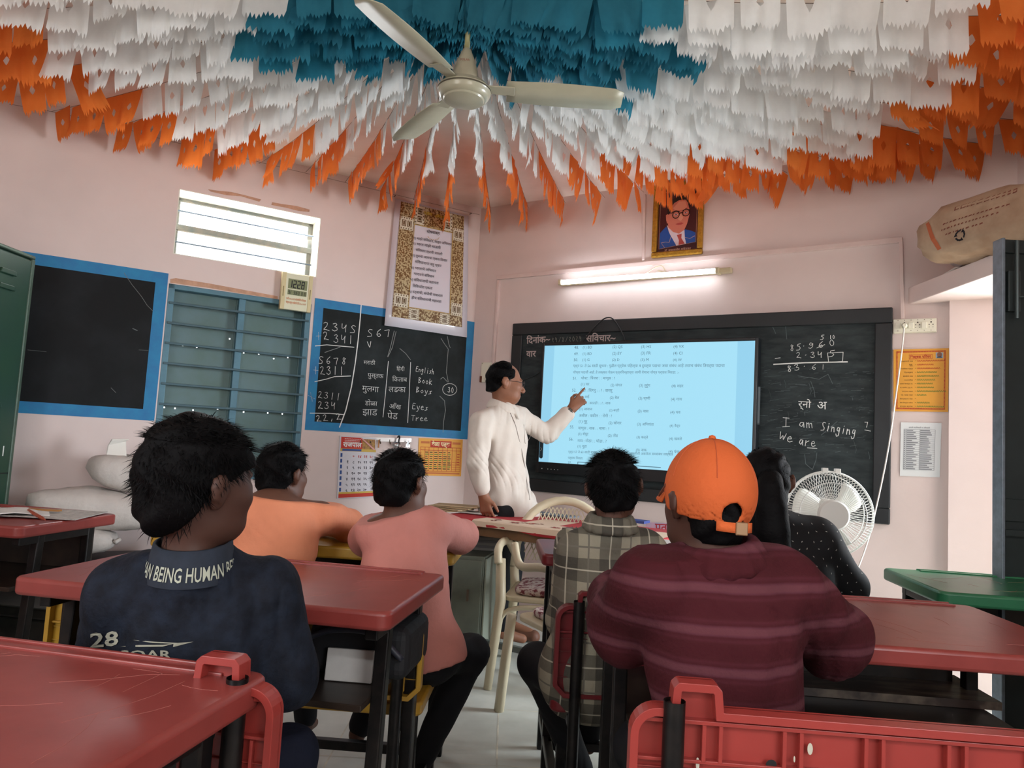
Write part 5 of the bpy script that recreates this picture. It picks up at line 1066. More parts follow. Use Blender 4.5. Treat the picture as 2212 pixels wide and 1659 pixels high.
# second chair, pinkish, seen edge-on near the table leg
b0 = dep(1128, 1300, 3.15)
c2 = thing('plastic_chair', 'cream plastic chair in front of the teacher’s table, half hidden by the checked-shirt boy', 'chair', (b0[0] + .27, 3.12, 0), math.radians(28))
b = MB(); slab(b, rrect(-.22, .22, -.22, .22, .06), .40, .425); b.build('seat', M_chair, c2, smooth=30, bevel=.006)
b = MB(); slab(b, rrect(-.18, .18, -.17, .19, .08), .426, .455); b.build('cushion', mat('floral_cushion', 'c9b9b4', .9), c2, smooth=30, bevel=.012, seg=3)
for s in (-1, 1):
    b = MB(); b.tube([(s * .235, -.225, .72 if s < 0 else .66), (s * .235, -.22, .45), (s * .245, -.235, .2), (s * .255, -.26, 0)], [.022, .028, .026, .022], 8); b.build('leg', M_chair, c2, smooth=1)
    b = MB(); b.tube([(s * .235, .22, .42), (s * .25, .26, 0)], .022, 8); b.build('leg', M_chair, c2, smooth=1)
    b = MB(); b.tube(smooth_path([(s * .235, -.225, .66), (s * .25, -.05, .665), (s * .245, .15, .64), (s * .235, .23, .72)]), .018, 8); b.build('armrest', M_chair, c2, smooth=1)
b = MB(); b.tube(smooth_path([(-.24, -.235, .12), (-.22, -.228, .3), (0, -.225, .385), (.22, -.228, .3), (.24, -.235, .12)]), .012, 6); b.build('apron', M_chair, c2, smooth=1)
# ================================================================ pedestal fan
M_pf = mat('fan_white_plastic', 'd6d3cc', .4, spec=.4); M_wire = mat('fan_guard_wire', 'dddcd6', .4, spec=.5)
FY = 3.0; cf = dep(1790, 1110, FY); R = 90 * FY / FPX
pf = thing('pedestal_fan', 'white pedestal fan with a round wire guard in front of the blackboard’s right end', 'fan', (cf[0], FY, 0), math.radians(-8))
tz = cf[2]; tilt = 0
b = MB(); b.lathe([(.0, 0), (.2, 0), (.2, .015), (.05, .04), (.0, .045)], 28, caps=False); b.build('base', M_pf, pf, smooth=30)
b = MB(); b.tube([(0, 0, .03), (0, 0, tz - .1)], .014, 10); b.tube([(0, 0, .03), (0, 0, tz * .55)], .019, 10); b.build('pole', M_pf, pf, smooth=30)
b = MB(); b.lathe([(0, .17), (.045, .165), (.06, .12), (.06, .03), (.045, .01), (0, .01)], 20, axis='y', c=(0, .0, tz), caps=False); b.tube([(0, .06, tz - .1), (0, .06, tz)], .02, 8); b.build('motor', M_pf, pf, smooth=30)
b = MB(); b.lathe([(.0, -.078), (.055, -.078), (.063, -.07), (.063, -.06), (0, -.058)], 28, axis='y', c=(0, 0, tz), caps=False); b.build('hub_badge', M_pf, pf, smooth=30)
def ring(rr, y, r, b): b.tube([(rr * math.cos(a), y, tz + rr * math.sin(a)) for a in np.linspace(0, 2 * PI, 56, endpoint=False)], r, 5, closed=True)
b = MB(); ring(R, 0, .0045, b); ring(R * .985, -.02, .0018, b); ring(R * .75, -.06, .0018, b); ring(R * .93, .07, .002, b)
b.build('guard_ring', M_wire, pf, smooth=1)
b = MB()
for k in range(84):
    a = 2 * PI * k / 84; a2 = a + .14; P = [(.06, a, -.070), (R * .45, a + .03, -.068), (R * .75, a + .06, -.06), (R * .93, a + .09, -.042), (R * .995, a + .10, -.008)]
    b.tube([(q * math.cos(t), y, tz + q * math.sin(t)) for q, t, y in P], .0012, 3, caps=False)
b.build('front_grille', M_wire, pf)
b = MB()
for k in range(84):
    a = 2 * PI * k / 84; P = [(.06, a, .07), (R * .6, a - .05, .085), (R * .93, a - .09, .07), (R * .995, a - .1, .008)]
    b.tube([(q * math.cos(t), y, tz + q * math.sin(t)) for q, t, y in P], .0012, 3, caps=False)
b.build('rear_grille', M_wire, pf)
for k in range(3):
    b = MB(); V = []; F = []
    for i in range(9):
        for j in range(5):
            rr = .035 + (R * .84 - .035) * i / 8; a = 2 * PI * k / 3 + .5 + (j / 4 - .5) * (1.3 if i < 3 else 1.15) * (1 - .25 * (i / 8) ** 3) + .25 * i / 8; V.append((rr * math.cos(a), .02 - .045 * (j / 4) + .01, tz + rr * math.sin(a)))
    for i in range(8):
        for j in range(4): F.append((i * 5 + j, (i + 1) * 5 + j, (i + 1) * 5 + j + 1, i * 5 + j + 1))
    b.add(V, F); b.build('blade', mat('fan_blade_plastic', 'd9d8cf', .35, spec=.5), pf, smooth=1, solid=.002)
for dx in (-.03, .02): b = MB(); b.box(dx, dx + .022, -.012, .012, tz + R - .004, tz + R + .014); b.build('guard_clip', M_pf, pf, bevel=.002)
# ================================================================ green steel cupboard at the left
M_gc = mat('green_cupboard_paint', '2c4c3a', .35, .15, var=.2, vscale=3, col2='28443a', bump=.03, bscale=6); M_gce = mat('cupboard_edge', '54685a', .4, .3, var=.3, vscale=20)
ce = dep(76, 562, 3.72); hC = ce[2]; fx = ce[0]; print('cupboard', ce, H_L1)
cu = thing('steel_cupboard', 'tall dark green steel cupboard with louvre slots at the left edge', 'cupboard', (fx, 3.72, 0), math.radians(90))   # local x -> +y world(back), local -y -> +x
W_ = 1.05; b = MB(); b.box(-W_, 0, .018, .46, .02, hC); b.build('body', M_gc, cu, bevel=.004)
b = MB(); b.box(-W_ - .01, .006, 0, .47, hC, hC + .02); b.box(-.022, .004, -.002, .02, .02, hC); b.build('edge_trim', M_gce, cu, bevel=.006)
for x0, x1 in ((-W_, -W_ / 2 - .003), (-W_ / 2 + .003, -.024)):
    b = MB(); b.box(x0, x1, 0, .018, .08, hC - .01); dd = b.build('door', M_gc, cu, bevel=.004)
    for zc in (hC - .12, hC - .78):
        for k in range(2):
            b = MB(); xc = x1 - .17; z = zc - k * .075; b.prism([(xc - .06, z), (xc + .06, z), (xc + .05, z + .025), (xc - .05, z + .025)], -.012, 0); b.build('louvre', M_gc, dd, bevel=.004)
    b = MB(); b.box(x0, x1, -.001, .001, .86, .866); b.build('seam', M_blk, dd)
b = MB(); b.box(-.08, -.074, -.0015, 0, .95, 1.0); b.build('paint_chip', M_chalk, cu)
# ================================================================ sacks and bits along the left wall
def sack(name, label, P, rz, sx, sy, sz, seed, m, tilt=0, crease=.06):
    rs = np.random.RandomState(seed); n, k = 28, 16; V = []; F = []
    ph = rs.uniform(0, 6, 8)
    for i in range(n):
        for j in range(k + 1):
            u, v = 2 * PI * i / n, PI * j / k; cx, cy = math.cos(u), math.sin(u); e = .62
            sg = lambda c, q: math.copysign(abs(c) ** q, c)
            r_ = 1 + crease * (math.sin(3 * u + ph[0] + 2 * v) * .6 + math.sin(5 * u + ph[1] - 3 * v) * .4 + math.sin(9 * u + ph[2] + 5 * v) * .25 + math.sin(14 * v + ph[3] + 4 * u) * .2)
            V.append((sx * r_ * sg(cx, e) * math.sin(v) ** .7, sy * r_ * sg(cy, e) * math.sin(v) ** .7, sz * r_ * sg(math.cos(v), .8) * (1 - .25 * abs(cx) ** 3)))
    for i in range(n):
        i2 = (i + 1) % n
        for j in range(k): F.append((i * (k + 1) + j, i2 * (k + 1) + j, i2 * (k + 1) + j + 1, i * (k + 1) + j + 1))
    t = thing(name, label, 'sack', P, rz); t.rotation_euler = (0, tilt, rz); b = MB(); b.add(V, F); b.build('sack_body', m, t, smooth=1)
    b = MB(); pts = [(sx * .92 + .02 * math.sin(q * 1.3), (q - 4) / 4 * sy * .75, .01 * math.sin(q * 2)) for q in range(9)]; b.tube(pts, .012, 6); b.build('sewn_hem', m, t, smooth=1); return t
M_sack = mat('white_woven_sack', 'cfc6bf', .6, var=.15, vscale=8, bump=.4, bscale=35); M_gs = mat('cement_sack_paper', 'b59a80', .8, col2='8c6a50', vscale=5, bump=.4, bscale=15, thr=(.4, .8))
benchp = dep(300, 1160, 4.05)
s1 = dep(185, 1095, 4.0); s2 = dep(240, 1045, 4.02); s3 = dep(205, 1150, 3.9); print('sacks', s1, s2, s3, benchp)
# low dark bench under the sacks
lb = thing('low_bench', 'low dark wooden bench against the left wall carrying white sacks', 'bench', (s1[0] + .34, 4.05, 0), WL.a)
zb2 = float(s3[2]) - .13
b = MB(); b.box(-.75, .75, -.18, .18, zb2 - .03, zb2); b.build('bench_top', mat('dark_bench_wood', '241a18', .5, var=.3, vscale=8), lb, bevel=.004)
for x in (-.65, .65):
    b = MB(); b.box(x - .03, x + .03, -.15, .15, 0, zb2 - .03); b.build('leg', mat('dark_bench_wood', '241a18'), lb, bevel=.004)
lx = lambda d_, off=0, z=0: np.array(lb.location) + WL.d * d_ + WL.n * off + np.array((0, 0, z))
sack('white_sack', 'lower limp white sack on the dark bench by the left wall', lx(-.42, .0, zb2 + .09), WL.a, .27, .16, .085, 1, M_sack)
sack('white_sack', 'large white sack lying under another on the bench by the left wall', lx(-.27, -.02, zb2 + .25), WL.a, .32, .16, .11, 2, M_sack, .12)
sack('white_sack', 'small tied white sack resting on top of the sack pile', lx(-.13, -.04, zb2 + .44), WL.a - .1, .21, .13, .10, 3, M_sack, .22)
b = MB(); rs = random.Random(2); b.add([(-.05, 0, 0), (.05, .0, 0), (.04, .03, .09), (.055, .01, .1), (-.03, .0, .095), (-.045, .02, .06)], [(0, 1, 2, 5), (5, 2, 3, 4)])
o = b.build('paper_packet', mat('white_packet', 'e6e2da', .6), solid=.012, bevel=.004); o.location = lx(-.20, -.02, zb2 + .53); o.rotation_euler = (0, 0, WL.a); tag(o, 'white crumpled packet on top of the white sacks', 'packet')
bo = thing('sweet_box', 'small purple printed box on the dark bench right of the sacks', 'box', lx(.13, -.02, zb2), WL.a + .3)
b = MB(); b.box(-.06, .06, -.04, .04, 0, .085); b.build('carton', mat('purple_card', '5a2f55', .6, col2='3a2a38', vscale=25), bo, bevel=.003)
b = MB(); b.box(-.061, .061, -.0415, -.038, .062, .078); b.build('yellow_stripe', mat('box_yellow', 'c0a040', .6), bo)
b = MB(); b.tube(smooth_path([(-.01, -.045, .08), (0, -.05, .02), (.05, -.05, .01), (.1, -.03, .03), (.11, -.02, .05)]), .004, 5); b.build('black_tie', M_blk, bo, smooth=1)
# white stone slab standing on the floor behind the middle desk
p = dep(85, 1365, 3.7); st = MB(); st.prism([(-.14, 0), (.22, 0), (.22, .30), (.20, .33), (-.10, .31), (-.12, .28)], -.02, .03)
o = st.build('stone_slab', mat('whitewashed_stone', 'cfcbc0', .8, var=.1, vscale=8, bump=.2, bscale=20), bevel=.006); o.location = (p[0], 3.7, 0); o.rotation_euler = (-.12, 0, -.1); tag(o, 'whitewashed stone slab leaning below the desks at the left', 'slab')
# grey junk under desk F: tin trunk
p = dep(60, 1200, 3.5); tk = thing('tin_trunk', 'dark tin trunk on the floor below the far left desk', 'trunk', (p[0] + .0, 3.45, 0), -.15)
b = MB(); b.box(-.35, .35, -.2, .2, 0, .28); b.build('trunk_body', mat('dark_tin', '2a2a2a', .4, .6, var=.4, vscale=6, col2='4a4642'), tk, bevel=.01)
b = MB(); b.box(-.36, .36, -.21, .21, .281, .33); b.build('trunk_lid', mat('dark_tin', '2a2a2a'), tk, bevel=.01)
# ================================================================ sacks on the loft
slz = slz1
cp = dep(2115, 535, 3.12); zz = slz
cs = thing('cement_sack', 'brown paper cement sack slumped on the concrete loft above the open door', 'sack', (cp[0] + .12, 3.15, slz), math.radians(-72))
rs = np.random.RandomState(4); n, k = 30, 18; V = []; F = []
for i in range(n):
    for j in range(k + 1):
        u, v = 2 * PI * i / n, PI * j / k; sg = lambda c, q: math.copysign(abs(c) ** q, c)
        r_ = 1 + .04 * math.sin(3 * u + 2 * v) + .03 * math.sin(7 * u - 4 * v) + .02 * math.sin(12 * v + 3 * u)
        V.append((.36 * r_ * sg(math.cos(u), .6) * math.sin(v) ** .6, .17 * r_ * sg(math.sin(u), .7) * math.sin(v) ** .6, .135 + .135 * r_ * sg(math.cos(v), .75)))
for i in range(n):
    for j in range(k): F.append((i * (k + 1) + j, ((i + 1) % n) * (k + 1) + j, ((i + 1) % n) * (k + 1) + j + 1, i * (k + 1) + j + 1))
b = MB(); b.add(V, F); b.build('sack_body', M_gs, cs, smooth=1)
bpy.context.view_layer.update(); sb_ = cs.children[0]
def onsack(x, z, off=.0015):
    ok, loc, nr, _ = sb_.ray_cast(Vector((x, -.5, z)), Vector((0, 1, 0))); return (loc.x, loc.y - off, loc.z) if ok else None
def sackpoly(b, pts):
    V = [onsack(*p) for p in pts]
    if all(v is not None for v in V): b.add(V, [tuple(range(len(V)))])
b = MB()
for k in range(8): x0, z0 = -.27 + .008 * k, .19 - .018 * k; sackpoly(b, [(x0, z0), (x0 + .022, z0 + .004), (x0 + .030, z0 - .014), (x0 + .008, z0 - .018)])
b.build('orange_band', mat('sack_orange', 'b4603c', .8), cs)
b = MB(); rs = random.Random(12)
for r_, (z, x0, x1, hgt) in enumerate(((.20, -.10, .18, .022), (.15, -.16, .16, .008), (.125, -.17, .12, .008), (.10, -.15, .05, .008))):
    x = x0
    while x < x1: d_ = rs.uniform(.008, .02) * (1.6 if r_ == 0 else 1); sackpoly(b, [(x, z), (x + d_, z + .003), (x + d_ * .9, z + hgt), (x + .002, z + hgt * .8)]); x += d_ + rs.uniform(.003, .01)
b.build('sack_print', mat('sack_brown_print', '7a4232', .8), cs)
b = MB()
for k_ in range(3):
    a = 2 * PI * k_ / 3 + PI / 2; P = [(-.06 + .022 * math.cos(a + t), .075 + .022 * math.sin(a + t)) for t in (0, .5, 1.0, 1.4)]; b.line(P, .008, -.1745)
    b.poly([(-.06 + .022 * math.cos(a + 1.4) + .011 * math.cos(q), .075 + .022 * math.sin(a + 1.4) + .011 * math.sin(q)) for q in (a, a + 2.1, a + 4.2)], -.1745)
b.build('recycling_mark', M_ink, cs)
gp = dep(2052, 520, 3.45); gs = sack('grey_sack', 'dull grey folded sack beside the cement sack on the loft', (gp[0] + .04, 3.42, slz + .145), math.radians(-60), .1, .10, .14, 6, mat('grey_plastic_sheet', '8a7774', .5, var=.3, vscale=6))
b = MB(); b.tube([(gp[0] - .03, 3.36, slz + .10), (gp[0] + .08, 3.3, slz + .11)], .003, 5); 
ws = MB(); ws.add([(0, 0, 0), (.06, -.02, .01), (.1, -.1, .012), (.09, -.3, .012), (.05, -.34, .02), (.04, -.2, .018), (.015, -.08, .02)], [(0, 1, 2, 6), (6, 2, 5), (2, 3, 4, 5)])
o = ws.build('white_rag', mat('rag_white', 'dcd8d2', .8), solid=.01, bevel=.003); e0 = WB.pt(slu); o.location = (e0[0] + .02, e0[1] - .28, slz + .006); tag(o, 'crumpled white wrapper hanging at the edge of the loft under the cement sack', 'wrapper')

# worn white paint spots and a slot on the rear of the capped boy's bench back
def onG(x, y, off=.0):
    n = nC[:2]; P0 = mC[:2] - n * (.47 + .006 + off); r = ray(x, y); t = ((P0 - CAM[:2]) @ n) / (r[:2] @ n); return CAM + r * t
bkG = [o for o in deskC.children if o.name.startswith('backrest')][0]; Mi = Matrix.Translation(deskC.location) @ Matrix.Rotation(rC, 4, 'Z')
def gpart(name, m, px_, off):
    b = MB(); V = [tuple(Mi.inverted() @ Vector(onG(x, y, off))) for x, y in px_]; b.add(V, [tuple(range(len(V)))]); b.build(name, m, bkG)
el_ = lambda cx, cy, rx, ry: [(cx + rx * math.cos(t), cy + ry * math.sin(t)) for t in np.linspace(0, 2 * PI, 12, endpoint=False)]
gpart('paint_spot', mat('chipped_white', 'b9b4a4', .8), el_(1750, 1618, 6, 13), .002); gpart('paint_spot', mat('chipped_white', 'b9b4a4', .8), el_(1507, 1650, 4, 14), .002); gpart('paint_spot', mat('chipped_white', 'b9b4a4', .8), el_(1716, 1640, 2, 7), .002)
gpart('slot_hole', M_blk, el_(1666, 1652, 12, 11), .002)
# ================================================================ people: smooth distance fields meshed into continuous bodies
class SDF:
    def __init__(s, lo, hi, h): s.lo = np.array(lo, float); s.h = h; s.n = np.ceil((np.array(hi) - s.lo) / h).astype(int) + 1; s.D = np.full(s.n, .2, np.float32)
    def sub(s, lo, hi, pad):
        a = np.clip(np.floor((np.array(lo) - pad - s.lo) / s.h).astype(int), 0, s.n - 1); b = np.clip(np.ceil((np.array(hi) + pad - s.lo) / s.h).astype(int) + 1, 1, s.n)
        if (b <= a).any(): return None
        sl = tuple(slice(i, j) for i, j in zip(a, b)); ax = [s.lo[i] + s.h * np.arange(a[i], b[i], dtype=np.float32) for i in range(3)]
        return sl, ax[0][:, None, None], ax[1][None, :, None], ax[2][None, None, :]
    def put(s, sl, d, k):
        A = s.D[sl]
        if k > 0: hh = np.maximum(k - np.abs(A - d), 0) / k; s.D[sl] = np.minimum(A, d) - hh * hh * k * .25
        else: s.D[sl] = np.minimum(A, d)
    def cut(s, p, n):                            # keep the side opposite to n
        ax = [s.lo[i] + s.h * np.arange(s.n[i], dtype=np.float32) for i in range(3)]; n = np.array(n, float) / np.linalg.norm(n)
        s.D = np.maximum(s.D, (ax[0][:, None, None] - p[0]) * n[0] + (ax[1][None, :, None] - p[1]) * n[1] + (ax[2][None, None, :] - p[2]) * n[2])
    def cap(s, a, b, ra, rb=None, k=.03, flat=None, axis=None):
        rb = ra if rb is None else rb; a, b = np.array(a, float), np.array(b, float); R = max(ra, rb)
        q = s.sub(np.minimum(a, b) - R, np.maximum(a, b) + R, k + .02)
        if q is None: return
        sl, X, Y, Z = q; d = b - a; L2 = d @ d + 1e-9
        t = np.clip(((X - a[0]) * d[0] + (Y - a[1]) * d[1] + (Z - a[2]) * d[2]) / L2, 0, 1)
        dx, dy, dz = X - a[0] - t * d[0], Y - a[1] - t * d[1], Z - a[2] - t * d[2]
        if axis is not None: ax_ = np.array(axis, float) / np.linalg.norm(axis); w = dx * ax_[0] + dy * ax_[1] + dz * ax_[2]; dist = np.sqrt(np.maximum(dx * dx + dy * dy + dz * dz + w * w * (1 / flat ** 2 - 1), 0)); r = ra + (rb - ra) * t; s.put(sl, ((dist - r) * (flat if flat < 1 else 1)).astype(np.float32), k)
        else: s.put(sl, (np.sqrt(dx * dx + dy * dy + dz * dz) - (ra + (rb - ra) * t)).astype(np.float32), k)
    def ell(s, c, r, R=None, k=.02, neg=False):
        c = np.array(c, float); r = np.array(r, float); m = r.max(); q = s.sub(c - m, c + m, k + .02)
        if q is None: return
        sl, X, Y, Z = q; R = np.eye(3) if R is None else R; P = [X - c[0], Y - c[1], Z - c[2]]
        L = [(P[0] * R[0, i] + P[1] * R[1, i] + P[2] * R[2, i]) for i in range(3)]
        k0 = np.sqrt(sum((L[i] / r[i]) ** 2 for i in range(3))); k1 = np.sqrt(sum((L[i] / r[i] ** 2) ** 2 for i in range(3))) + 1e-6
        d = (k0 * (k0 - 1) / k1).astype(np.float32)
        if neg: A = s.D[sl]; hh = np.maximum(k - np.abs(-A - d), 0) / max(k, 1e-6); s.D[sl] = np.maximum(A, -d) + hh * hh * k * .25
        else: s.put(sl, d, k)
    def warp(s, f):
        ax = [s.lo[i] + s.h * np.arange(s.n[i], dtype=np.float32) for i in range(3)]
        s.D = s.D + f(ax[0][:, None, None], ax[1][None, :, None], ax[2][None, None, :]).astype(np.float32)
    def mesh(s):
        s.D[0] = s.D[-1] = .1; s.D[:, 0] = s.D[:, -1] = .1; s.D[:, :, 0] = s.D[:, :, -1] = .1
        D = s.D; S = D < 0; nx, ny, nz = D.shape
        c = np.zeros((nx - 1, ny - 1, nz - 1), np.uint8)
        for i in (0, 1):
            for j in (0, 1):
                for k in (0, 1): c += S[i:nx - 1 + i, j:ny - 1 + j, k:nz - 1 + k]
        I = np.argwhere((c > 0) & (c < 8)); idx = -np.ones(c.shape, np.int32); idx[tuple(I.T)] = np.arange(len(I))
        acc = np.zeros((len(I), 3)); cnt = np.zeros(len(I)); C8 = [(i, j, k) for i in (0, 1) for j in (0, 1) for k in (0, 1)]
        for a in C8:
            for ax in range(3):
                if a[ax] == 0:
                    b = list(a); b[ax] = 1; va = D[I[:, 0] + a[0], I[:, 1] + a[1], I[:, 2] + a[2]]; vb = D[I[:, 0] + b[0], I[:, 1] + b[1], I[:, 2] + b[2]]
                    m = (va < 0) != (vb < 0); t = np.where(m, va / np.where(m, va - vb, 1), 0); p = np.tile(np.array(a, float), (len(I), 1)); p[:, ax] += t; acc += p * m[:, None]; cnt += m
        V = (I + acc / np.maximum(cnt, 1)[:, None]) * s.h + s.lo; F = []
        for ax in range(3):
            o = [(1, 2), (2, 0), (0, 1)][ax]; sl0 = [slice(0, None)] * 3; A = S.take(range(0, S.shape[ax] - 1), ax); B = S.take(range(1, S.shape[ax]), ax)
            E = np.argwhere(A != B); ok = np.ones(len(E), bool)
            for q in o: ok &= (E[:, q] > 0) & (E[:, q] < S.shape[q] - 1)
            E = E[ok]; f = A[tuple(E.T)]
            def at(d1, d2): q = E.copy(); q[:, o[0]] += d1; q[:, o[1]] += d2; return idx[tuple(q.T)]
            Q = np.stack([at(-1, -1), at(0, -1), at(0, 0), at(-1, 0)], 1); Q[~f] = Q[~f][:, ::-1]; F.append(Q)
        return V, np.concatenate(F)
def sdf_obj(sd, name, m, parent, inv=None):
    V, F = sd.mesh(); me = bpy.data.meshes.new(name); me.vertices.add(len(V)); me.vertices.foreach_set('co', (V if inv is None else V - inv).ravel().astype(np.float32))
    me.loops.add(F.size); me.polygons.add(len(F)); me.loops.foreach_set('vertex_index', F.ravel().astype(np.int32)); me.polygons.foreach_set('loop_start', np.arange(0, F.size, 4, dtype=np.int32))
    try: me.polygons.foreach_set('loop_total', np.full(len(F), 4, np.int32))
    except Exception: pass
    me.update(calc_edges=True); me.validate(); me.polygons.foreach_set('use_smooth', [True] * len(me.polygons)); me.materials.append(m)
    o = bpy.data.objects.new(name, me); COL.objects.link(o); o.parent = parent; return o
def fold(amp, seed, fx=1.0):
    r = np.random.RandomState(seed); W = [(r.uniform(-1, 1, 3) * (1, 1, .6) * fx, r.uniform(0, 6), r.uniform(.5, 1)) for _ in range(7)]
    def f(X, Y, Z):
        wob = .35 * np.sin(X * 17 + 1.3) + .35 * np.sin(Z * 13 + Y * 9); o = 0
        for w, ph, a in W: o = o + a * np.sin(X * w[0] * 60 + Y * w[1] * 60 + Z * w[2] * 60 + ph + wob * 2)
        o = o / 3.5; cr = np.sin(X * 70 * fx + Z * 38 + 3 * np.sin(Z * 14 + ph)) ; return amp * (o + .9 * (1 - np.abs(cr)) ** 3 * np.clip(np.sin(X * 11 + Z * 17 + ph), 0, 1))
    return f
def unit(v): v = np.array(v, float); return v / np.linalg.norm(v)
def frame(yaw, pitch=0, roll=0):                # columns: right, forward, up; yaw 0 looks along +y, positive yaw turns to the right
    return rotz(-math.radians(yaw)) @ rotx(math.radians(pitch)) @ roty(math.radians(roll))
def head_sdf(S, c, Fm, s=1.0, face=True, ears=True):
    """c = centre of the skull; s = size, 1 for an adult"""
    P = lambda x, y, z: np.array(c) + Fm @ (np.array((x, y, z)) * s)
    E = lambda p, r, k=.02, neg=False: S.ell(P(*p), np.array(r) * s, Fm, k * s, neg)
    E((0, -.012, .02), (.074, .094, .088)); E((0, .02, -.035), (.062, .072, .075), .03); E((0, .055, -.085), (.034, .034, .028), .03)   # skull, face, chin
    E((.035, .04, -.07), (.028, .045, .03), .03); E((-.035, .04, -.07), (.028, .045, .03), .03)
    if face:
        S.cap(P(0, .086, .012), P(0, .112, -.030), .008 * s, .011 * s, .016 * s); E((0, .109, -.036), (.012, .010, .009), .008); E((.011, .102, -.038), (.007, .008, .006), .006); E((-.011, .102, -.038), (.007, .008, .006), .006)
        S.cap(P(-.032, .084, .022), P(.032, .084, .022), .008 * s, None, .014 * s); E((.032, .088, .002), (.015, .012, .011), .008, True); E((-.032, .088, .002), (.015, .012, .011), .008, True)
        E((.031, .077, .002), (.0125, .0125, .0125), .003); E((-.031, .077, .002), (.0125, .0125, .0125), .003)
        E((0, .089, -.060), (.024, .013, .006), .008); E((0, .086, -.070), (.020, .013, .007), .006); E((0, .101, -.0655), (.024, .008, .0018), .003, True)
        E((.045, .055, -.02), (.022, .028, .022), .03); E((-.045, .055, -.02), (.022, .028, .022), .03)
    if ears:
        for q in (-1, 1):
            E((q * .077, -.012, -.012), (.010, .019, .032), .01); E((q * .090, -.020, -.002), (.007, .021, .027), .006); E((q * .093, -.006, -.010), (.006, .009, .014), .005, True)
def hair_part(parent, name, c, Fm, s, m, cover, n=1500, L=.03, seed=0, r=.00042, grow=.011, h=.006, spiky=.5, inv=None):
    """scalp volume over the skull plus short tufts; cover(x,y,z) in head units is True where hair grows"""
    lo = np.array(c) - .16 * s; hi = np.array(c) + .16 * s; S = SDF(lo, hi, h * .8)
    P = lambda x, y, z: np.array(c) + Fm @ (np.array((x, y, z)) * s)
    S.ell(P(0, -.012, .022), np.array((.074 + grow, .094 + grow, .088 + grow)) * s, Fm, 0); S.ell(P(0, -.040, -.045), np.array((.060 + grow * .7, .058 + grow * .6, .060)) * s, Fm, .02)
    rs = np.random.RandomState(seed); ph = rs.uniform(0, 6, 6)
    ax = [S.lo[i] + S.h * np.arange(S.n[i]) for i in range(3)]; X, Y, Z = np.meshgrid(*ax, indexing='ij'); Q = (np.stack([X, Y, Z], -1) - np.array(c)) @ Fm / s
    S.D = S.D + .003 * s * (np.sin(Q[..., 0] * 90 + ph[0] + 3 * np.sin(Q[..., 2] * 40)) + np.sin(Q[..., 2] * 70 + Q[..., 1] * 60 + ph[1]) * .7).astype(np.float32)
    msk = cover(Q[..., 0], Q[..., 1], Q[..., 2])
    S.D = np.maximum(S.D, msk.astype(np.float32) * s)
    o = sdf_obj(S, name, m, parent, inv); n = int(n * 1.7)
    V = []; F = []; cnt = 0
    while cnt < n:
        d = unit(rs.normal(size=3)); p = np.array((0, -.012, .022)) + d * (.074 + grow, .094 + grow, .088 + grow)
        if cover(*p) > -.004: 
            if rs.rand() < .5: continue
            p = np.array((0, -.04, -.045)) + d * (.062 + grow * .6, .060 + grow * .6, .062)
            if cover(*p) > -.002 or d[1] > 0: continue
        nrm = unit(d / (.074, .094, .088)); dn = unit(np.array((.25 * rs.normal() + nrm[0] * .5, .25 * rs.normal() + (.25 if p[1] > 0 else -.1), -.9 + .5 * rs.rand() if p[2] < .07 else -.1 * rs.rand())))
        up_ = 1.0 if p[2] > .07 else .25; tdir = unit(nrm * (spiky * up_ * rs.uniform(.1, .8)) + dn * .9 + rs.normal(size=3) * .10); Ls = L * rs.uniform(.5, 1.2); q0 = p - nrm * .004; q1 = q0 + tdir * Ls * .55 + nrm * .002; q2 = q1 + unit(tdir + dn * .5) * Ls * .45; side = unit(np.cross(tdir, nrm)) * r * 2.2 / s
        i0 = len(V); V += [P(*(q0 - side)), P(*(q0 + side)), P(*(q1 - side * .7)), P(*(q1 + side * .7)), P(*q2)]; F += [(i0, i0 + 1, i0 + 3, i0 + 2), (i0 + 2, i0 + 3, i0 + 4)]; cnt += 1
    b = MB(); b.add(np.array(V) - (0 if inv is None else inv), F); t = b.build('hair_tuft', m, o); t['kind'] = 'stuff'; return o
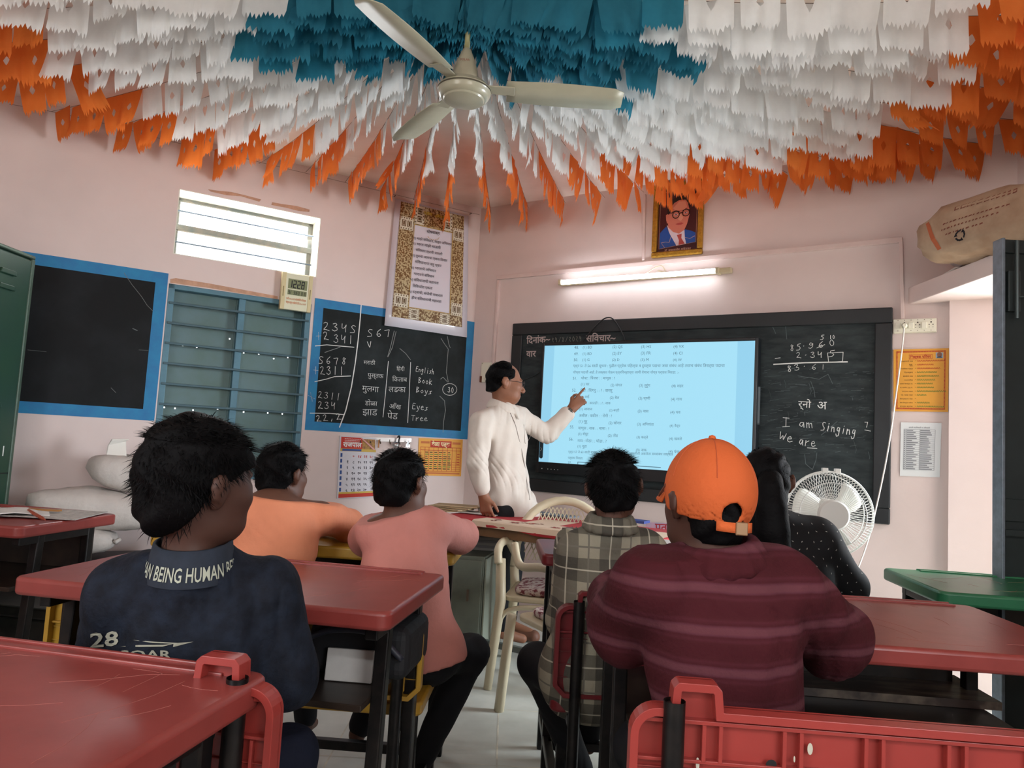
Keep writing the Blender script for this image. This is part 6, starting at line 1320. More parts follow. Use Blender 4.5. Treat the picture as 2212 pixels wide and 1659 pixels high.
def fingers(S, w, dirp, up, side, s, spread, curls, thumb):
    """palm from the wrist w along dirp; up = back of hand; side = thumb side; curls 0 straight .. 1 closed"""
    dirp, up = unit(dirp), unit(up); side = unit(side); pl = .085 * s
    for q in (-.028, -.010, .010, .028): S.cap(w + side * q * .6 * s, w + dirp * pl + side * q * s, .013 * s, .0115 * s, .008 * s)
    S.cap(w - dirp * .03 * s, w + dirp * .02 * s, .026 * s, .024 * s, .02 * s, .7, up)
    Ls = [.066, .075, .070, .055]; nails = []
    for i, q in enumerate((.030, .010, -.010, -.029)):
        p = w + dirp * pl + side * q * s; d = unit(dirp + side * q * spread * 8); c = curls[i]
        for j, fr_ in enumerate((.45, .30, .25)):
            ang = c * (1.25, 1.5, 1.0)[j]; d = unit(d * math.cos(ang) - up * math.sin(ang) ) if j == 0 else unit(d * math.cos(ang) + unit(np.cross(side, d)) * (-math.sin(ang) if unit(np.cross(side, d)) @ up > 0 else math.sin(ang)))
            p2 = p + d * Ls[i] * fr_ * s; S.cap(p, p2, (.0088 - .0008 * j) * s, (.0080 - .0008 * j) * s, .004 * s); p = p2
    t0 = w + dirp * .02 * s + side * .022 * s; d = unit(side * .75 + dirp * .65 - up * .25 * thumb); t1 = t0 + d * .038 * s; d2 = unit(d + dirp * .7 - up * .7 * thumb - side * .5 * thumb); t2 = t1 + d2 * .030 * s; d3 = unit(d2 + dirp * .3 - side * .5 * thumb - up * .3 * thumb); t3 = t2 + d3 * .024 * s
    S.cap(t0, t1, .014 * s, .011 * s, .014 * s); S.cap(t1, t2, .0105 * s, .0095 * s, .004 * s); S.cap(t2, t3, .0095 * s, .008 * s, .004 * s)
SKIN = dict(rough=.55, spec=.4, var=.12, vscale=14)
M_skin_t = mat('skin_brown', '8a5a42', **SKIN); M_skin_b = mat('skin_deep_brown', '59382a', **SKIN); M_skin_c = mat('skin_dark_brown', '4c3026', **SKIN)
M_hair = mat('black_hair', '060506', .65, spec=.10, bump=.25, bscale=120); M_hair2 = mat('black_hair_fan', '0d0c0d', .35, spec=.5)
def person(label, base): return thing('person', label, 'person', base)
def torso(S, J, s, g=0.0, k=.05, belly=0):
    """pelvis - chest - shoulders - neck, widths for an adult times s, g = garment thickness"""
    pel, ch, nb, sl, sr = (np.array(J[q], float) for q in ('pel', 'ch', 'nb', 'sl', 'sr')); ax = unit(sr - sl); up = unit(nb - pel); fw = unit(np.cross(up, ax))
    R = np.stack([ax, fw, up], 1); w = np.linalg.norm(sr - sl) / 2
    S.ell(pel, np.array((.155 * s, .105 * s, .13 * s)) + g, R, k); S.ell(pel * .55 + ch * .45 + fw * belly, np.array((.135 * s, .098 * s, .16 * s)) + g, R, k); S.ell(ch, np.array((.155 * s, .105 * s, .17 * s)) + g, R, k)
    S.cap(sl + ax * .02 * s, sr - ax * .02 * s, .052 * s + g, None, k, .8, fw); m = nb - up * .03 * s
    S.cap(m, sl + ax * .03 * s, .045 * s + g, .045 * s + g, .05 * s); S.cap(m, sr - ax * .03 * s, .045 * s + g, .045 * s + g, .05 * s)
def limb(S, pts, rs, k=.02, g=0):
    for i in range(len(pts) - 1): S.cap(pts[i], pts[i + 1], rs[i] + g, rs[i + 1] + g, k)
def bounds(J, pad=.14):
    P = np.array([p for p in J.values()]); return P.min(0) - pad, P.max(0) + pad
def make_person(label, J, s, Fm, hs, skin, shirt, trousers, h=.008, cover=None, hair_L=.03, hair_n=1500, hair_seed=0, g=.012, folds=.0035, face=True, sleeve_cut=None, hem=.0, shoe=None, hands=None, hair=True, spiky=.5, belly=0, armr=(.052, .042, .036), legr=(.078, .060, .042), fs=1, hgrow=.011, cutup=.03, slv=.015):
    base = np.array((J['pel'][0], J['pel'][1], 0)); t = person(label, base); lo, hi = bounds(J); J = {q: np.array(v, float) for q, v in J.items()}
    S = SDF(lo, hi, h); torso(S, J, s)
    for a in 'lr':
        limb(S, [J['s' + a], J['e' + a], J['w' + a]], [.046 * s, .036 * s, .026 * s]); limb(S, [J['h' + a], J['k' + a], J['a' + a]], [.075 * s, .052 * s, .036 * s])
        d = unit(J['t' + a] - J['a' + a]); S.cap(J['a' + a] - d * .03 * s - (0, 0, .02 * s), J['t' + a], .032 * s, .026 * s, .02)
        hd = hands.get(a) if hands else None
        if hd: fingers(S, J['w' + a], *hd)
        else:
            hd_ = J.get('f' + a); d = unit((hd_ if hd_ is not None else J['w' + a] * 2 - J['e' + a]) - J['w' + a]); side = unit(np.cross(d, (0, 0, 1))) * (1 if a == 'l' else -1); fingers(S, J['w' + a], d, (0, 0, 1), side, s * .95, .3, (.25, .3, .3, .35), .3)
    S.cap(J['nb'] - (0, 0, .03 * s), J['hd'] + Fm @ np.array((0, -.02, -.05)) * hs, .054 * s, .050 * s, .03); head_sdf(S, J['hd'], Fm, hs, face)
    sdf_obj(S, 'body', skin, t, base)
    S = SDF(lo, hi, h); torso(S, J, s, g, belly=belly); S.ell(J['pel'] - unit(J['nb'] - J['pel']) * .06 * s, np.array((.165, .125, .14)) * s + g, None, .05)
    for a in 'lr':
        w = J['w' + a]; e = J['e' + a]; sh = J['s' + a]
        if sleeve_cut is None: limb(S, [sh, e, w - unit(w - e) * slv], [armr[0] * s, armr[1] * s, armr[2] * s], .025, g)
        else: limb(S, [sh, sh + (e - sh) * sleeve_cut], [armr[0] * s, armr[1] * 1.1 * s], .025, g)
    up = unit(J['nb'] - J['pel']); S.warp(fold(folds, hair_seed + 5, fs)); S.cut(J['nb'] + up * cutup * s, up + Fm[:, 1] * -.25); S.cut(J['pel'] - up * (.10 * s + hem), -up)
    so = sdf_obj(S, 'shirt', shirt, t, base)
    S = SDF(lo, hi, h); S.ell(J['pel'] - (0, 0, .02), np.array((.16 * s, .115 * s, .12 * s)), None, .03)
    for a in 'lr': limb(S, [J['h' + a], J['k' + a], J['a' + a] + unit(J['k' + a] - J['a' + a]) * .03], [legr[0] * s, legr[1] * s, legr[2] * s], .03, .010)
    S.warp(fold(.003, hair_seed + 9)); S.cut(J['pel'] + (0, 0, .03 * s), (0, 0, 1)); sdf_obj(S, 'trousers', trousers, t, base)
    for a in 'lr':
        if shoe:
            S = SDF(J['a' + a] - .2, J['a' + a] + .25, .007); d = unit((J['t' + a] - J['a' + a]) * (1, 1, 0)); z0 = J['t' + a][2] - .02 * s
            A = J['a' + a] * (1, 1, 0) + (0, 0, z0); B = J['t' + a] * (1, 1, 0) + (0, 0, z0 + .0)
            S.cap(A - d * .04, B + d * .02, .036 * s, .040 * s, .02); S.cut((0, 0, z0 - .02), (0, 0, -1)); S.cut((0, 0, z0 + .032), (0, 0, 1) + d * .3); sdf_obj(S, 'shoe', shoe, t, base)
    if hair: hair_part(t, 'hair', J['hd'], Fm, hs, M_hair, cover, hair_n, hair_L, hair_seed, inv=base, spiky=spiky, grow=hgrow)
    return t, so, base
def boyhair(front=.055, nape=-.075, side=.0):
    """negative where hair: a hairline running from the forehead over the ears to the nape"""
    def f(x, y, z):
        x, y, z = np.asarray(x), np.asarray(y), np.asarray(z)
        line = np.where(y > -.01, np.interp(y, [-.01, .04, .10], [side, .03, front]), np.interp(y, [-.11, -.06, -.03, -.01], [nape, nape, side - .025, side]))
        return line - z
    return f
V3 = lambda x, y, z: np.array((x, y, z), float)
M_denim = mat('dark_denim_shirt', '0e111a', .8, col2='1b222f', vscale=30, bump=.3, bscale=90, sheen=.0, spec=.2)
M_peach = mat('peach_jersey', 'd48460', .8, var=.12, vscale=10, bump=.15, bscale=60); M_pink = mat('dusty_pink_jersey', 'b8756a', .8, var=.12, vscale=10, bump=.15, bscale=60)
M_trb = mat('black_trousers', '16161a', .75, var=.2, vscale=12, spec=.25); M_trn = mat('navy_jeans', '171c2c', .8, var=.25, vscale=14, spec=.2, bump=.2, bscale=90)
M_sandal = mat('dark_sandal', '2a1c18', .6)
# ---- teacher, standing and pointing at the screen
M_shirt_t = mat('cream_shirt', 'd2c6bb', .85, var=.08, vscale=12, bump=.08, bscale=30, spec=.2)
YT = 4.25
def tp_(x, y, d=0): return dep(x, y, YT + d)
J = {'hd': tp_(1091, 826), 'nb': tp_(1085, 882), 'sl': tp_(1040, 915, -.16), 'sr': tp_(1125, 905, .16), 'ch': tp_(1088, 950, .0), 'pel': tp_(1098, 1085),
     'el': tp_(1030, 1000, -.26), 'wl': tp_(1045, 1072, -.22), 'er': tp_(1182, 938, .22), 'wr': tp_(1236, 882, .22),
     'hl': tp_(1085, 1110, -.09), 'hr': tp_(1108, 1110, .09), 'kl': tp_(1085, 1215, -.05), 'kr': tp_(1106, 1215, .12), 'al': tp_(1082, 1335, -.05), 'ar': tp_(1100, 1328, .16)}
J['tl'] = J['al'] + V3(.13, .03, -.045); J['tr'] = J['ar'] + V3(.13, -.04, -.045)
for a in 'lr': J['a' + a][2] = .10; J['t' + a][2] = .05; J['k' + a][2] = .50
print('teacher', {k: np.round(v, 2).tolist() for k, v in J.items()})
FT = frame(76, -5, 0)
tcov0 = boyhair(.075, -.065, .0)
def tcov(x, y, z):
    x, y, z = np.asarray(x), np.asarray(y), np.asarray(z); f = tcov0(x, y, z)
    return np.maximum(f, np.where(z > .03, (y - .035) + (np.abs(x) < .055) * (.02), y - .03) * 1.0)
T, so, base = make_person('man in a cream shirt and glasses standing and pointing at the lit screen', J, .98, FT, 1.06, M_skin_t, M_shirt_t, M_trb, h=.006, cover=tcov, hair_L=.018, hair_n=1500, hair_seed=1, g=.018, folds=.0065, hem=.03, armr=(.050, .040, .028), shoe=mat('brown_sandal', '6a4230', .6),
    hands={'r': (unit(J['wr'] - J['er']), unit(np.array((-.3, -1, .2))), unit(np.array((-.75, .0, .7))), .95, .2, (.0, .85, .95, 1.0), .9), 'l': ((.25, -.05, -1), (-.4, -1, 0), (.9, -.3, .1), .95, .1, (.35, .4, .45, .5), .2)}, fs=1.2, hgrow=.006, slv=.05)
# collar, placket, pocket
hdP = lambda x, y, z: J['hd'] + FT @ (np.array((x, y, z)) * 1.06) - base
S = SDF(J['nb'] - .16, J['nb'] + .16, .005); nb = J['nb'];
for i in range(24):
    a0, a1 = 2 * PI * i / 24, 2 * PI * (i + 1) / 24; q = lambda a, k=0: nb + V3((.064 + .007 * k) * math.cos(a), (.064 + .007 * k) * math.sin(a), .024 - .020 * math.cos(a) - .012 * k)
    for k in range(4): S.cap(q(a0, k), q(a1, k), .008, None, .012)
S.ell(nb + V3(.085, -.005, -.02), (.03, .018, .05), None, .004, True)
for q in (-1, 1): S.cap(nb + V3(.07, q * .045 - .0, -.01), nb + V3(.098, q * .062, -.06), .012, .005, .006)
sdf_obj(S, 'collar', M_shirt_t, so, np.zeros(3)); so.children[0].location = tuple(-base)
mf = mat('shirt_seam', '8d8178', .8)
def surf(px_, py_, off=.0):
    """point on the shirt front under a pixel: march along the ray to the shirt surface"""
    r = ray(px_, py_); bv = Vector(CAM - base); ok, loc, nr, _i = so.ray_cast(bv, Vector(r).normalized()); 
    return (np.array(loc) + np.array(nr) * off) if ok else None
def seam(pts, rad, name, par=so, m=mf):
    P = [surf(x, y, .0008) for x, y in pts]; P = [p for p in P if p is not None]
    if len(P) > 1: b = MB(); b.tube(smooth_path(P, 4), rad, 5); b.build(name, m, par, smooth=1)
bpy.context.view_layer.update()
seam([(1102, 892), (1112, 915), (1120, 945), (1127, 975), (1133, 1005), (1137, 1035), (1142, 1065), (1144, 1080)], .0022, 'button_placket')
seam([(1131, 917), (1133, 940), (1135, 958), (1144, 960), (1146, 940), (1145, 916)], .0013, 'pocket')
# glasses, moustache, watch
b = MB(); mgl = mat('dark_spectacle_rim', '2a2020', .4)
for q in (-1, 1):
    b.tube([hdP(q * .031 + .021 * math.cos(a), .100, .002 + .015 * math.sin(a)) for a in np.linspace(0, 2 * PI, 16, endpoint=False)], .0019, 5, closed=True)
    b.tube([hdP(q * .052, .099, .006), hdP(q * .072, .06, .008), hdP(q * .078, -.01, .004)], .0015, 5)
b.tube([hdP(-.010, .103, .006), hdP(.010, .103, .006)], .0014, 5); b.build('glasses', mgl, T, smooth=1)
b = MB()
for k in range(120):
    x = random.uniform(-.026, .026); p = (x, .106 - abs(x) * .25, -.053 + random.uniform(-.003, .002)); q = (x * 1.2, .104 - abs(x) * .3, -.062 + random.uniform(-.002, .002)); b.tube([hdP(*p), hdP(*q)], .0011, 3)
b.build('moustache', M_hair, T)
b = MB()
for q in (-1, 1):
    b.tube([hdP(q * .012, .092, .022), hdP(q * .03, .092, .028), hdP(q * .05, .082, .022)], [.002, .0028, .001], 5)
b.build('eyebrow', M_hair, T)
wr = J['wr'] - base; d = unit(J['wr'] - J['er']); u_ = unit(np.cross(d, (0, 0, 1))); v_ = np.cross(d, u_); c = wr - d * .022
b = MB(); b.tube([c + (u_ * math.cos(a) + v_ * math.sin(a)) * .030 for a in np.linspace(0, 2 * PI, 24, endpoint=False)], .0055, 6, closed=True); b.build('watch_strap', mat('dark_strap', '2c221e', .5), T, smooth=1)
cc = c - V3(0, 1, 0) * .033 + V3(-.002, 0, 0); b = MB(); b.at(cc, np.stack([d, (0, 1, 0) - d * d[1], np.cross(d, (0, 1, 0))], 1)); b.box(-.014, .014, -.004, .004, -.013, .013); b.build('watch_case', mat('watch_dark', '38342f', .3, .6), T, bevel=.003)
def seated(hd, nb, sl, sr, pel, el, wl, er, wr, kl, al, kr, ar, ch=None, tl=None, tr=None):
    J = dict(hd=hd, nb=nb, sl=sl, sr=sr, pel=pel, el=el, wl=wl, er=er, wr=wr, kl=kl, al=al, kr=kr, ar=ar); J = {k: np.array(v, float) for k, v in J.items()}
    J['ch'] = np.array(ch, float) if ch is not None else J['pel'] * .35 + (J['sl'] + J['sr']) / 2 * .65; ax = unit(J['sr'] - J['sl']); J['hl'] = J['pel'] - ax * .075 - V3(0, -.02, .02); J['hr'] = J['pel'] + ax * .075 - V3(0, -.02, .02)
    J['tl'] = np.array(tl, float) if tl is not None else J['al'] + V3(0, .12, -.04); J['tr'] = np.array(tr, float) if tr is not None else J['ar'] + V3(0, .12, -.04); return J
# ---- boy in the denim shirt
J = seated(dep(430, 1040, 1.33), dep(415, 1205, 1.33), dep(268, 1290, 1.34), dep(572, 1285, 1.40), (-.60, 1.34, .52), dep(245, 1440, 1.46), dep(330, 1350, 1.72), dep(607, 1455, 1.42), dep(560, 1352, 1.70),
           (-.72, 1.74, .50), (-.74, 2.2, .18), (-.42, 1.55, .49), (-.43, 1.66, .1), ch=dep(430, 1385, 1.36))
J['nb'] = J['nb'] + V3(0, 0, 0); FD = frame(32, -4, 3)
print('denim', J['hd'], J['sl'], J['sr'])
P1, so, base = make_person('boy in a dark denim shirt with printed collar seated at the front left desk', J, .80, FD, .98, M_skin_c, M_denim, M_trn, h=.006, cover=boyhair(.045, -.105, .002), hair_L=.026, hair_n=2600, hair_seed=3, g=.020, folds=.005, armr=(.062, .060, .05), shoe=M_sandal, spiky=.35, hem=.03, fs=1.3, hgrow=.016)
# collar with woven words
nb = J['nb'] - base; up = unit(V3(.02, .10, 1)); cr = .066
b = MB(); V = []; F = []; n = 40
for i in range(n):
    a = 2 * PI * i / n
    for k, (z, rr) in enumerate(((-.032, .078), (-.012, .077), (.012, .070), (.030, .067), (.031, .062), (.008, .062))): V.append(nb + V3(rr * math.cos(a), rr * math.sin(a) * .95, z + .010 * math.sin(a)))
for i in range(n): F += [(i * 6 + k, ((i + 1) % n) * 6 + k, ((i + 1) % n) * 6 + k + 1, i * 6 + k + 1) for k in range(5)]
b.add(V, F); b.build('collar', mat('navy_rib_collar', '1d2634', .85, var=.3, vscale=60), so, smooth=1)
v, f = text_mesh('HUMAN BEING HUMAN BEING', .012); v = v * (.245 / v[:, 0].max()); V = []
for x, z in v:
    a = -PI / 2 + (x - .105) / .074; zz = z * 1.9 - .020; rr = .0795 - (zz + .02) * .20; V.append(nb + V3(rr * math.cos(a), rr * math.sin(a) * .95, zz + .010 * math.sin(a)))
b = MB(); b.add(V, f); b.build('collar_lettering', mat('pale_lettering', 'a9ad9c', .8), so)
def decal(so, base, text=None, p0=None, p1=None, hpx=None, pts=None, name='print', m=None, w=.003, off=.0022):
    """print on cloth: points cast from the lens side onto the garment mesh"""
    def hitp(x, y):
        ok, loc, nr, _ = so.ray_cast(Vector(CAM - base), Vector(ray(x, y)).normalized()); return (np.array(loc) + np.array(nr) * off) if ok else None
    if text:
        v, f = text_mesh(text, .02); L = v[:, 0].max(); hh = v[:, 1].max(); V = [hitp(p0[0] + (p1[0] - p0[0]) * x / L, p0[1] + (p1[1] - p0[1]) * x / L - hpx * z / hh) for x, z in v]
        if any(q is None for q in V): return
        b = MB(); b.add(V, f); b.build(name, m, so)
    else:
        V = [hitp(*p) for p in pts]
        if any(q is None for q in V): return
        b = MB(); b.add(V, [tuple(range(len(V)))]); b.build(name, m, so)
bpy.context.view_layer.update(); mpr = mat('pale_print', '9a9888', .8)
decal(so, base, '28', (196, 1397), (258, 1393), 32, name='back_print', m=mpr); decal(so, base, 'SOAR', (262, 1422), (372, 1422), 18, name='back_print', m=mpr)
for pts in ([(288, 1382), (340, 1386), (385, 1388), (418, 1386), (375, 1397), (376, 1390), (330, 1388)], [(262, 1396), (300, 1393), (352, 1392), (376, 1390), (352, 1396), (300, 1397)]): decal(so, base, pts=pts, name='back_print', m=mpr)
# ---- boy in the peach shirt
J = seated(dep(610, 1022, 2.42), dep(612, 1090, 2.36), dep(553, 1112, 2.30), dep(700, 1112, 2.42), (-.80, 2.26, .53), (-.98, 2.55, .82), (-.75, 2.62, .82), (-.545, 2.58, .835), (-.68, 2.72, .83), (-.92, 2.62, .48), (-.92, 2.72, .1), (-.68, 2.62, .48), (-.68, 2.72, .1), ch=dep(600, 1150, 2.32))
P2, so, base = make_person('boy in a plain peach long-sleeved shirt leaning on the yellow desk', J, .74, frame(22, -6, 0), .86, M_skin_b, M_peach, M_trb, h=.007, cover=boyhair(.05, -.085, -.01), hair_L=.028, hair_n=1600, hair_seed=4, g=.016, folds=.003, armr=(.058, .052, .040), shoe=None, hem=-.03)
# ---- boy in the dusty pink shirt
J = seated(dep(866, 1042, 2.20), dep(868, 1118, 2.20), dep(812, 1145, 2.18), dep(935, 1140, 2.24), dep(905, 1405, 2.20), dep(792, 1165, 2.42), (-.33, 2.60, .83), dep(995, 1172, 2.47), (-.31, 2.62, .83), (-.33, 2.55, .48), (-.47, 2.62, .12), dep(1015, 1440, 2.34), dep(905, 1600, 2.42), ch=dep(872, 1230, 2.19))
J['pel'][2] = .53; J['ar'][2] = .10; J['tr'] = J['ar'] + V3(.10, -.06, -.05); J['er'][2] = .835; J['kr'][2] = .49
P3, so, base = make_person('boy in a dusty pink shirt and dark trousers with one knee out beside the bench', J, .74, frame(24, -4, -3), .86, M_skin_b, M_pink, M_trb, h=.007, cover=boyhair(.05, -.085, -.012), hair_L=.026, hair_n=1900, hair_seed=8, g=.016, folds=.003, armr=(.058, .052, .044), shoe=M_sandal, hem=-.035, spiky=.6)
# ---- boy in the checked shirt
def checks(name):
    m = mat(name, 'a39c86', .8, bump=.2, bscale=120, spec=.2); nt = m.node_tree; b = nt.nodes['Principled BSDF']; N = lambda t: nt.nodes.new('ShaderNode' + t); L = nt.links.new
    tc = N('TexCoord'); sp = N('SeparateXYZ'); L(tc.outputs['Object'], sp.inputs[0])
    def band(src, per, lo, hi, sh=0):
        a = N('MATH') if False else N('Math'); a.operation = 'MULTIPLY_ADD'; L(src, a.inputs[0]); a.inputs[1].default_value = 1 / per; a.inputs[2].default_value = 40 + sh
        f = N('Math'); f.operation = 'FRACT'; L(a.outputs[0], f.inputs[0]); g = N('Math'); g.operation = 'COMPARE'; L(f.outputs[0], g.inputs[0]); g.inputs[1].default_value = (lo + hi) / 2; g.inputs[2].default_value = (hi - lo) / 2; return g.outputs[0]
    def mix(fac, a, c, amt=1):
        x = N('MixRGB'); mu = N('Math'); mu.operation = 'MULTIPLY'; L(fac, mu.inputs[0]); mu.inputs[1].default_value = amt; L(mu.outputs[0], x.inputs[0])
        if isinstance(a, tuple): x.inputs[1].default_value = a
        else: L(a, x.inputs[1])
        x.inputs[2].default_value = c; return x.outputs[0]
    X, Z = sp.outputs[0], sp.outputs[2]; c = mix(band(X, .12, .0, .5), lin('96907e'), lin('3a3733'), .62); c = mix(band(Z, .13, .0, .5), c, lin('2c2a28'), .62)
    c = mix(band(X, .12, .72, .76), c, lin('6f6a60')); c = mix(band(Z, .13, .72, .76), c, lin('6f6a60')); c = mix(band(X, .12, .23, .26), c, lin('b8b2a0'), .8); c = mix(band(Z, .13, .23, .26), c, lin('b8b2a0'), .8)
    L(c, b.inputs['Base Color']); return m
J = seated(dep(1325, 1050, 2.13), dep(1318, 1135, 2.12), dep(1248, 1190, 2.14), dep(1400, 1192, 2.18), dep(1275, 1455, 2.16), dep(1222, 1335, 2.24), (.23, 2.56, .83), dep(1440, 1290, 2.32), (.40, 2.62, .83), (.08, 2.42, .49), (.24, 2.58, .12), (.34, 2.55, .48), (.34, 2.65, .12), ch=dep(1310, 1290, 2.15))
J['kl'] = dep(1162, 1432, 2.28); J['al'] = dep(1262, 1610, 2.40); J['al'][2] = .11; J['pel'][2] = .53
P4, so, base = make_person('boy in a grey and cream checked shirt seen from behind in front of the screen', J, .77, frame(6, -2, -8), .88, M_skin_b, checks('grey_checked_cotton'), M_trb, h=.007, cover=boyhair(.05, -.08, -.0), hair_L=.030, hair_n=2300, hair_seed=12, g=.018, folds=.0035, armr=(.054, .048, .042), shoe=M_sandal, hem=.07, spiky=.75)
S = SDF(J['nb'] - .13, J['nb'] + .13, .005)
for i in range(14):
    a0, a1 = 2 * PI * i / 14, 2 * PI * (i + 1) / 14; q = lambda a, r=.056, z=.022: J['nb'] + V3(r * math.cos(a), r * math.sin(a), z + .006 * math.sin(a))
    [S.cap(q(a0, rr, zz), q(a1, rr, zz), .007, None, .014) for rr, zz in ((.056, .024), (.060, .014), (.066, .003), (.072, -.007))]
c_ = sdf_obj(S, 'collar', so.data.materials[0], so, base)
# ---- boy in the orange cap
def stripes(name):
    m = mat(name, '4e1f24', .85, bump=.25, bscale=110, spec=.15); nt = m.node_tree; b = nt.nodes['Principled BSDF']; N = lambda t: nt.nodes.new('ShaderNode' + t); L = nt.links.new
    tc = N('TexCoord'); mp = N('Mapping'); mp.inputs['Scale'].default_value = (.6, .6, 1); L(tc.outputs['Object'], mp.inputs[0]); w = N('TexWave'); w.bands_direction = 'Z'; w.inputs['Scale'].default_value = 4.6; w.inputs['Distortion'].default_value = .9; w.inputs['Detail'].default_value = 2; w.inputs['Detail Scale'].default_value = 1.5; L(mp.outputs[0], w.inputs[0])
    r = N('ValToRGB'); e = r.color_ramp.elements; e[0].position = .0; e[0].color = lin('48191f'); e[1].position = .97; e[1].color = lin('66383f')
    for p, c in ((.35, '491b20'), (.55, '52222a'), (.80, '4a1c22'), (.90, '5c2e38')): x = r.color_ramp.elements.new(p); x.color = lin(c)
    L(w.outputs['Fac'], r.inputs[0]); n = N('TexNoise'); n.inputs['Scale'].default_value = 6; L(tc.outputs['Object'], n.inputs[0]); mx = N('MixRGB'); mx.blend_type = 'MULTIPLY'; mx.inputs[0].default_value = .5; L(r.outputs[0], mx.inputs[1]); L(n.outputs['Fac'], mx.inputs[2]); L(mx.outputs[0], b.inputs['Base Color']); return m
J = seated(dep(1527, 1085, 1.43), dep(1548, 1205, 1.40), dep(1415, 1262, 1.38), dep(1690, 1272, 1.42), (.46, 1.40, .53), dep(1352, 1350, 1.50), dep(1330, 1290, 1.78), dep(1795, 1380, 1.54), dep(1760, 1325, 1.82), (.34, 1.72, .49), (.34, 1.9, .12), (.58, 1.72, .49), (.58, 1.9, .12), ch=dep(1560, 1370, 1.39))
FC_ = frame(-12, -3, 2)
P5, so, base = make_person('boy in an orange cap and a maroon striped shirt leaning on the right red desk', J, .86, FC_, .90, M_skin_c, stripes('maroon_striped_flannel'), M_trb, h=.007, cover=boyhair(.05, -.085, -.0), hair_L=.014, hair_n=900, hair_seed=15, g=.022, folds=.0055, armr=(.066, .062, .052), hem=.05, fs=1.2, hgrow=.004)
S = SDF(J['nb'] - .15, J['nb'] + .15, .005)
for i in range(16):
    a0, a1 = 2 * PI * i / 16, 2 * PI * (i + 1) / 16; q = lambda a, r=.064, z=.026: J['nb'] + V3(r * math.cos(a), r * math.sin(a), z + .008 * math.sin(a) + .012 * math.cos(a))
    S.cap(q(a0), q(a1), .010, None, .004)
    for rr, zz in ((.072, .014), (.080, .002), (.087, -.008)): S.cap(q(a0, rr, zz), q(a1, rr, zz), .010, None, .014)
sdf_obj(S, 'collar', MATS['maroon_striped_flannel'] if 'maroon_striped_flannel' in MATS else so.data.materials[0], so, base)
# the cap
M_cap = mat('orange_cap_cotton', 'c65e30', .8, spec=.2, var=.08, vscale=8, bump=.2, bscale=120)
hc = J['hd']; cs_ = .90; PC = lambda x, y, z: hc + FC_ @ (np.array((x, y, z)) * cs_)
capo = thing('baseball_cap', 'orange cap with a brim turned left and an adjustable strap opening at the back', 'cap', hc)
S = SDF(hc - .22, hc + .22, .0045)
S.ell(PC(0, -.012, .026), np.array((.094, .113, .112)) * cs_, FC_, 0); 
n_ = FC_ @ unit((0, .16, -1)); S.cut(PC(0, -.10, -.042), n_)
S.ell(PC(0, -.012, .020), np.array((.085, .104, .100)) * cs_, FC_, .002, True)
S.ell(PC(0.0, -.122, -.022), np.array((.024, .03, .024)) * cs_, FC_, .003, True)
sdf_obj(S, 'crown', M_cap, capo, hc)
b = MB(); V = []; F = []
for i in range(17):
    t = math.radians(-72 + 9 * i); cx, cy = .091 * math.sin(t), -.012 + .110 * math.cos(t); ext = .072 * max(0, math.cos(t * 1.15)) ** .6
    for k in range(5):
        f = k / 4; V.append(PC(cx * (1 + .0 * f), cy + ext * f, .022 - .9 * cx * cx * 4 * (.5 + f) * .5 - .010 * f) - hc)
    if i: q = 5 * i; F += [(q - 5 + k, q + k, q + k + 1, q - 4 + k) for k in range(4)]
b.add(V, F); b.build('brim', M_cap, capo, smooth=1, solid=.004)
b = MB(); nh = PC(0, 0, 0) * 0 + hc
P = [PC(.093 * math.sin(a), -.012 - .113 * math.cos(a), -.038 - .006 * math.cos(a * 2)) - hc for a in np.linspace(-.42, .42, 9)]
V = []; F = []
for i, p in enumerate(P):
    o_ = unit(p) * .003; V += [p + o_ + FC_ @ V3(0, 0, .008), p + o_ - FC_ @ V3(0, 0, .010)]
    if i: F.append((2 * i - 2, 2 * i, 2 * i + 1, 2 * i - 1))
b.add(V, F); b.build('strap', M_cap, capo, smooth=1, solid=.003)
b = MB(); q = P[5] + unit(P[5]) * .006; b.at(q, FC_); b.box(-.012, .012, -.002, .002, -.013, .011); b.build('buckle', mat('cap_buckle', '8a6a4c', .4, .5), capo, bevel=.002)
b = MB(); b.lathe([(0, .008), (.006, .006), (.008, 0), (0, -.002)], 12, c=PC(0, -.012, .138) - hc, caps=False); b.build('top_button', M_cap, capo, smooth=1)
mst = mat('cap_seam', 'b8532a', .8)
for k in range(6):
    a = 2 * PI * k / 6 + .1; P_ = []
    for t in np.linspace(.05, 1.35, 12):
        d_ = V3(math.sin(t) * math.cos(a), math.sin(t) * math.sin(a), math.cos(t)); P_.append(PC(*(V3(0, -.012, .026) + d_ * (.0945, .1135, .1125))) - hc)
    b = MB(); b.tube(P_, .0009, 4); b.build('seam', mst, capo)
b = MB(); a = -2.6
P_ = [PC(*(V3(0, -.012, .026) + V3(-.085 + .01 * math.cos(t), .045 + .018 * math.sin(t), .0 + .02 * math.cos(t + .8)))) - hc for t in np.linspace(0, 5, 12)]; b.tube(P_, .002, 5); b.build('logo', mat('cap_logo', '5a3020', .7), capo)
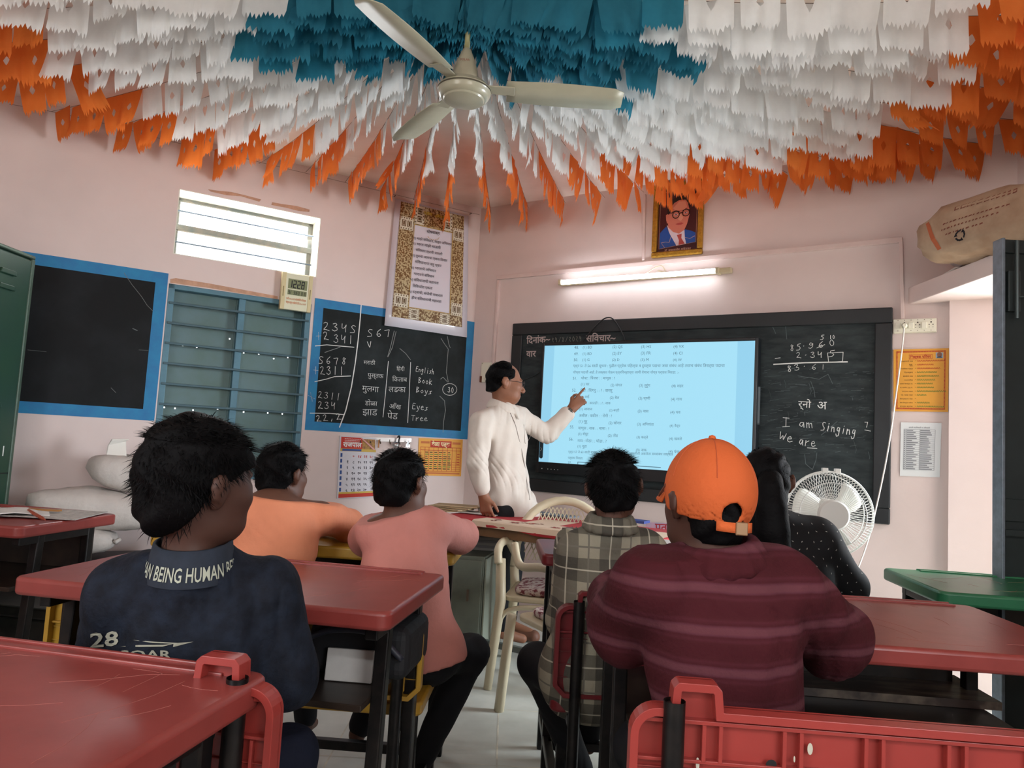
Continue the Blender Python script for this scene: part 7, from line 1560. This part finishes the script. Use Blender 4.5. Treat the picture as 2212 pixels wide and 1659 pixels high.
# ---- woman in black with a ponytail
M_blackdress = mat('black_dotted_dress', '0b0b0d', .7, spec=.2)
J = seated(dep(1652, 1040, 2.33), dep(1655, 1118, 2.32), dep(1590, 1158, 2.32), dep(1762, 1172, 2.34), (.80, 2.34, .54), dep(1600, 1290, 2.42), (.72, 2.62, .83), dep(1822, 1270, 2.42), (1.0, 2.62, .83), (.70, 2.6, .49), (.70, 2.7, .12), (.95, 2.6, .49), (.95, 2.7, .12), ch=dep(1690, 1245, 2.33))
FW = frame(10, -4, -4)
P6, so, base = make_person('woman in a black dress with pale specks and a long ponytail behind the capped boy', J, .94, FW, .93, M_skin_b, M_blackdress, M_blackdress, h=.008, cover=boyhair(.07, -.085, .012), hair_L=.01, hair_n=900, hair_seed=21, cutup=.05, g=.022, folds=.003, armr=(.06, .055, .048), hem=.04, hgrow=.008)
S = SDF(J['hd'] + (-.25, -.3, -.55), J['hd'] + (.2, .1, .15), .007); hP = lambda x, y, z: J['hd'] + FW @ np.array((x, y, z)) * .93
S.ell(hP(0, -.105, .0), (.030, .03, .03), None, 0); pts = [hP(0, -.11, .0), hP(-.01, -.135, -.03), hP(-.012, -.150, -.09), hP(-.01, -.15, -.16), hP(0, -.145, -.24), hP(.0, -.15, -.33)]
limb(S, pts, [.026, .034, .040, .042, .036, .014], .03)
for i in range(8): S.cap(hP(-.028 + .008 * i, -.14, -.05), hP(-.036 + .010 * i, -.15, -.28 - .03 * (i % 3)), .010, .004, .015)
hr = [c for c in P6.children if c.name.startswith('hair')][0]; sdf_obj(S, 'ponytail', M_hair, hr, base)
rs = np.random.RandomState(3); b = MB(); bpy.context.view_layer.update()
for gy in range(10):
    for gx in range(11):
        x = 1640 + gx * 21 + (gy % 2) * 10 + rs.uniform(-3, 3); y = 1115 + gy * 18 + rs.uniform(-3, 3); r = ray(x, y); ok, loc, nr, _ = so.ray_cast(Vector(CAM - base), Vector(r).normalized())
        if ok: l = np.array(loc) + np.array(nr) * .001; u = unit(np.cross(np.array(nr), (0, 0, 1))); w_ = np.cross(u, np.array(nr)); a = rs.uniform(0, 3); e1 = (u * math.cos(a) + w_ * math.sin(a)) * .004; e2 = (u * -math.sin(a) + w_ * math.cos(a)) * .0016; b.add([l - e1, l + e2, l + e1, l - e2], [(0, 1, 2, 3)])
b.build('pale_speck', mat('dress_speck', '9a988e', .7), so)['kind'] = 'stuff'
